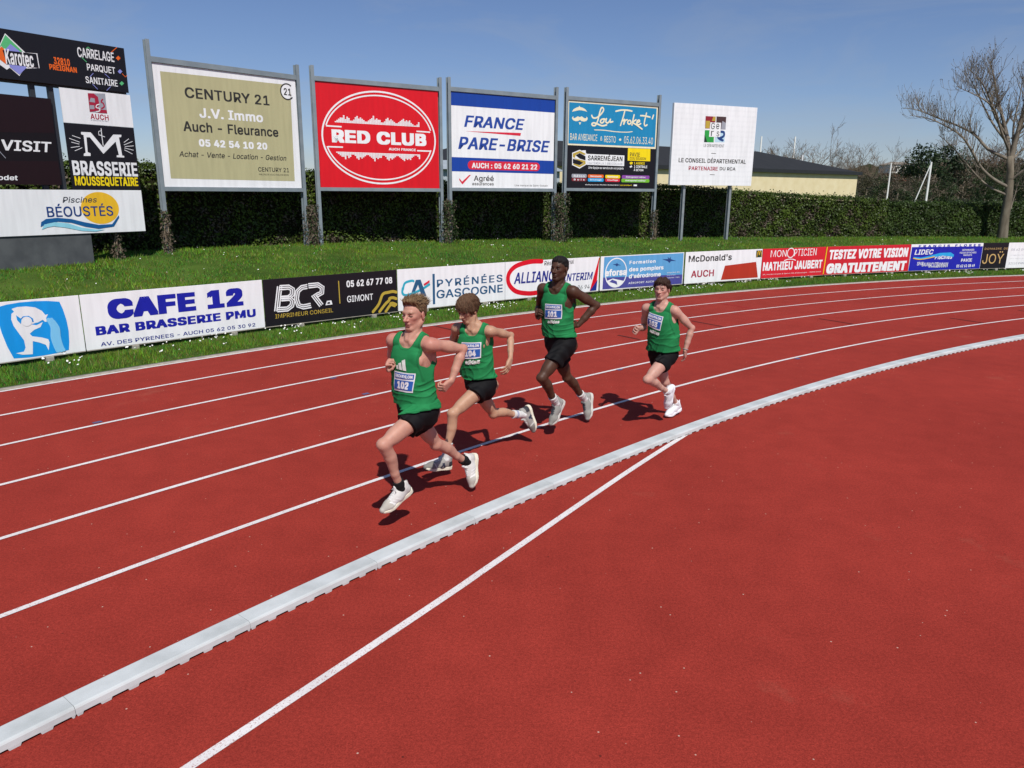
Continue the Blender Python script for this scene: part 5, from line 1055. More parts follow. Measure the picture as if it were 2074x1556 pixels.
leaf_cloud('buds', tp[idx] + rng.normal(0, .02, (len(idx), 3)), rng.uniform(.02, .042, len(idx)), np.tile([.07, .055, .035], (len(idx), 1)), parent=t)

# far trees: a few kinds, copied
def far_bare(seed, h):
    random.seed(seed); r_ = thing('tree', 'x', 'tree'); mb = MB(); mb.tube([(0, 0, -.3), (.05, 0, h * .18), (0, .05, h * .34)], [h * .028, h * .022, h * .017], 7); mb.build('trunk', M_BARK, r_, True)
    mb = MB(); 
    for k in range(5): a = random.uniform(0, 6.28); grow(mb, (0, 0, h * random.uniform(.16, .34)), (math.cos(a) * .8, math.sin(a) * .8, random.uniform(.5, 1.3)), h * random.uniform(.42, .62), h * .012, 0, 3, .35, 4, None, .012)
    mb.build('branches', mat('far_twigs', '64564a', .95, .2, 2, .05, col2='75685a'), r_); return r_
def far_leafy(seed, h, w, cols, n=2600, flat=.8):
    g = np.random.default_rng(seed); random.seed(seed); r_ = thing('tree', 'x', 'tree'); mb = MB(); mb.tube([(0, 0, -.3), (.06, .03, h * .3), (0, 0, h * .75)], [h * .035, h * .026, h * .01], 7)
    for k in range(6): a = random.uniform(0, 6.28); grow(mb, (0, 0, h * random.uniform(.3, .6)), (math.cos(a), math.sin(a), .5), w * .55, h * .012, 1, 2, .2, 4, None, .02)
    mb.build('trunk', M_BARK, r_, True)
    cl = []
    for k in range(26):
        a = g.uniform(0, 6.28); zz = g.uniform(.22, 1); rr_ = w * .5 * math.sqrt(max(0, 1 - ((zz - .5) / .56) ** 2)) * g.uniform(.3, 1); cl.append((math.cos(a) * rr_, math.sin(a) * rr_, h * zz * flat + h * (1 - flat) * .8, g.uniform(.10, .24) * w))
    cl = np.array(cl); i = g.integers(0, len(cl), n); d = g.normal(0, 1, (n, 3)); d /= np.linalg.norm(d, axis=1, keepdims=True); rad = cl[i, 3] * g.uniform(.55, 1.05, n)
    P = cl[i, :3] + d * rad[:, None] * np.array([1, 1, .75]); k = g.uniform(0, 1, n)[:, None]
    c = (np.array(cols[0]) * (1 - k) + np.array(cols[1]) * k) * g.uniform(.7, 1.3, (len(cl), 1))[i]
    leaf_cloud('crown', P, g.uniform(.07, .17, n) * (h / 7), c, d, parent=r_); return r_
PROT = {}
def place(kind, px, Y, h, label, group, zb=None):
    x = (px - 1037) / 1512 * Y / 1.033; z = .4 if zb is None else zb
    if kind not in PROT:
        PROT[kind] = {'bare0': lambda: far_bare(3, 8.), 'bare1': lambda: far_bare(11, 8.), 'bare2': lambda: far_bare(19, 8.), 'olive': lambda: far_leafy(5, 7, 5.5, ((.028, .030, .013), (.075, .07, .032))),
          'ever': lambda: far_leafy(8, 7, 5, ((.018, .036, .012), (.055, .085, .028))), 'brown': lambda: far_leafy(13, 6.5, 5.5, ((.065, .05, .032), (.14, .112, .075)), 1700), 'cedar': lambda: far_leafy(21, 7.5, 6.2, ((.016, .030, .012), (.045, .07, .028)), 5200, .42)}[kind]()
        o = PROT[kind]; base = {'bare0': 8, 'bare1': 8, 'bare2': 8, 'olive': 7, 'ever': 7, 'brown': 6.5, 'cedar': 7.5}[kind]; o['h'] = base
    else: o = copy_tree(PROT[kind])
    s = h / PROT[kind]['h']; o.location = (x, Y, z); o.scale = (s * random.uniform(.9, 1.15), s * random.uniform(.9, 1.15), s); o.rotation_euler = (0, 0, random.uniform(0, 6.28))
    o['label'] = label; o['category'] = 'tree'; o['group'] = group; return o
random.seed(5)
place('cedar', 1886, 76, 7.3, 'dark flat-topped evergreen rising above the brown trees behind the dark hedge', 'trees behind the hedges')
for i, (px, Y, h, k) in enumerate([(1566, 105, 8.6, 'bare0'), (1590, 118, 9.6, 'bare1'), (1627, 110, 9.6, 'bare2'), (1690, 120, 8.4, 'bare0'), (1712, 128, 9.0, 'bare1'), (1738, 118, 8.2, 'bare2'), (1768, 112, 9.0, 'bare1')]):
    place(k, px, Y, h, 'bare leafless tree showing above the dark roof of the cream building', 'bare trees above the roof')
far = [(1722, 98, 4.8, 'brown'), (1752, 86, 4.0, 'olive'), (1776, 92, 4.5, 'brown'), (1790, 80, 4.0, 'ever'), (1806, 96, 4.6, 'olive'), (1828, 84, 4.2, 'brown'), (1842, 100, 5.7, 'olive'), (1862, 92, 5.3, 'ever'), (1868, 70, 3.8, 'brown'), (1900, 72, 4.0, 'ever'), (1912, 95, 6.2, 'brown'), (1932, 84, 5.4, 'brown'), (1946, 74, 4.6, 'brown'), (1962, 96, 6.5, 'brown'), (1975, 80, 5.4, 'olive'), (1992, 70, 4.4, 'ever'), (2004, 92, 6.4, 'brown'), (2022, 78, 5.3, 'ever'), (2036, 88, 6.0, 'olive'), (2054, 72, 4.6, 'ever'), (2068, 94, 6.7, 'brown'), (2086, 78, 5.5, 'olive'), (2104, 70, 4.8, 'brown'), (2126, 90, 6.5, 'brown'), (2150, 78, 5.8, 'olive'), (1884, 88, 5.0, 'olive'), (1816, 68, 3.2, 'brown'), (1846, 66, 3.2, 'ever'), (2180, 84, 6.2, 'brown')]
LBL = {'ever': 'dark green bushy tree in the belt behind the dark hedge', 'olive': 'olive green bushy tree in the belt behind the dark hedge', 'brown': 'brown budding tree in the belt behind the dark hedge'}
for px, Y, h, k in far: place(k, px, Y, h, LBL[k], 'trees behind the hedges')
for px, Y, h, k in [(1950, 82, 8.0, 'bare1'), (2010, 84, 8.4, 'bare0'), (2062, 80, 8.6, 'bare2'), (1780, 100, 7.0, 'bare2')]: place(k, px, Y, h, 'bare tree standing among the dark green belt behind the hedge', 'trees behind the hedges')

# wooded hill beyond
hx = np.linspace(20, 330, 90); hy = np.linspace(170, 420, 30); X, Y = np.meshgrid(hx, hy, indexing='ij')
Hh = 12.5 * np.exp(-((Y - 330) / 95) ** 2) * np.clip((X - 55) / 90, 0, 1) ** .7 * (1 + .25 * np.sin(X * .045) + .08 * np.sin(X * .21 + Y * .1)) + 1.1 * np.sin(X * 1.9 + Y) * np.sin(Y * 1.3 - X * .7) * np.clip((X - 70) / 60, 0, 1)
V = np.stack([X, Y, Hh - .5], -1).reshape(-1, 3); ny = len(hy); I = np.arange(len(hx) - 1)[:, None] * ny + np.arange(ny - 1)[None]
obj('hill', mesh('hill', V, np.stack([I, I + ny, I + ny + 1, I + 1], -1).reshape(-1, 4), [mat('wooded_hill', (.018, .030, .014), .95, .3, .09, .05, col2=(.05, .058, .026), bump=.8, bscale=.6, detail=8)], True), kind='structure')

# ------------------------------------------------------------------ buildings and posts beyond the hedge
def at(px, Y): return (px - 1037) / 1512 * Y / 1.033
bl = thing('building', 'long low cream building with a dark hipped roof behind the hedge', 'building', (at(1748, 60) + .2, 62, .3), math.atan2(.555, .83))
L_, D_ = 36., 11.; zt = 4.0
MB().box((-L_, 0, -.3), (0, D_, zt)).build('wall', mat('cream_render', 'd9c9a0', .85, .05, 1.5, .2, col2='e2d4ae'), bl)
e = .14; zr = 5.62
mb = MB(); V = [(-L_ - e, -e, zt), (e, -e, zt), (e, D_ + e, zt), (-L_ - e, D_ + e, zt), (-L_ + 5, D_ / 2, zr), (-5.6, D_ / 2, zr)]
mb.add(V, [(0, 1, 5, 4), (1, 2, 5), (2, 3, 4, 5), (3, 0, 4), (3, 2, 1, 0)])
mb.build('roof', mat('dark_roof', '292b2d', .8, .12, 1.2, .15, col2='323335', stretch=(8, .5, 1)), bl)
MB().box((-L_ - e - .05, -e - .1, zt - .22), (e + .1, -e - .002, zt + .03)).build('gutter', mat('dark_gutter', '2b2c2e', .5, .1), bl)
MB().box((e + .003, -e, zt - .2), (e + .1, D_ + e, zt + .02)).build('fascia', mat('dark_gutter', '2b2c2e', .5, .1), bl)
MB().tube([(-2.6, 3.4, zt + .5), (-2.6, 3.4, zt + 1.35)], .07, 8).build('vent_pipe', mat('white_paint', 'e4e4e0', .5, .04), bl)
sh = thing('shed', 'pale corrugated shed glimpsed between the red and blue billboards', 'shed', (at(884, 41), 40, .5), .42)
mb = MB()
for i in range(60):
    x0 = i * .12; mb.add([(x0, 0, -.3), (x0 + .06, -.025, -.3), (x0 + .12, 0, -.3), (x0, 0, 3.2), (x0 + .06, -.025, 3.2), (x0 + .12, 0, 3.2)], [(0, 1, 4, 3), (1, 2, 5, 4)])
mb.box((0, .01, -.3), (7.2, 4, 3.195)); mb.build('wall', mat('pale_cladding', 'a9b3bb', .5, .06, 2), sh)
MB().add([(-.2, -.3, 3.2), (7.4, -.3, 3.2), (7.4, 2.2, 3.75), (-.2, 2.2, 3.75), (7.4, 4.4, 3.2), (-.2, 4.4, 3.2)], [(0, 1, 2, 3), (3, 2, 4, 5)]) 
mb = MB(); mb.add([(-.2, -.3, 3.205), (7.4, -.3, 3.205), (7.4, 2.2, 3.75), (-.2, 2.2, 3.75), (7.4, 4.4, 3.205), (-.2, 4.4, 3.205)], [(0, 1, 2, 3), (3, 2, 4, 5), (0, 5, 4, 1)]); mb.build('roof', mat('pale_sheet_roof', '9aa3a8', .5, .08, 2), sh)
# white house on the hill
ho = thing('house', 'small white house with a red-brown base far off on the wooded hill', 'house', (at(1817, 240), 240, 6.6), .12)
mb = MB(); mb.box((-3.2, 0, 0), (3.2, 6, 2.4)); mb.build('lower_wall', mat('brown_wall', '8d4f3c', .8, .1, 1), ho)
MB().box((-3.6, -.4, 2.403), (3.6, 6.3, 5.0)).build('wall', mat('white_render', 'dfdcd2', .8, .05, 1), ho)
for u in (-2.2, .2, 2.0): MB().box((u - .5, -.45, 2.9), (u + .5, -.405, 4.3)).build('window', mat('dark_glass', '2a3138', .2, .1), ho)
mb = MB(); mb.add([(-4, -.8, 5.003), (4, -.8, 5.003), (4, 6.8, 5.003), (-4, 6.8, 5.003), (-2, 3, 5.9), (2, 3, 5.9)], [(0, 1, 5, 4), (1, 2, 5), (2, 3, 4, 5), (3, 0, 4), (3, 2, 1, 0)]); mb.build('roof', mat('grey_tiles', '8c8377', .8, .1, 1), ho)
# rugby goal and masts
M_POST = mat('white_post_paint', 'e9e9e6', .4, .03, 2)
Yg = 126; gx0, gx1 = at(1530, Yg), at(1597, Yg)
rg = thing('rugby_goal', 'tall white rugby goal whose two posts rise above the dark roof', 'rugby goal', (gx0, Yg, .2))
wv = gx1 - gx0
for u in (0, wv): MB().tube([(u, 0, 0), (u, 0, 6), (u, 0, 11.3)], [.17, .15, .13], 8).build('post', M_POST, rg)
MB().tube([(0, 0, 3), (wv, 0, 3)], .06, 8).build('crossbar', M_POST, rg)
mst = thing('mast', 'plain white post sticking up above the right end of the green hedge', 'post', (at(1818, 60) - .9, 60, .3)); MB().tube([(0, 0, 0), (0, 0, 4.6)], [.07, .05], 8).build('pole', M_POST, mst); MB().tube([(0, 0, 4.6), (0, 0, 4.66)], .065, 8).build('cap', M_POST, mst)
ms2 = thing('mast', 'white post with a slanted brace above the dark hedge', 'post', (at(1898, 60) - .9, 60, .3)); MB().tube([(0, 0, 0), (0, 0, 4.75)], [.085, .07], 8).build('pole', M_POST, ms2)
MB().tube([(-.05, 0, 4.5), (-1.35, .1, 0)], .04, 8).build('brace', M_POST, ms2); MB().tube([(-1.0, .1, 1.55), (-.06, 0, 1.6)], .03, 8).build('tie_bar', M_POST, ms2)
JOINTS = {
 '102': dict(k=1.029, pel=(-0.753, 5.701, 0.915), neck=(-0.772, 5.676, 1.499), head=(-0.758, 5.689, 1.681), shL=(-0.619, 5.574, 1.469), elL=(-0.390, 5.758, 1.397), wrL=(-0.475, 5.666, 1.159), haL=(-0.529, 5.607, 1.113), shR=(-0.937, 5.769, 1.463), elR=(-0.975, 5.937, 1.209), wrR=(-0.962, 5.672, 1.250), haR=(-0.959, 5.615, 1.323), hipL=(-0.689, 5.634, 0.923), knL=(-0.967, 5.339, 0.739), anL=(-0.872, 5.487, 0.334), toL=(-0.997, 5.398, 0.174), hipR=(-0.817, 5.766, 0.899), knR=(-0.633, 5.950, 0.539), anR=(-0.395, 6.220, 0.282), toR=(-0.351, 6.200, 0.064)),
 '104': dict(k=1.002, pel=(-0.308, 6.946, 0.808), neck=(-0.366, 6.880, 1.371), head=(-0.416, 6.865, 1.538), shL=(-0.200, 6.804, 1.351), elL=(-0.017, 7.023, 1.268), wrL=(-0.016, 6.847, 1.077), haL=(-0.038, 6.800, 1.003), shR=(-0.527, 6.961, 1.346), elR=(-0.594, 7.142, 1.118), wrR=(-0.508, 6.908, 1.198), haR=(-0.453, 6.844, 1.230), hipL=(-0.253, 6.873, 0.817), knL=(-0.550, 6.641, 0.596), anL=(-0.615, 6.591, 0.169), toL=(-0.784, 6.463, 0.131), hipR=(-0.362, 7.016, 0.790), knR=(-0.183, 7.192, 0.438), anR=(0.123, 7.480, 0.341), toR=(0.230, 7.521, 0.157)),
 '101': dict(k=1.070, pel=(0.510, 7.867, 1.028), neck=(0.472, 7.839, 1.636), head=(0.482, 7.826, 1.821), shL=(0.623, 7.723, 1.608), elL=(0.880, 7.820, 1.446), wrL=(0.692, 7.774, 1.239), haL=(0.620, 7.832, 1.213), shR=(0.319, 7.954, 1.603), elR=(0.293, 8.166, 1.366), wrR=(0.269, 7.893, 1.308), haR=(0.251, 7.820, 1.369), hipL=(0.568, 7.788, 1.033), knL=(0.308, 7.565, 0.717), anL=(0.481, 7.814, 0.372), toL=(0.434, 7.771, 0.148), hipR=(0.454, 7.943, 1.012), knR=(0.615, 8.070, 0.598), anR=(0.840, 8.318, 0.282), toR=(0.878, 8.296, 0.051)),
 '103': dict(k=0.989, pel=(1.708, 8.297, 0.826), neck=(1.651, 8.268, 1.386), head=(1.651, 8.258, 1.563), shL=(1.789, 8.159, 1.346), elL=(1.996, 8.210, 1.141), wrL=(1.933, 8.180, 0.895), haL=(1.953, 8.217, 0.817), shR=(1.509, 8.377, 1.337), elR=(1.520, 8.530, 1.084), wrR=(1.430, 8.290, 1.115), haR=(1.363, 8.234, 1.131), hipL=(1.767, 8.230, 0.813), knL=(1.493, 7.983, 0.602), anL=(1.776, 8.229, 0.401), toL=(1.794, 8.288, 0.198), hipR=(1.647, 8.359, 0.833), knR=(1.789, 8.450, 0.457), anR=(1.977, 8.645, 0.134), toR=(1.838, 8.517, 0.036)),
}
# ------------------------------------------------------------------ people: smooth blended volumes meshed into one skin
class Field:
    def __init__(s, lo, hi, h):
        s.lo = np.array(lo, np.float32); s.h = h; s.n = np.ceil((np.array(hi) - lo) / h).astype(int) + 1
        s.D = np.full(tuple(s.n), 1.0, np.float32)
        s.ax = [s.lo[i] + h * np.arange(s.n[i], dtype=np.float32) for i in range(3)]
    def box(s, lo, hi):
        a = np.clip(np.floor((np.array(lo) - s.lo) / s.h).astype(int), 0, s.n); b = np.clip(np.ceil((np.array(hi) - s.lo) / s.h).astype(int) + 1, 0, s.n)
        sl = tuple(slice(a[i], b[i]) for i in range(3))
        return sl, s.ax[0][sl[0]][:, None, None], s.ax[1][sl[1]][None, :, None], s.ax[2][sl[2]][None, None, :]
    def put(s, fn, lo, hi, k=.01, sub=False):
        sl, X, Y, Z = s.box(lo, hi)
        if min(s.D[sl].shape) == 0: return
        d = fn(X, Y, Z); a = s.D[sl]
        if sub:
            h = np.clip(.5 - .5 * (a + d) / k, 0, 1); s.D[sl] = a * (1 - h) - d * h + k * h * (1 - h)
        else:
            h = np.clip(.5 + .5 * (d - a) / k, 0, 1); s.D[sl] = d * (1 - h) + a * h - k * h * (1 - h)
    def cone(s, a, b, ra, rb, k=.01, sub=False, pad=.035):
        a, b = np.array(a, float), np.array(b, float); r = max(ra, rb) + pad + k; ba = b - a; L2 = float(ba @ ba) + 1e-9
        def f(X, Y, Z):
            t = np.clip(((X - a[0]) * ba[0] + (Y - a[1]) * ba[1] + (Z - a[2]) * ba[2]) / L2, 0, 1)
            return np.sqrt((X - a[0] - t * ba[0]) ** 2 + (Y - a[1] - t * ba[1]) ** 2 + (Z - a[2] - t * ba[2]) ** 2) - (ra + (rb - ra) * t)
        s.put(f, np.minimum(a, b) - r, np.maximum(a, b) + r, k, sub)
    def chain(s, pts, rad, k=.01):
        for i in range(len(pts) - 1): s.cone(pts[i], pts[i + 1], rad[i], rad[i + 1], k)
    def ell(s, c, R, rad, k=.01, sub=False, pad=.035):
        """ellipsoid; the rows of R are its axes"""
        c = np.array(c, float); R = np.array(R, float); m_ = min(rad); e = max(rad) + pad + k
        def f(X, Y, Z):
            x, y, z = X - c[0], Y - c[1], Z - c[2]
            q = [(x * R[i][0] + y * R[i][1] + z * R[i][2]) for i in range(3)]
            k0 = np.sqrt((q[0] / rad[0]) ** 2 + (q[1] / rad[1]) ** 2 + (q[2] / rad[2]) ** 2)
            k1 = np.sqrt((q[0] / rad[0] ** 2) ** 2 + (q[1] / rad[1] ** 2) ** 2 + (q[2] / rad[2] ** 2) ** 2)
            return k0 * (k0 - 1) / np.maximum(k1, 1e-6)
        s.put(f, c - e, c + e, k, sub)
    def sample(s, P):
        q = (np.asarray(P) - s.lo) / s.h; i = np.clip(np.floor(q).astype(int), 0, s.n - 2); f = q - i; v = 0
        for dx in (0, 1):
            for dy in (0, 1):
                for dz in (0, 1):
                    w = (f[..., 0] if dx else 1 - f[..., 0]) * (f[..., 1] if dy else 1 - f[..., 1]) * (f[..., 2] if dz else 1 - f[..., 2]); v = v + w * s.D[i[..., 0] + dx, i[..., 1] + dy, i[..., 2] + dz]
        return v
    def surface(s):
        D = s.D; S = D < 0; nx, ny, nz = S.shape
        c = np.zeros((nx - 1, ny - 1, nz - 1), np.int8)
        for dx in (0, 1):
            for dy in (0, 1):
                for dz in (0, 1): c += S[dx:nx - 1 + dx, dy:ny - 1 + dy, dz:nz - 1 + dz]
        act = np.argwhere((c > 0) & (c < 8)); idx = np.full(c.shape, -1, np.int32); idx[tuple(act.T)] = np.arange(len(act))
        P = np.zeros((len(act), 3)); W = np.zeros(len(act)); O8 = [(0, 0, 0), (1, 0, 0), (0, 1, 0), (1, 1, 0), (0, 0, 1), (1, 0, 1), (0, 1, 1), (1, 1, 1)]
        v = [D[act[:, 0] + o[0], act[:, 1] + o[1], act[:, 2] + o[2]] for o in O8]
        for i, j in ((0, 1), (2, 3), (4, 5), (6, 7), (0, 2), (1, 3), (4, 6), (5, 7), (0, 4), (1, 5), (2, 6), (3, 7)):
            m_ = (v[i] < 0) != (v[j] < 0); t = np.where(m_, v[i] / np.where(m_, v[i] - v[j], 1), 0)[:, None]
            P += np.where(m_[:, None], np.array(O8[i]) * (1 - t) + np.array(O8[j]) * t, 0); W += m_
        P = (act + P / W[:, None]) * s.h + s.lo
        Q = []
        for ax in range(3):
            a = [slice(None)] * 3; b = [slice(None)] * 3; a[ax] = slice(0, -1); b[ax] = slice(1, None)
            e = np.argwhere(S[tuple(a)] != S[tuple(b)]); u, w = (ax + 1) % 3, (ax + 2) % 3
            e = e[(e[:, u] > 0) & (e[:, w] > 0) & (e[:, u] < s.n[u] - 1) & (e[:, w] < s.n[w] - 1)]
            inside = S[tuple(e.T)]
            def at_(du, dw): q = e.copy(); q[:, u] += du; q[:, w] += dw; return idx[tuple(q.T)]
            q = np.stack([at_(-1, -1), at_(0, -1), at_(0, 0), at_(-1, 0)], 1); q[~inside] = q[~inside][:, ::-1]; Q.append(q)
        Q = np.concatenate(Q); Q = Q[(Q >= 0).all(1)]
        return P, Q

def nrm(v): v = np.asarray(v, float); return v / max(1e-9, np.linalg.norm(v))
M_SKIN = mat('skin', (1, 1, 1), .5, .085, 22, .27, vcol='tint', sss=.12, bump=.06, bscale=160)
M_HAIR = mat('hair', (1, 1, 1), .62, .2, 60, .16, vcol='tint', bump=.5, bscale=140)
M_VEST = mat('green_vest_cloth', '1f7643', .8, .07, 9, .14, col2='257f4a', bump=.12, bscale=260, vcol='tint')
M_SHORTS = mat('black_shorts_cloth', (.0045, .0045, .0055), .75, .2, 12, .18, bump=.12, bscale=200)
M_SHOE = mat('shoe_mesh', (1, 1, 1), .7, .05, 40, .25, vcol='tint', bump=.2, bscale=500)
M_SOLE = mat('shoe_sole', 'dcd8cb', .6, .05, 20, .3)
M_SOCK = mat('sock_knit', (1, 1, 1), .85, .06, 30, .15, vcol='tint', bump=.25, bscale=350)
M_BIBW = mat('bib_paper', 'e6e8ec', .5, .03, 6, .3); M_BIBB = mat('bib_blue', '2f5fae', .5, .04, 6, .3); M_PRINTW = mat('vest_print_white', 'd8dcd6', .6, .05, 20, .2)

def runner(key, label, S):
    J = JOINTS[key]; k = J['k']; pelw = np.array(J['pel']); ang = math.atan2(pelw[1] - CY, pelw[0] - CX); yaw = ang + math.pi / 2
    c_, s_ = math.cos(yaw), math.sin(yaw); o = np.array([pelw[0], pelw[1], 0])
    def loc(w): w = np.array(w) - o; return np.array([c_ * w[0] + s_ * w[1], -s_ * w[0] + c_ * w[1], w[2]])
    j = {n: loc(v) for n, v in J.items() if n != 'k'}
    pel, neck = j['pel'], j['neck']; up = nrm(neck - pel); TL = np.linalg.norm(neck - pel)
    build = S.get('build', 1.0)
    lP = nrm(j['hipL'] - j['hipR']); lC = nrm(j['shL'] - j['shR'])
    allp = np.array(list(j.values())); lo = allp.min(0) - .16; hi = allp.max(0) + .16; hi[2] += .08; lo[2] = max(lo[2], -.02)
    B = Field(lo, hi, .0042)
    # ---- trunk: elliptical sections turning from the hips to the shoulders
    kk = TL / .55
    def tcoord(X, Y, Z):
        x, y, z = X - pel[0], Y - pel[1], Z - pel[2]
        s = x * up[0] + y * up[1] + z * up[2]; t = np.clip(s / TL, 0, 1)
        t = t * t * (3 - 2 * t)
        l = [lP[i] + (lC[i] - lP[i]) * t for i in range(3)]
        a = x * l[0] + y * l[1] + z * l[2]
        f = [l[1] * up[2] - l[2] * up[1], l[2] * up[0] - l[0] * up[2], l[0] * up[1] - l[1] * up[0]]
        b = x * f[0] + y * f[1] + z * f[2]
        return s / kk, a / kk, b / kk
    T_ = np.array([(-.13, .10, .06, 0), (-.08, .150, .095, -.01), (0, .168, .112, -.012), (.06, .158, .108, -.006), (.12, .146, .098, .0), (.20, .138, .093, .004), (.28, .150, .101, .004), (.36, .163, .110, .002), (.42, .166, .108, -.004), (.47, .158, .098, -.010), (.51, .125, .078, -.014), (.545, .075, .058, -.012), (.59, .05, .05, -.01)])
    def trunk(X, Y, Z, ex=0., tab=T_):
        s, a, b = tcoord(X, Y, Z)
        A_ = np.interp(s, tab[:, 0], tab[:, 1]) * build + ex; B_ = np.interp(s, tab[:, 0], tab[:, 2]) * build + ex; off = np.interp(s, tab[:, 0], tab[:, 3])
        p = 2.35; q = ((np.abs(a) / A_) ** p + (np.abs(b - off) / B_) ** p) ** (1 / p)
        d = (q - 1) * np.minimum(A_, B_) * .92
        return np.maximum(np.maximum(d, tab[0, 0] - s), s - tab[-1, 0]) * kk
    tl, th = np.minimum(pel, neck) - .26, np.maximum(pel, neck) + .26
    B.put(trunk, tl, th, .02)
    fC = np.cross(lC, up)                                                             # forward at the chest
    P = lambda s, a, b: pel + up * s * kk + nrm(lP * (1 - s / .55) + lC * (s / .55)) * a * kk + fC * b * kk
    for sg in (1, -1):                                                                # pectorals, shoulder blades, buttocks
        B.ell(P(.40, sg * .068, .072), [lC, fC, up], (.066 * k, .024 * k, .050 * k), .035)
        B.ell(P(.39, sg * .085, -.085), [lC, fC, up], (.06 * k, .025 * k, .075 * k), .03)
        B.ell(P(-.03, sg * .075, -.085), [lP, fC, up], (.075 * k, .06 * k, .08 * k), .03)
    for sg, sd in ((1, 'L'), (-1, 'R')):
        sh = j['sh' + sd]
        B.cone(P(.555, sg * .03, -.02), sh * .85 + P(.5, sg * .1, -.01) * .15, .044 * k, .046 * k, .035)
        B.cone(P(.52, sg * .03, .05), sh + fC * .015, .018 * k, .03 * k, .03)            # collar bone
    D_trunk = B.D.copy()
    for sg, sd in ((1, 'L'), (-1, 'R')):
        # arm
        sh, el, wr, ha = j['sh' + sd], j['el' + sd], j['wr' + sd], j['ha' + sd]
        u = nrm(el - sh); AR = S.get('arm', 1.0)
        da = nrm(np.cross(u, fC + lC * .3)); B.ell(sh + u * .02 - up * .006, [u, da, np.cross(u, da)], (.072 * k, .054 * k * AR, .054 * k * AR), .03)
        mid = sh * .45 + el * .55
        B.chain([sh, mid, el], [.049 * k * AR, .043 * k * AR, .036 * k * AR], .02)
        bic = nrm(np.cross(np.cross(u, wr - el), u)) if np.linalg.norm(np.cross(u, wr - el)) > .02 else fC
        B.ell(sh * .45 + el * .55 + bic * .012 * k, [u, bic, nrm(np.cross(u, bic))], (.085 * k, .034 * k * AR, .036 * k * AR), .02)
        B.ell(sh * .5 + el * .5 - bic * .014 * k, [u, bic, nrm(np.cross(u, bic))], (.09 * k, .032 * k * AR, .036 * k * AR), .02)
        w = nrm(wr - el)
        B.chain([el, el + (wr - el) * .28, el + (wr - el) * .65, wr], [.036 * k * AR, .041 * k * AR, .034 * k * AR, .0255 * k * AR], .012)
        B.ell(el + nrm(u - w) * .010, np.eye(3), (.030 * k * AR,) * 3, .02)
        # hand: palm, five fingers, thumb
        d = nrm(ha - wr); cur = S['curl' + sd]; hn = np.array(S['palm' + sd], float); hn = hn[0] * np.array([1, 0, 0]) + hn[1] * np.array([0, 1, 0]) + hn[2] * np.array([0, 0, 1]); pn = nrm(hn - d * (hn @ d))
        b = np.cross(d, pn) * (1 if sd == 'L' else -1)                                   # towards the thumb
        kn0 = wr + d * .088 * k
        for i, off in enumerate((.030, .010, -.010, -.028)):
            B.cone(wr + b * off * .55 * k, kn0 + b * off * k - d * (.004, 0, .004, .012)[i] * k, .0135 * k, .0118 * k, .012)
        B.ell(wr + d * .05 * k + pn * .008 * k, [d, b, pn], (.045 * k, .036 * k, .015 * k), .012)
        FL = ((.042, .026, .021), (.047, .029, .023), (.043, .027, .022), (.033, .021, .019))
        for i, off in enumerate((.031, .0105, -.0105, -.030)):
            p0 = kn0 + b * off * k - d * (.004, 0, .004, .012)[i] * k; a_ = 0.; rr = .0088 * k; dd = d
            for q, Lq in enumerate(FL[i]):
                a_ += math.radians(cur[q] * (1 + (.0, .04, .08, .14)[i] * (1 if cur[0] < 60 else .3))); sp_ = b * (.10, .03, -.04, -.12)[i] * (1 if cur[0] < 40 else .0)
                dd = nrm(d * math.cos(a_) + pn * math.sin(a_) + sp_); p1 = p0 + dd * Lq * k
                B.cone(p0, p1, rr, rr * .90, .0035); p0 = p1; rr *= .90
        th_ = S['thumb' + sd]; t0 = wr + d * .022 * k + b * .022 * k + pn * .006
        t1 = t0 + nrm(d * .55 + b * .62 + pn * .40) * .042 * k; t2 = t1 + nrm(d * .80 + b * (.30 - .6 * th_) + pn * (.25 + .7 * th_)) * .034 * k; t3 = t2 + nrm(d * .85 - b * .7 * th_ + pn * (.2 + .4 * th_)) * .026 * k
        B.cone(t0, t1, .0155 * k, .0115 * k, .012); B.cone(t1, t2, .0110 * k, .0098 * k, .004); B.cone(t2, t3, .0098 * k, .0082 * k, .004)
        # leg
        hp, kn, an, to = j['hip' + sd], j['kn' + sd], j['an' + sd], j['to' + sd]; v = nrm(kn - hp); w = nrm(an - kn); LG = S.get('leg', 1.0)
        frt = nrm(np.array([1, 0, 0]) - v * v[0]) if abs(v[0]) < .95 else np.array([0, 0, 1.]); bck = nrm(-np.array([1, 0, 0]) + w * w[0]); bend = np.linalg.norm(np.cross(v, w))
        if bend > .15: kf = nrm(v - w); frt = nrm(kf - v * (kf @ v)); bck = nrm(-(kf - w * (kf @ w)))
        B.chain([hp, hp + (kn - hp) * .35, hp + (kn - hp) * .75, kn - v * .01], [.088 * k * LG, .082 * k * LG, .060 * k * LG, .048 * k], .03)
        B.ell(hp + (kn - hp) * .52 + frt * .020 * k, [v, frt, nrm(np.cross(v, frt))], (.16 * k, .058 * k * LG, .066 * k * LG), .03)
        B.ell(hp + (kn - hp) * .55 - frt * .022 * k, [v, frt, nrm(np.cross(v, frt))], (.15 * k, .048 * k * LG, .06 * k * LG), .03)
        B.ell(kn + nrm(v - w + frt * .4) * .020 * k, [v, frt, nrm(np.cross(v, frt))], (.036 * k, .030 * k, .036 * k), .018)
        B.chain([kn, kn + (an - kn) * .30 + bck * .012 * k, kn + (an - kn) * .65, an], [.048 * k, .050 * k * LG, .038 * k * LG, .0305 * k], .02)
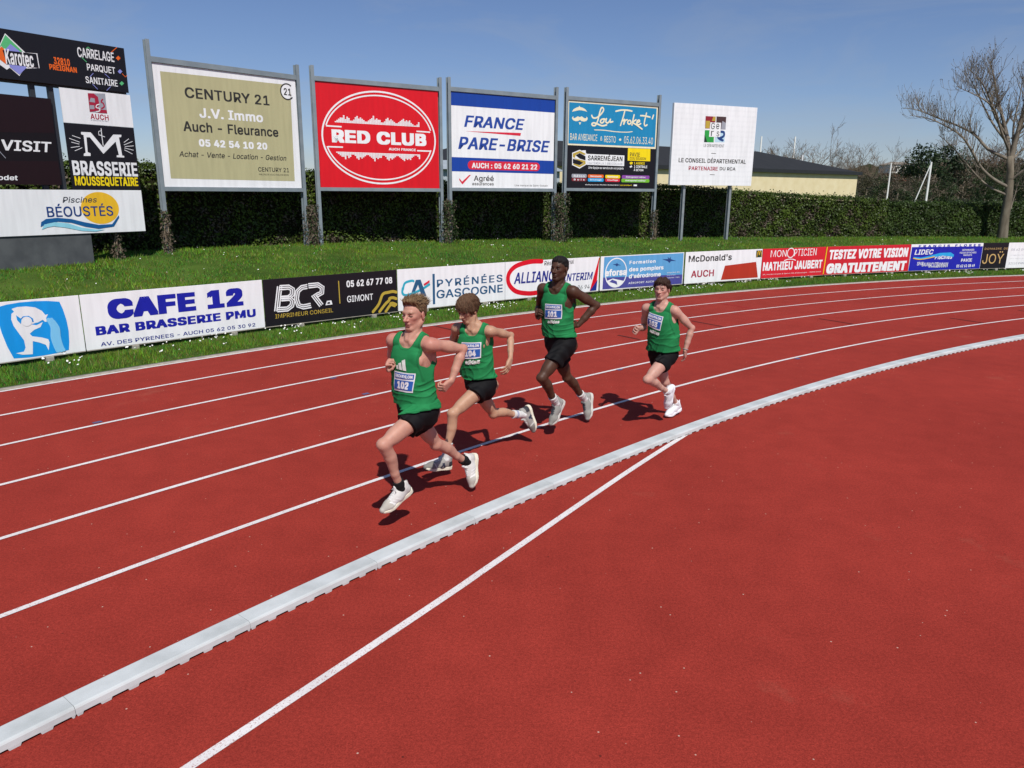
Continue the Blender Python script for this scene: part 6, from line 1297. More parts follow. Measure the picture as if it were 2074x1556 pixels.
        B.ell(kn + (an - kn) * .30 + bck * .026 * k, [w, bck, nrm(np.cross(w, bck))], (.115 * k, .038 * k * LG, .046 * k * LG), .025)
        B.ell(an + np.cross(w, bck) * .024 * k, [w, bck, np.cross(w, bck)], (.016 * k,) * 3, .012); B.ell(an - np.cross(w, bck) * .024 * k, [w, bck, np.cross(w, bck)], (.016 * k,) * 3, .012)
        # bare foot inside the shoe
        B.cone(an - w * .0, an * .6 + to * .4 + w * .02, .031 * k, .018 * k, .015)
    # ---- head
    hc = j['head']; fd = nrm(S['face']); uu = nrm(np.array(S.get('crown', (0, 0, 1.0))) - fd * (np.array(S.get('crown', (0, 0, 1.0))) @ fd)); ll = np.cross(uu, fd)
    hk = k * S.get('head', 1.0); RH = [fd, ll, uu]
    H = lambda f, l, u: hc + (fd * f + ll * l + uu * u) * hk
    B.cone(P(.53, 0, -.012), H(-.030, 0, -.055), .052 * k, .050 * k, .03); B.cone(P(.53, 0, .012), H(.01, 0, -.07), .040 * k, .042 * k, .025)
    for sg in (1, -1): B.cone(P(.545, sg * .012, .052), H(-.02, sg * .06, -.045), .013 * k, .018 * k, .02)
    B.ell(H(-.012, 0, .028), RH, (.098 * hk, .0755 * hk, .088 * hk), .02)
    B.ell(H(.028, 0, -.03), RH, (.066 * hk, .0535 * hk, .080 * hk), .025)
    jw = S.get('jaw', 1.0)
    for sg in (1, -1):
        B.cone(H(-.005, sg * .048 * jw, -.058), H(.060, sg * .014, -.098), .019 * hk, .017 * hk, .02)
        B.ell(H(.060, sg * .036, -.014), RH, (.018 * hk, .019 * hk, .015 * hk), .025)
    B.cone(H(.064, -.012, -.098), H(.064, .012, -.098), .0165 * hk, .0165 * hk, .018)
    B.cone(H(.080, -.034, .022), H(.080, .034, .022), .011 * hk, .011 * hk, .018)
    for sg in (1, -1): B.ell(H(.100, sg * .031, .001), RH, (.024 * hk, .021 * hk, .014 * hk), .009, sub=True)
    B.chain([H(.080, 0, .014), H(.100, 0, -.012), H(.116, 0, -.030)], [.0090 * hk, .0095 * hk, .0125 * hk], .007)
    for sg in (1, -1): B.ell(H(.097, sg * .0135, -.034), RH, (.012 * hk, .008 * hk, .0085 * hk), .006)
    for sg in (1, -1): B.ell(H(.0725, sg * .031, -.001), RH, (.0135 * hk,) * 3, .004)
    B.cone(H(.086, -.018, -.0605), H(.086, .018, -.0605), .0065 * hk, .0065 * hk, .008); B.cone(H(.090, -.008, -.0605), H(.090, .008, -.0605), .0065 * hk, .0065 * hk, .008)
    B.cone(H(.085, -.014, -.0745), H(.085, .014, -.0745), .0075 * hk, .0075 * hk, .008)
    B.cone(H(.099, -.019, -.0672), H(.099, .019, -.0672), .0052 * hk, .0052 * hk, .004, sub=True)
    for sg in (1, -1):
        B.ell(H(-.010, sg * .078, -.008), [nrm(fd * .92 + ll * sg * .35), nrm(ll * sg - fd * .35 * sg * sg), nrm(uu - fd * .15)], (.021 * hk, .0095 * hk, .034 * hk), .008)
        B.ell(H(-.006, sg * .090, -.004), RH, (.010 * hk, .006 * hk, .018 * hk), .006, sub=True)
    V, Q = B.surface()
    # ---- skin tint: flush, lips, brows, eyes; shade painted into eye sockets and lip crease
    r = (V - hc) / hk; f, l, u = r @ fd, r @ ll, r @ uu
    base = np.array(S['skin']); C = np.tile(base, (len(V), 1)); flush = np.array(S['flush'])
    def blend(mask, col): C[:] = C * (1 - mask[:, None]) + np.array(col) * mask[:, None]
    g = lambda d, s: np.exp(-(d / s) ** 2)
    hd = (np.abs(l) < .1) & (np.abs(u) < .14) & (np.abs(f) < .14)
    for sg in (1, -1):
        blend(.55 * hd * g(np.sqrt((f - .066) ** 2 + (l - sg * .042) ** 2 + (u + .03) ** 2), .032), flush)
        blend(.6 * hd * g(np.sqrt((f + .008) ** 2 + (l - sg * .082) ** 2 + (u + .006) ** 2), .028), flush)
    blend(.5 * hd * g(np.sqrt((f - .11) ** 2 + l ** 2 + (u + .03) ** 2), .02), flush)
    for sd in 'LR':
        q = np.linalg.norm(V - (j['sh' + sd] + np.array([0, 0, .045])), axis=1); blend(S.get('burn', .0) * g(q, .085), flush)
        for n_, s__ in (('el', .05), ('kn', .055), ('ha', .05)): blend(.25 * g(np.linalg.norm(V - j[n_ + sd], axis=1), s__), flush)
    blend(.8 * hd * (f > .07) * g(np.sqrt((u + .0675) ** 2 + (l * .42) ** 2), .0125), S['lip'])
    blend(.9 * hd * (f > .08) * (np.abs(u + .0672) < .0035) * (np.abs(l) < .02), np.array(S['lip']) * .25)  # crease between the lips, its shade painted in
    for sg in (1, -1):
        blend(.95 * hd * (f > .05) * g(np.sqrt(((u - .0235 + .12 * (np.abs(l) - .03)) * 1.9) ** 2 + ((np.abs(l) - .034) * .55) ** 2), .0105) * (l * sg > 0), S['brow'])
        de = np.sqrt((l - sg * .031) ** 2 * .35 + (u - S.get('lid', 0.)) ** 2 * 3.2); blend(hd * (f > .06) * (de < .0105) * (l * sg > 0) * .92, np.array(S['brow']) * .3 + np.array([.006, .005, .005]))  # eye, with the socket's shade painted in as a dark patch
    if S.get('stubble'): blend(S['stubble'] * hd * (u < -.045) * (f > -.01), np.array(S['brow']) * .5 + base * .35)
    me = mesh('person', V, Q, [M_SKIN], True); vattr(me, 'tint', np.clip(C, .002, 1))
    root = obj('person', me, None, tuple(o), yaw, label, 'person', 'four runners in green vests')

    # ---- shorts
    SF = Field(np.minimum(np.minimum(pel, j['knL']), j['knR']) - .2, np.maximum(np.maximum(pel, j['knL']), j['knR']) + .2, .0058)
    ST = T_.copy(); ST[:, 1] += .014; ST[:, 2] += .016
    sl, X, Y, Z = SF.box(SF.lo, SF.lo + SF.n * .0058)
    sd_, a, b = tcoord(X, Y, Z); dT = np.maximum(trunk(X, Y, Z, 0., ST), (sd_ - (S.get('hem', -.005) + .012)) * kk); D = dT
    for sd in 'LR':
        hp, kn = j['hip' + sd], j['kn' + sd]; ln = S.get('short', .19) * k; v = nrm(kn - hp); e = hp + v * ln; r0, r1 = .092 * k, S.get('shortw', .112) * k * .90
        t = ((X - hp[0]) * v[0] + (Y - hp[1]) * v[1] + (Z - hp[2]) * v[2]); tc = np.clip(t, -.02, ln + .02)
        dx, dy, dz = X - hp[0] - v[0] * tc, Y - hp[1] - v[1] * tc, Z - hp[2] - v[2] * tc; rd = np.sqrt(dx * dx + dy * dy + dz * dz)
        aa = np.arctan2(dy * up[2] - dz * up[1] + 1e-6, dx); fold = np.sin(aa * 5 + S.get('seed', 0)) * .006 * np.clip(t / ln, 0, 1) * 1.3 + np.sin(t * 60 + aa * 4 + 2 * np.sin(aa * 2)) * .0050
        q = np.maximum(rd - (r0 + (r1 - r0) * np.clip(t / ln, 0, 1)) - fold, t - ln - .012 * np.sin(aa * 2 + 1))
        h = np.clip(.5 + .5 * (q - D) / .03, 0, 1); D = q * (1 - h) + D * h - .03 * h * (1 - h)
    SF.D = D.astype(np.float32); V, Q = SF.surface(); shorts = obj('shorts', mesh('shorts', V, Q, [M_SHORTS], True), root)

    # ---- vest
    n_ = .0052
    VF = Field(np.minimum(np.minimum(pel, neck), np.minimum(j['shL'], j['shR'])) - .20, np.maximum(np.maximum(pel, neck), np.maximum(j['shL'], j['shR'])) + .20, n_)
    lo3, hi3 = VF.lo, VF.lo + VF.n * n_; hem = S.get('hem', -.005); fl = S.get('flare', 1.0)
    VT = np.array([(hem - .05, .172 * fl, .130 * fl, .004), (hem, .174 * fl, .136 * fl, .004), (.06, .174 * fl, .131, .004), (.14, .173, .127, .004), (.22, .171, .124, .005), (.30, .168, .124, .005), (.38, .173, .124, .002), (.43, .172, .119, -.004), (.48, .163, .107, -.010), (.52, .132, .088, -.014), (.555, .09, .07, -.013), (.60, .06, .055, -.01)])
    sl, X, Y, Z = VF.box(lo3, hi3)
    VT[:, 1] *= S.get('vestw', 1.06) / build; VT[:, 2] *= S.get('vestd', 1.0) / build; d0 = trunk(X, Y, Z, 0., VT)
    s, a, b = tcoord(X, Y, Z)
    # the skin underneath, thickened, so that the cloth lies over shoulders and chest
    gx = np.stack(np.broadcast_arrays(X, Y, Z), -1); D_all = B.D; B.D = D_trunk; bs = B.sample(np.clip(gx, B.lo, B.lo + (B.n - 1) * B.h)); B.D = D_all; chest = np.where(s > .26, bs - .0115, 1.0)
    d1 = np.minimum(d0, np.where(np.abs(a) < .21, chest, 1.0))
    q_ = SF.sample(np.clip(gx, SF.lo, SF.lo + (SF.n - 1) * SF.h)); d1 = np.minimum(d1, np.where(s > hem - .03, q_ - .021, 1.0))
    # folds: hanging drapes from the shoulders, creases across the belly
    ph = S.get('seed', 0) * 1.7
    tw = S.get('twist', 1.); cre = lambda q: (1 - np.abs(np.sin(q))) ** 2
    wob = 1.2 * np.sin(a * 19 + b * 11 + ph) + .9 * np.sin(s * 23 - a * 9 + ph * 2)
    low = np.clip((.30 - s) / .24, 0, 1); mid_ = np.clip(1 - np.abs(s - .16) / .17, 0, 1)
    wr_ = cre(a * 44 + b * 26 + 1.6 * np.sin(s * 14 + ph) + ph) * low * .0062 + cre(s * 52 + a * 17 * tw + b * 9 + wob) * mid_ * .0055 + cre(s * 40 - a * 26 * tw + wob * 1.3 + 1) * np.clip(1 - np.abs(s - .27) / .13, 0, 1) * .0038 + np.sin(s * 30 - a * 33 + b * 20 + ph * 2) * .0030 * np.clip((.42 - s) / .2, 0, 1) - .003
    d1 = d1 - wr_ * np.clip((.46 - s) / .08, 0, 1)
    xe = np.interp(s, [hem, S.get('armlow', .285) - .02, S.get('armlow', .285), .33, .38, .43, .48, .52, .6], [.5, .5, .176, .156, .142, .134, .129, .126, .12])
    tt = np.clip((b + .03) / .08, 0, 1); tt = tt * tt * (3 - 2 * tt); sN = .535 + (S.get('scoop', .445) - .535) * tt + .07 * (np.abs(a) / .080) ** 3.2
    hemz = hem + .006 * np.sin(a * 17 + b * 9 + ph) + .003 * np.sin(a * 41 + b * 30) - .012 * np.clip(.5 - b * 8, 0, 1)
    reg = np.maximum(np.maximum(np.abs(a) - xe, s - sN), hemz - s) * kk
    VF.D = np.maximum(d1, reg).astype(np.float32)
    V, Q = VF.surface(); RG = Field(VF.lo, VF.lo + 1e-6, n_); RG.n = VF.n; RG.D = reg; eg = RG.sample(np.clip(V, VF.lo, VF.lo + (VF.n - 1) * n_ - 1e-4)); mv = mesh('vest', V, Q, [M_VEST], True)
    vt = np.ones((len(V), 3)); vt[eg > -.012] = .74; vt[eg > -.002] = .9; vattr(mv, 'tint', vt); vest = obj('vest', mv, root)

    # ---- race number and prints, laid on the cloth
    def lay(uv, cs, ca, rot=0., off=.004):
        """(x across, y up) in metres about a point on the chest -> on the cloth"""
        uv = np.asarray(uv, float); cr_, sr_ = math.cos(rot), math.sin(rot); x = uv[:, 0] * cr_ - uv[:, 1] * sr_; y = uv[:, 0] * sr_ + uv[:, 1] * cr_
        ss = cs + y / kk; aa = ca + x / kk; t = np.clip(ss / .55, 0, 1); t = (t * t * (3 - 2 * t))[:, None]
        L_ = lP * (1 - t) + lC * t; Fw = np.cross(L_, up); b0 = pel + up * (ss * kk)[:, None] + L_ * (aa * kk)[:, None]
        bb = np.linspace(.21, .02, 70); val = VF.sample(np.clip(b0[:, None, :] + Fw[:, None, :] * bb[None, :, None], VF.lo, VF.lo + (VF.n - 1) * n_))
        hit = (val < 0); i = np.where(hit.any(1), hit.argmax(1), 69); i = np.maximum(i, 1); v0 = val[np.arange(len(i)), i - 1]; v1 = val[np.arange(len(i)), i]
        bd = bb[i - 1] + (bb[i] - bb[i - 1]) * np.clip(v0 / np.maximum(v0 - v1, 1e-6), 0, 1)
        return b0, Fw, bd
    BW, BH = .208, .158; gx_, gy_ = 15, 13
    U, Vv = np.meshgrid(np.linspace(-BW / 2, BW / 2, gx_), np.linspace(-BH / 2, BH / 2, gy_), indexing='ij')
    cs, ca, rot = S['bib']; b0, Fw, bd = lay(np.stack([U.ravel(), Vv.ravel()], 1), cs, ca, rot); bd = bd.reshape(gx_, gy_)
    for _ in range(3):
        q = np.pad(bd, 1, mode='edge'); bd = np.maximum(bd, (q[2:, 1:-1] + q[:-2, 1:-1] + q[1:-1, 2:] + q[1:-1, :-2]) / 4)
    G3 = (b0 + Fw * (bd.ravel()[:, None] + .004)).reshape(gx_, gy_, 3)
    def onbib(uv, off):
        q0 = np.clip((uv[:, 0] + BW / 2) / BW, 0, 1) * (gx_ - 1); q1 = np.clip((uv[:, 1] + BH / 2) / BH, 0, 1) * (gy_ - 1); i0 = np.minimum(q0.astype(int), gx_ - 2); i1 = np.minimum(q1.astype(int), gy_ - 2); f0 = (q0 - i0)[:, None]; f1 = (q1 - i1)[:, None]
        p = G3[i0, i1] * (1 - f0) * (1 - f1) + G3[i0 + 1, i1] * f0 * (1 - f1) + G3[i0, i1 + 1] * (1 - f0) * f1 + G3[i0 + 1, i1 + 1] * f0 * f1
        return p + fC * np.asarray(off)[..., None]
    I = np.arange(gx_ - 1)[:, None] * gy_ + np.arange(gy_ - 1)[None]; Fq = np.stack([I, I + gy_, I + gy_ + 1, I + 1], -1).reshape(-1, 4)
    mbb = MB(); mbb.add(G3.reshape(-1, 3).tolist(), Fq.tolist()); mbb.mi = 1
    for (u0, v0, u1, v1) in ((-BW / 2 + .010, .028, BW / 2 - .010, .070), (-BW / 2 + .008, -.064, BW / 2 - .008, .014)):
        uu_, vv_ = np.meshgrid(np.linspace(u0, u1, 12), np.linspace(v0, v1, 6), indexing='ij'); Pq = onbib(np.stack([uu_.ravel(), vv_.ravel()], 1), np.full(72, .0022)); I2 = np.arange(11)[:, None] * 6 + np.arange(5)[None]
        mbb.add(Pq.tolist(), np.stack([I2, I2 + 6, I2 + 7, I2 + 1], -1).reshape(-1, 4).tolist())
    mbb.mi = 2
    for txt, x0, y0, x1, y1, bo in (('DECATHLON', -.084, .036, .084, .062, .045), (key, -.058, -.056, .058, .006, .055)):
        q, Fc = text_mesh(txt, x0, y0, x1, y1, 0, bo, 0); mbb.add(onbib(q[:, [0, 2]], .0042 - q[:, 1]).tolist(), Fc)
    bib = mbb.build('race_number', [M_BIBW, M_BIBB, M_BIBW], vest, True)
    for it in S.get('print', ()):
        if it[0] == 'T':
            _, txt, x0, y0, x1, y1, cs2, ca2, rt2 = it; q, Fc = text_mesh(txt, x0, y0, x1, y1, 0, .05, 0); b0, Fw, bd = lay(q[:, [0, 2]], cs2, ca2, rt2)
            obj('lettering', mesh('lettering', b0 + Fw * (bd + .0065 - q[:, 1])[:, None], Fc, [M_PRINTW]), vest)
        else:
            mb3 = MB()
            for quad in it[1]:
                qq = np.array(quad); uu_, vv_ = np.meshgrid(np.linspace(0, 1, 5), np.linspace(0, 1, 9), indexing='ij'); uu_, vv_ = uu_.ravel()[:, None], vv_.ravel()[:, None]
                uv = (qq[0] * (1 - uu_) + qq[1] * uu_) * (1 - vv_) + (qq[3] * (1 - uu_) + qq[2] * uu_) * vv_; b0, Fw, bd = lay(uv, it[2], it[3], it[4]); I2 = np.arange(4)[:, None] * 9 + np.arange(8)[None]
                mb3.add((b0 + Fw * (bd + .006)[:, None]).tolist(), np.stack([I2, I2 + 9, I2 + 10, I2 + 1], -1).reshape(-1, 4).tolist())
            mb3.build('printed_stripes', M_PRINTW, vest)

    # ---- hair
    HF = Field(hc - .185, hc + .185, .0045); hs = S['hair']; sl, X, Y, Z = HF.box(HF.lo, HF.lo + HF.n * .0045)
    x, y, z = (X - hc[0]) / hk, (Y - hc[1]) / hk, (Z - hc[2]) / hk; f = x * fd[0] + y * fd[1] + z * fd[2]; l = x * ll[0] + y * ll[1] + z * ll[2]; u = x * uu[0] + y * uu[1] + z * uu[2]
    def eld(c, R3):
        q = ((f - c[0]) / R3[0], (l - c[1]) / R3[1], (u - c[2]) / R3[2]); k0 = np.sqrt(q[0] ** 2 + q[1] ** 2 + q[2] ** 2); return (k0 - 1) * min(R3)
    def sm(a, b, k): h = np.clip(.5 + .5 * (b - a) / k, 0, 1); return b * (1 - h) + a * h - k * h * (1 - h)
    D = eld((-.012, 0, .028), (.098 + hs['side'], .0755 + hs['side'], .088 + hs['side']))
    if 'top' in hs:
        for c, R3 in hs['top']: D = sm(D, eld(c, R3), .02)
    if 'curls' in hs:
        g = np.random.default_rng(hs['curls'])
        for q in range(110):
            v = g.normal(0, 1, 3); v /= np.linalg.norm(v); p = np.array([-.012, 0, .028]) + v * np.array([.098, .0755, .088]) * 1.10
            D = sm(D, np.sqrt((f - p[0]) ** 2 + (l - p[1]) ** 2 + (u - p[2]) ** 2) - g.uniform(.014, .022), .008)
    D = D + hs.get('rough', .002) * (np.sin(l * 260 + f * 40 + 2 * np.sin(u * 50)) + .6 * np.sin(l * 410 - f * 90 + u * 120))
    line = np.interp(f, hs['line'][0], hs['line'][1]) + hs.get('jag', .004) * np.sin(l * 190 + f * 70)
    D = np.maximum(D + np.clip(hs.get('fade', .016) - (u - line), 0, 1) * hs.get('fadek', .45), line - u)
    if hs.get('ear', 1): D = np.maximum(D, -(np.sqrt(((f + .004) / 1.0) ** 2 + ((u + .008) / 1.35) ** 2) - .027 + 0 * l) * (np.abs(l) > .06) - 1 * (np.abs(l) <= .06))
    HF.D = (D * hk).astype(np.float32); V, Q = HF.surface(); g = np.random.default_rng(4)
    me = mesh('hair', V, Q, [M_HAIR], True); r = (V - hc) / hk; st = .5 + .5 * np.sin((r @ ll) * 330 + 3 * np.sin((r @ fd) * 60) + (r @ uu) * 55); tip = np.clip(((r @ uu) - .04) / .09, 0, 1)
    hcol = np.array(hs['col'])[None] * (1 - (st * .45)[:, None]) + np.array(hs['col2'])[None] * (st * .45)[:, None]; hcol = hcol * (1 - .4 * tip[:, None]) + np.array(hs['col2']) * .4 * tip[:, None]
    vattr(me, 'tint', np.clip(hcol, .002, 1)); hair = obj('hair', me, root)
    # loose strands
    ns = int(hs.get('strands', 260) * 2.2)
    if ns:
        cand = np.where((r @ uu) > hs.get('smin', .03))[0]; pick = g.choice(cand, ns); Vs, Fs = [], []
        for i in pick:
            p = V[i]; nn = nrm((p - hc) / np.array([1, 1, 1])); flow = fd * hs['flow'][0] + ll * hs['flow'][1] * (1 if (p - hc) @ ll > 0 else -1) + uu * hs['flow'][2]; dd = nrm(nn * hs.get('lift', .4) + flow + g.normal(0, hs.get('mess', .25), 3)); L_ = hs['len'] * g.uniform(.5, 1.1) * hk; w = nrm(np.cross(dd, nn) + 1e-4) * hs.get('sw', .0019) * g.uniform(.6, 1.3)
            q0 = p - nn * .004; q1 = q0 + dd * L_ * .5; d2 = nrm(dd + nrm(flow) * .5 - uu * hs.get('fall', .3)); q2 = q1 + d2 * L_ * .5; n0 = len(Vs); Vs += [q0 - w, q0 + w, q1 - w * .8, q1 + w * .8, q2]; Fs += [(n0, n0 + 1, n0 + 3, n0 + 2), (n0 + 2, n0 + 3, n0 + 4)]
        me2 = mesh('strands', Vs, Fs, [M_HAIR], True); kcol = g.uniform(0, 1, (ns, 1)); vattr(me2, 'tint', np.repeat(np.array(hs['col']) * (1 - kcol) + np.array(hs['col2']) * kcol, 5, 0)); obj('strands', me2, hair)

    # ---- socks and shoes
    for sd in 'LR':
        an, to, kn = j['an' + sd], j['to' + sd], j['kn' + sd]; w = nrm(kn - an); xs = nrm(to - an); sg = 1 if sd == 'L' else -1
        y0 = np.array([0, 1., 0]); y0 = nrm(y0 - xs * (y0 @ xs)); zq = np.cross(xs, y0)
        ca_, sa_ = math.cos(math.radians(18.9)), math.sin(math.radians(18.9)); fx = xs * ca_ + zq * sa_; fz = zq * ca_ - xs * sa_; fy = y0; ks = k * 1.05; org = an - fx * .045 * ks - fz * .095 * ks
        W = lambda p: org + (fx * p[0] + fy * p[1] + fz * p[2]) * ks
        SKF = Field(np.minimum(an, an + w * .2) - .07, np.maximum(an, an + w * .2) + .07, .004); sl_ = S['sock']
        SKF.chain([an - w * .03, an, an + w * sl_ * .5, an + w * sl_], [.034 * k, .0375 * k, .0385 * k + .002, (.0385 + .03 * sl_) * k + .002], .01)
        sl3, X, Y, Z = SKF.box(SKF.lo, SKF.lo + SKF.n * .004); tq = (X - an[0]) * w[0] + (Y - an[1]) * w[1] + (Z - an[2]) * w[2]
        gx = np.stack(np.broadcast_arrays(X, Y, Z), -1); bs = B.sample(np.clip(gx, B.lo, B.lo + (B.n - 1) * B.h)); SKF.D = np.maximum(np.minimum(SKF.D, bs - .004), np.maximum(tq - sl_, -.018 - tq)).astype(np.float32)
        V, Q = SKF.surface(); tv = (V - an) @ w; cc = np.tile(np.array(S['sockcol']), (len(V), 1))
        for t0, t1, col in S.get('sockband', ()): cc[(tv > t0) & (tv < t1)] = col
        me = mesh('sock', V, Q, [M_SOCK], True); vattr(me, 'tint', cc); sock = obj('sock', me, root)
        # shoe upper
        q = [W((0, 0, 0)), W((.27, 0, .12))]; UF = Field(np.minimum(*q) - .12, np.maximum(*q) + .12, .0036)
        UF.cone(W((.012, 0, .050)), W((.09, 0, .046)), .036 * k, .038 * k, .02); UF.cone(W((.09, 0, .046)), W((.185, .004 * -sg, .036)), .038 * k, .036 * k, .03); UF.cone(W((.185, -.004 * sg, .036)), W((.238, -.006 * sg, .033)), .038 * k, .026 * k, .03)
        UF.cone(W((.012, 0, .06)), W((.020, 0, .100)), .034 * k, .033 * k, .02); UF.cone(W((.035, 0, .080)), W((.125, 0, .058)), .038 * k, .035 * k, .02); UF.cone(W((.075, 0, .080)), W((.165, 0, .048)), .030 * k, .028 * k, .02)
        UF.cone(W((-.012, 0, .09)), W((-.022, 0, .125)), .012 * k, .006 * k, .012)                # heel tab
        UF.cone(W((.092, 0, .095)), W((.080, 0, .135)), .017 * k, .013 * k, .012)                # tongue
        UF.cone(W((.17, 0, .040)), W((.17, 0, .055)), .036 * k, .014 * k, .03)
        sl3, X, Y, Z = UF.box(UF.lo, UF.lo + UF.n * .0036); fzv = ((X - org[0]) * fz[0] + (Y - org[1]) * fz[1] + (Z - org[2]) * fz[2]) / k
        UF.D = np.maximum(UF.D, (.018 - fzv) * k).astype(np.float32)
        UF.cone(W((.034, 0, .122)), W((.048, 0, .17)), .030 * k, .036 * k, .008, sub=True)
        V, Q = UF.surface(); lx, ly, lz = ((V - org) @ fx) / k, ((V - org) @ fy) / k * sg, ((V - org) @ fz) / k       # ly > 0: outer side
        cc = np.tile(np.array(S['shoe'][0]), (len(V), 1)); cc[lx > .17 + .04 * (lz < .035)] = S['shoe'][1]; cc[(lx < .03) & (lz < .085)] = S['shoe'][2]
        for (xa, xb, sl2, col) in S.get('stripes', ()):
            e = (lx - sl2 * (lz - .03) > xa) & (lx - sl2 * (lz - .03) < xb) & (np.abs(ly) > .020) & (lz < .078) & (lz > .024); cc[e] = col
        cc[(lx > .07) & (lx < .17) & (np.abs(ly) < .017) & (lz > .066)] = S['shoe'][3]
        me = mesh('shoe', V, Q, [M_SHOE], True); vattr(me, 'tint', cc); shoe = obj('shoe', me, root)
        # sole
        LF = Field(UF.lo, UF.lo + UF.n * .0036, .0036); sl3, X, Y, Z = LF.box(LF.lo, LF.lo + LF.n * .0036)
        px_ = ((X - org[0]) * fx[0] + (Y - org[1]) * fx[1] + (Z - org[2]) * fx[2]) / k; py_ = ((X - org[0]) * fy[0] + (Y - org[1]) * fy[1] + (Z - org[2]) * fy[2]) / k * sg; pz_ = ((X - org[0]) * fz[0] + (Y - org[1]) * fz[1] + (Z - org[2]) * fz[2]) / k
        hw = np.interp(px_, [-.035, -.02, .02, .09, .175, .225, .255, .275], [.004, .030, .040, .036, .049, .042, .026, .004]); bot = .022 * np.clip((px_ - .17) / .1, 0, 1) ** 2 + .008 * np.clip((.01 - px_) / .05, 0, 1) ** 2; topz = np.interp(px_, [-.04, .0, .12, .2, .27], [.040, .034, .028, .027, .036])
        LF.D = (np.maximum(np.maximum(np.abs(py_ + .004) - hw, pz_ - topz), np.maximum(bot - pz_ + .0006 * np.sin(px_ * 260), np.maximum(-.030 - px_, px_ - .268))) * .9 * k).astype(np.float32)
        V, Q = LF.surface(); obj('sole', mesh('sole', V, Q, [S['solemat']], True), shoe)
        lm = MB()
        for i in range(5):
            xx = .092 + i * .018; zz = .1125 - i * .0078; lm.tube([W((xx, -.021, zz - .010)), W((xx + .004, -.008, zz + .0)), W((xx + .004, .008, zz + .0)), W((xx, .021, zz - .010))], .0030 * k, 5); lm.tube([W((xx, -.020, zz - .009)), W((xx + .014, .004, zz - .001)), W((xx + .016, .018, zz - .014))], .0026 * k, 5)
        for sgn in (1, -1): lm.tube([W((.090, 0, .116)), W((.094, sgn * .018, .122)), W((.102, sgn * .028, .110)), W((.094, sgn * .006, .115))], .0024 * k, 5)
        lm.build('laces', S['lacemat'], shoe, True)
    if S.get('band'):
        el, wr = j['elL'], j['wrL']; w = nrm(wr - el); c0 = wr - w * .012; a1 = nrm(np.cross(w, [0, 0, 1.])); a2 = np.cross(w, a1)
        MB().tube([c0 + (a1 * math.cos(t) + a2 * math.sin(t)) * .030 for t in np.linspace(0, 2 * math.pi, 25)], .0042, 6).build('wristband', mat('grey_band', '8d8d8d', .5, .1), root, True)
    return root

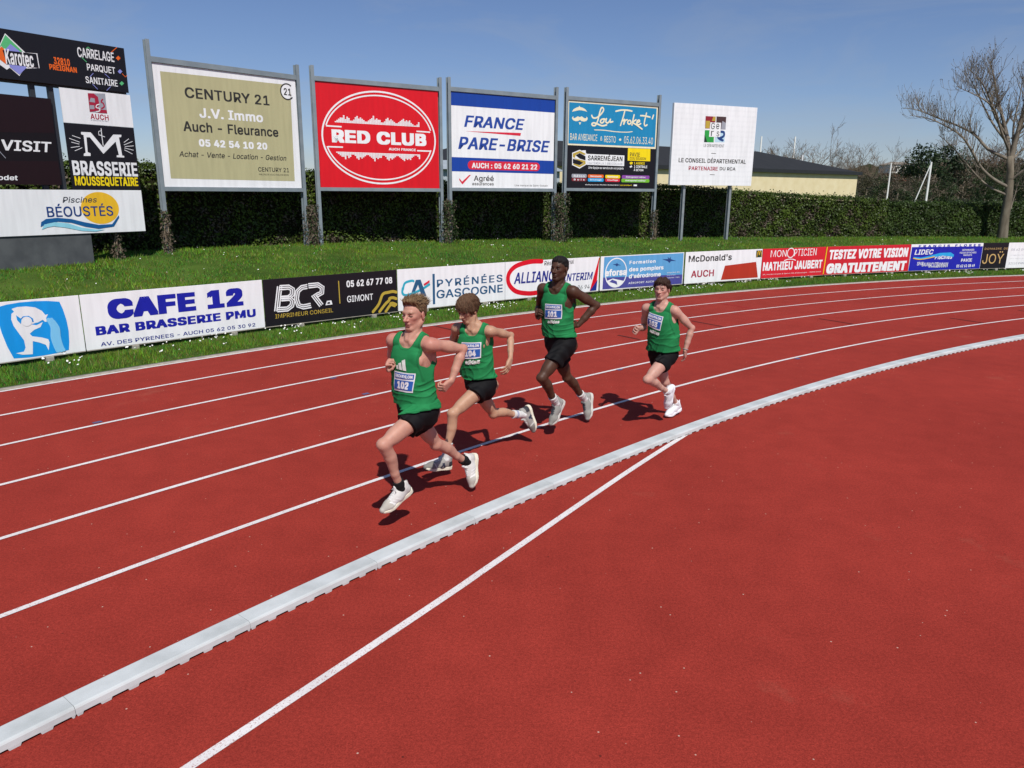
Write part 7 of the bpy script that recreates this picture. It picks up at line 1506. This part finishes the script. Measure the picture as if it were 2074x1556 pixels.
WHT = (.62, .62, .60)
lace_w = mat('white_laces', 'd9d9d6', .7, .05); lace_d = mat('dark_laces', '3a4048', .7, .05); sole_g = mat('grey_white_sole', 'c9c8c0', .6, .06); sole_w = mat('bright_sole', 'eceef2', .5, .03); sole_c = mat('cream_sole', 'd9d4c0', .6, .05)
FIST = (72, 78, 48)
STY = {
 '102': dict(skin=(.50, .265, .195), flush=(.50, .16, .13), lip=(.36, .11, .10), brow=(.20, .12, .07), burn=.55, face=(1, .22, -.03), lid=-.003, build=.94, arm=.90, leg=.83, hem=.050, flare=1.02, armlow=.25, scoop=.488, seed=1, jaw=1.0,
   palmL=(.3, -1, .2), palmR=(-.4, 1, .1), curlL=(62, 70, 40), curlR=FIST, thumbL=.6, thumbR=.9, bib=(.245, .012, -.06), print=[('Q', [[(-.075, 0), (-.050, 0), (-.064, .034), (-.082, .026)], [(-.044, 0), (-.012, 0), (-.034, .058), (-.060, .046)], [(-.006, 0), (.030, 0), (.000, .088), (-.030, .072)]], .335, .015, -.10)],
   short=.20, sock=.075, sockcol=(.012, .012, .013), shoe=[(.60, .59, .56), (.44, .42, .37), (.50, .49, .46), (.66, .66, .64)], stripes=[(.085, .098, .7, (.72, .72, .70)), (.112, .125, .7, (.72, .72, .70)), (.139, .152, .7, (.72, .72, .70))], solemat=sole_c, lacemat=lace_w,
   hair=dict(side=.007, top=[((.010, 0, .092), (.082, .064, .044)), ((-.055, 0, .075), (.064, .068, .052)), ((.056, .010, .108), (.034, .048, .022))], line=([-.12, -.09, -.03, .02, .05, .085, .12], [-.060, -.060, -.014, .020, .066, .092, .094]), col=(.080, .046, .023), col2=(.255, .160, .080), rough=.0024, strands=420, flow=(-.75, .0, .15), lift=.35, len=.055, smin=.055, fall=.25, mess=.22)),
 '104': dict(skin=(.46, .27, .175), flush=(.44, .20, .14), lip=(.34, .13, .10), brow=(.055, .032, .02), burn=.1, face=(.93, .06, -.34), crown=(.3, 0, 1), build=.86, arm=.80, leg=.78, hem=.092, flare=1.06, armlow=.315, scoop=.488, seed=2, twist=-1., head=1.0,
   palmL=(.2, -1, 0), palmR=(-.5, .6, -.2), curlL=(22, 30, 18), curlR=(30, 34, 22), thumbL=.2, thumbR=.3, bib=(.368, .034, .05), print=[('T', 'adidas', -.078, -.028, .078, .020, .265, .055, .05)],
   short=.155, shortw=.118, sock=.16, sockcol=WHT, sockband=[(.105, .112, (.05, .10, .35)), (.120, .127, (.05, .10, .35))], shoe=[(.30, .29, .27), (.20, .19, .17), (.035, .037, .045), (.45, .44, .41)], stripes=[(.06, .085, .5, (.03, .035, .06)), (.105, .125, -.6, (.03, .035, .06)), (.15, .162, .6, (.5, .5, .47))], solemat=sole_c, lacemat=lace_w,
   hair=dict(side=.020, top=[((-.02, 0, .085), (.095, .080, .050)), ((.06, .01, .050), (.048, .066, .042)), ((-.075, .01, .045), (.055, .075, .065))], line=([-.14, -.09, -.03, .03, .06, .085, .13], [-.085, -.085, -.062, -.040, .014, .040, .042]), col=(.062, .032, .017), col2=(.145, .080, .044), rough=.003, jag=.008, ear=0, strands=420, flow=(.15, .25, -.75), lift=.22, len=.045, smin=.02, fall=.5, mess=.25)),
 '101': dict(skin=(.074, .035, .021), flush=(.085, .034, .024), lip=(.10, .04, .034), brow=(.008, .006, .005), face=(.96, .22, .10), crown=(-.1, 0, 1), build=.92, arm=.98, leg=.90, hem=.080, flare=.96, vestw=.98, armlow=.31, scoop=.488, seed=3, stubble=.35, jaw=1.05,
   palmL=(.3, -1, .3), palmR=(-.4, 1, .1), curlL=(60, 66, 40), curlR=(52, 60, 40), thumbL=.6, thumbR=.7, bib=(.335, .030, .0), print=[('T', 'adidas', -.07, -.004, .07, .032, .225, .045, .0)],
   short=.245, shortw=.106, sock=.125, sockcol=WHT, sockband=[(.062, .068, (.05, .05, .06))], shoe=[(.27, .275, .255), (.27, .275, .25), (.30, .30, .28), (.12, .125, .13)], stripes=[(.075, .092, -1.1, (.60, .60, .57))], solemat=sole_g, lacemat=lace_d,
   hair=dict(side=.006, fade=.03, fadek=.22, top=[((-.01, 0, .078), (.086, .068, .046))], line=([-.12, -.09, -.03, .02, .055, .085, .12], [-.045, -.045, -.01, .014, .050, .066, .07]), col=(.010, .009, .009), col2=(.018, .016, .015), rough=.0022, strands=0)),
 '103': dict(skin=(.52, .30, .235), flush=(.52, .18, .155), lip=(.38, .13, .12), brow=(.04, .022, .016), burn=.25, face=(.95, .30, .06), lid=-.003, build=.90, arm=.88, leg=.85, hem=.055, flare=1.0, armlow=.235, scoop=.488, seed=4, jaw=1.0,
   palmL=(.4, -1, 0), palmR=(-.2, .8, -.4), curlL=(18, 22, 14), curlR=(38, 42, 28), thumbL=.1, thumbR=.4, bib=(.395, -.028, -.16), print=[('T', 'adidas', -.055, -.020, .075, .020, .28, -.02, -.14)],
   short=.195, shortw=.108, sock=.045, sockcol=(.68, .68, .70), shoe=[(.74, .745, .77), (.72, .73, .76), (.74, .745, .77), (.74, .745, .77)], solemat=sole_w, lacemat=lace_w, band=True,
   hair=dict(side=.012, curls=6, top=[((.035, 0, .088), (.060, .062, .036))], line=([-.13, -.09, -.03, .02, .05, .08, .13], [-.060, -.060, -.018, .004, .040, .060, .062]), col=(.028, .016, .012), col2=(.075, .042, .028), rough=.003, jag=.010, strands=300, flow=(.25, .3, -.2), lift=.35, len=.026, smin=.0, fall=.3, mess=.7, sw=.0022)),
}
runner('102', 'leading runner with number 102, cream shoes and black ankle socks, left elbow raised', STY['102'])
runner('104', 'runner with number 104, tall white socks and grey and navy shoes, looking down', STY['104'])
runner('101', 'upright runner with number 101, grey shoes and short white socks, chin lifted', STY['101'])
runner('103', 'last runner, with number 103, all-white shoes and a wristband on the lowered left arm', STY['103'])
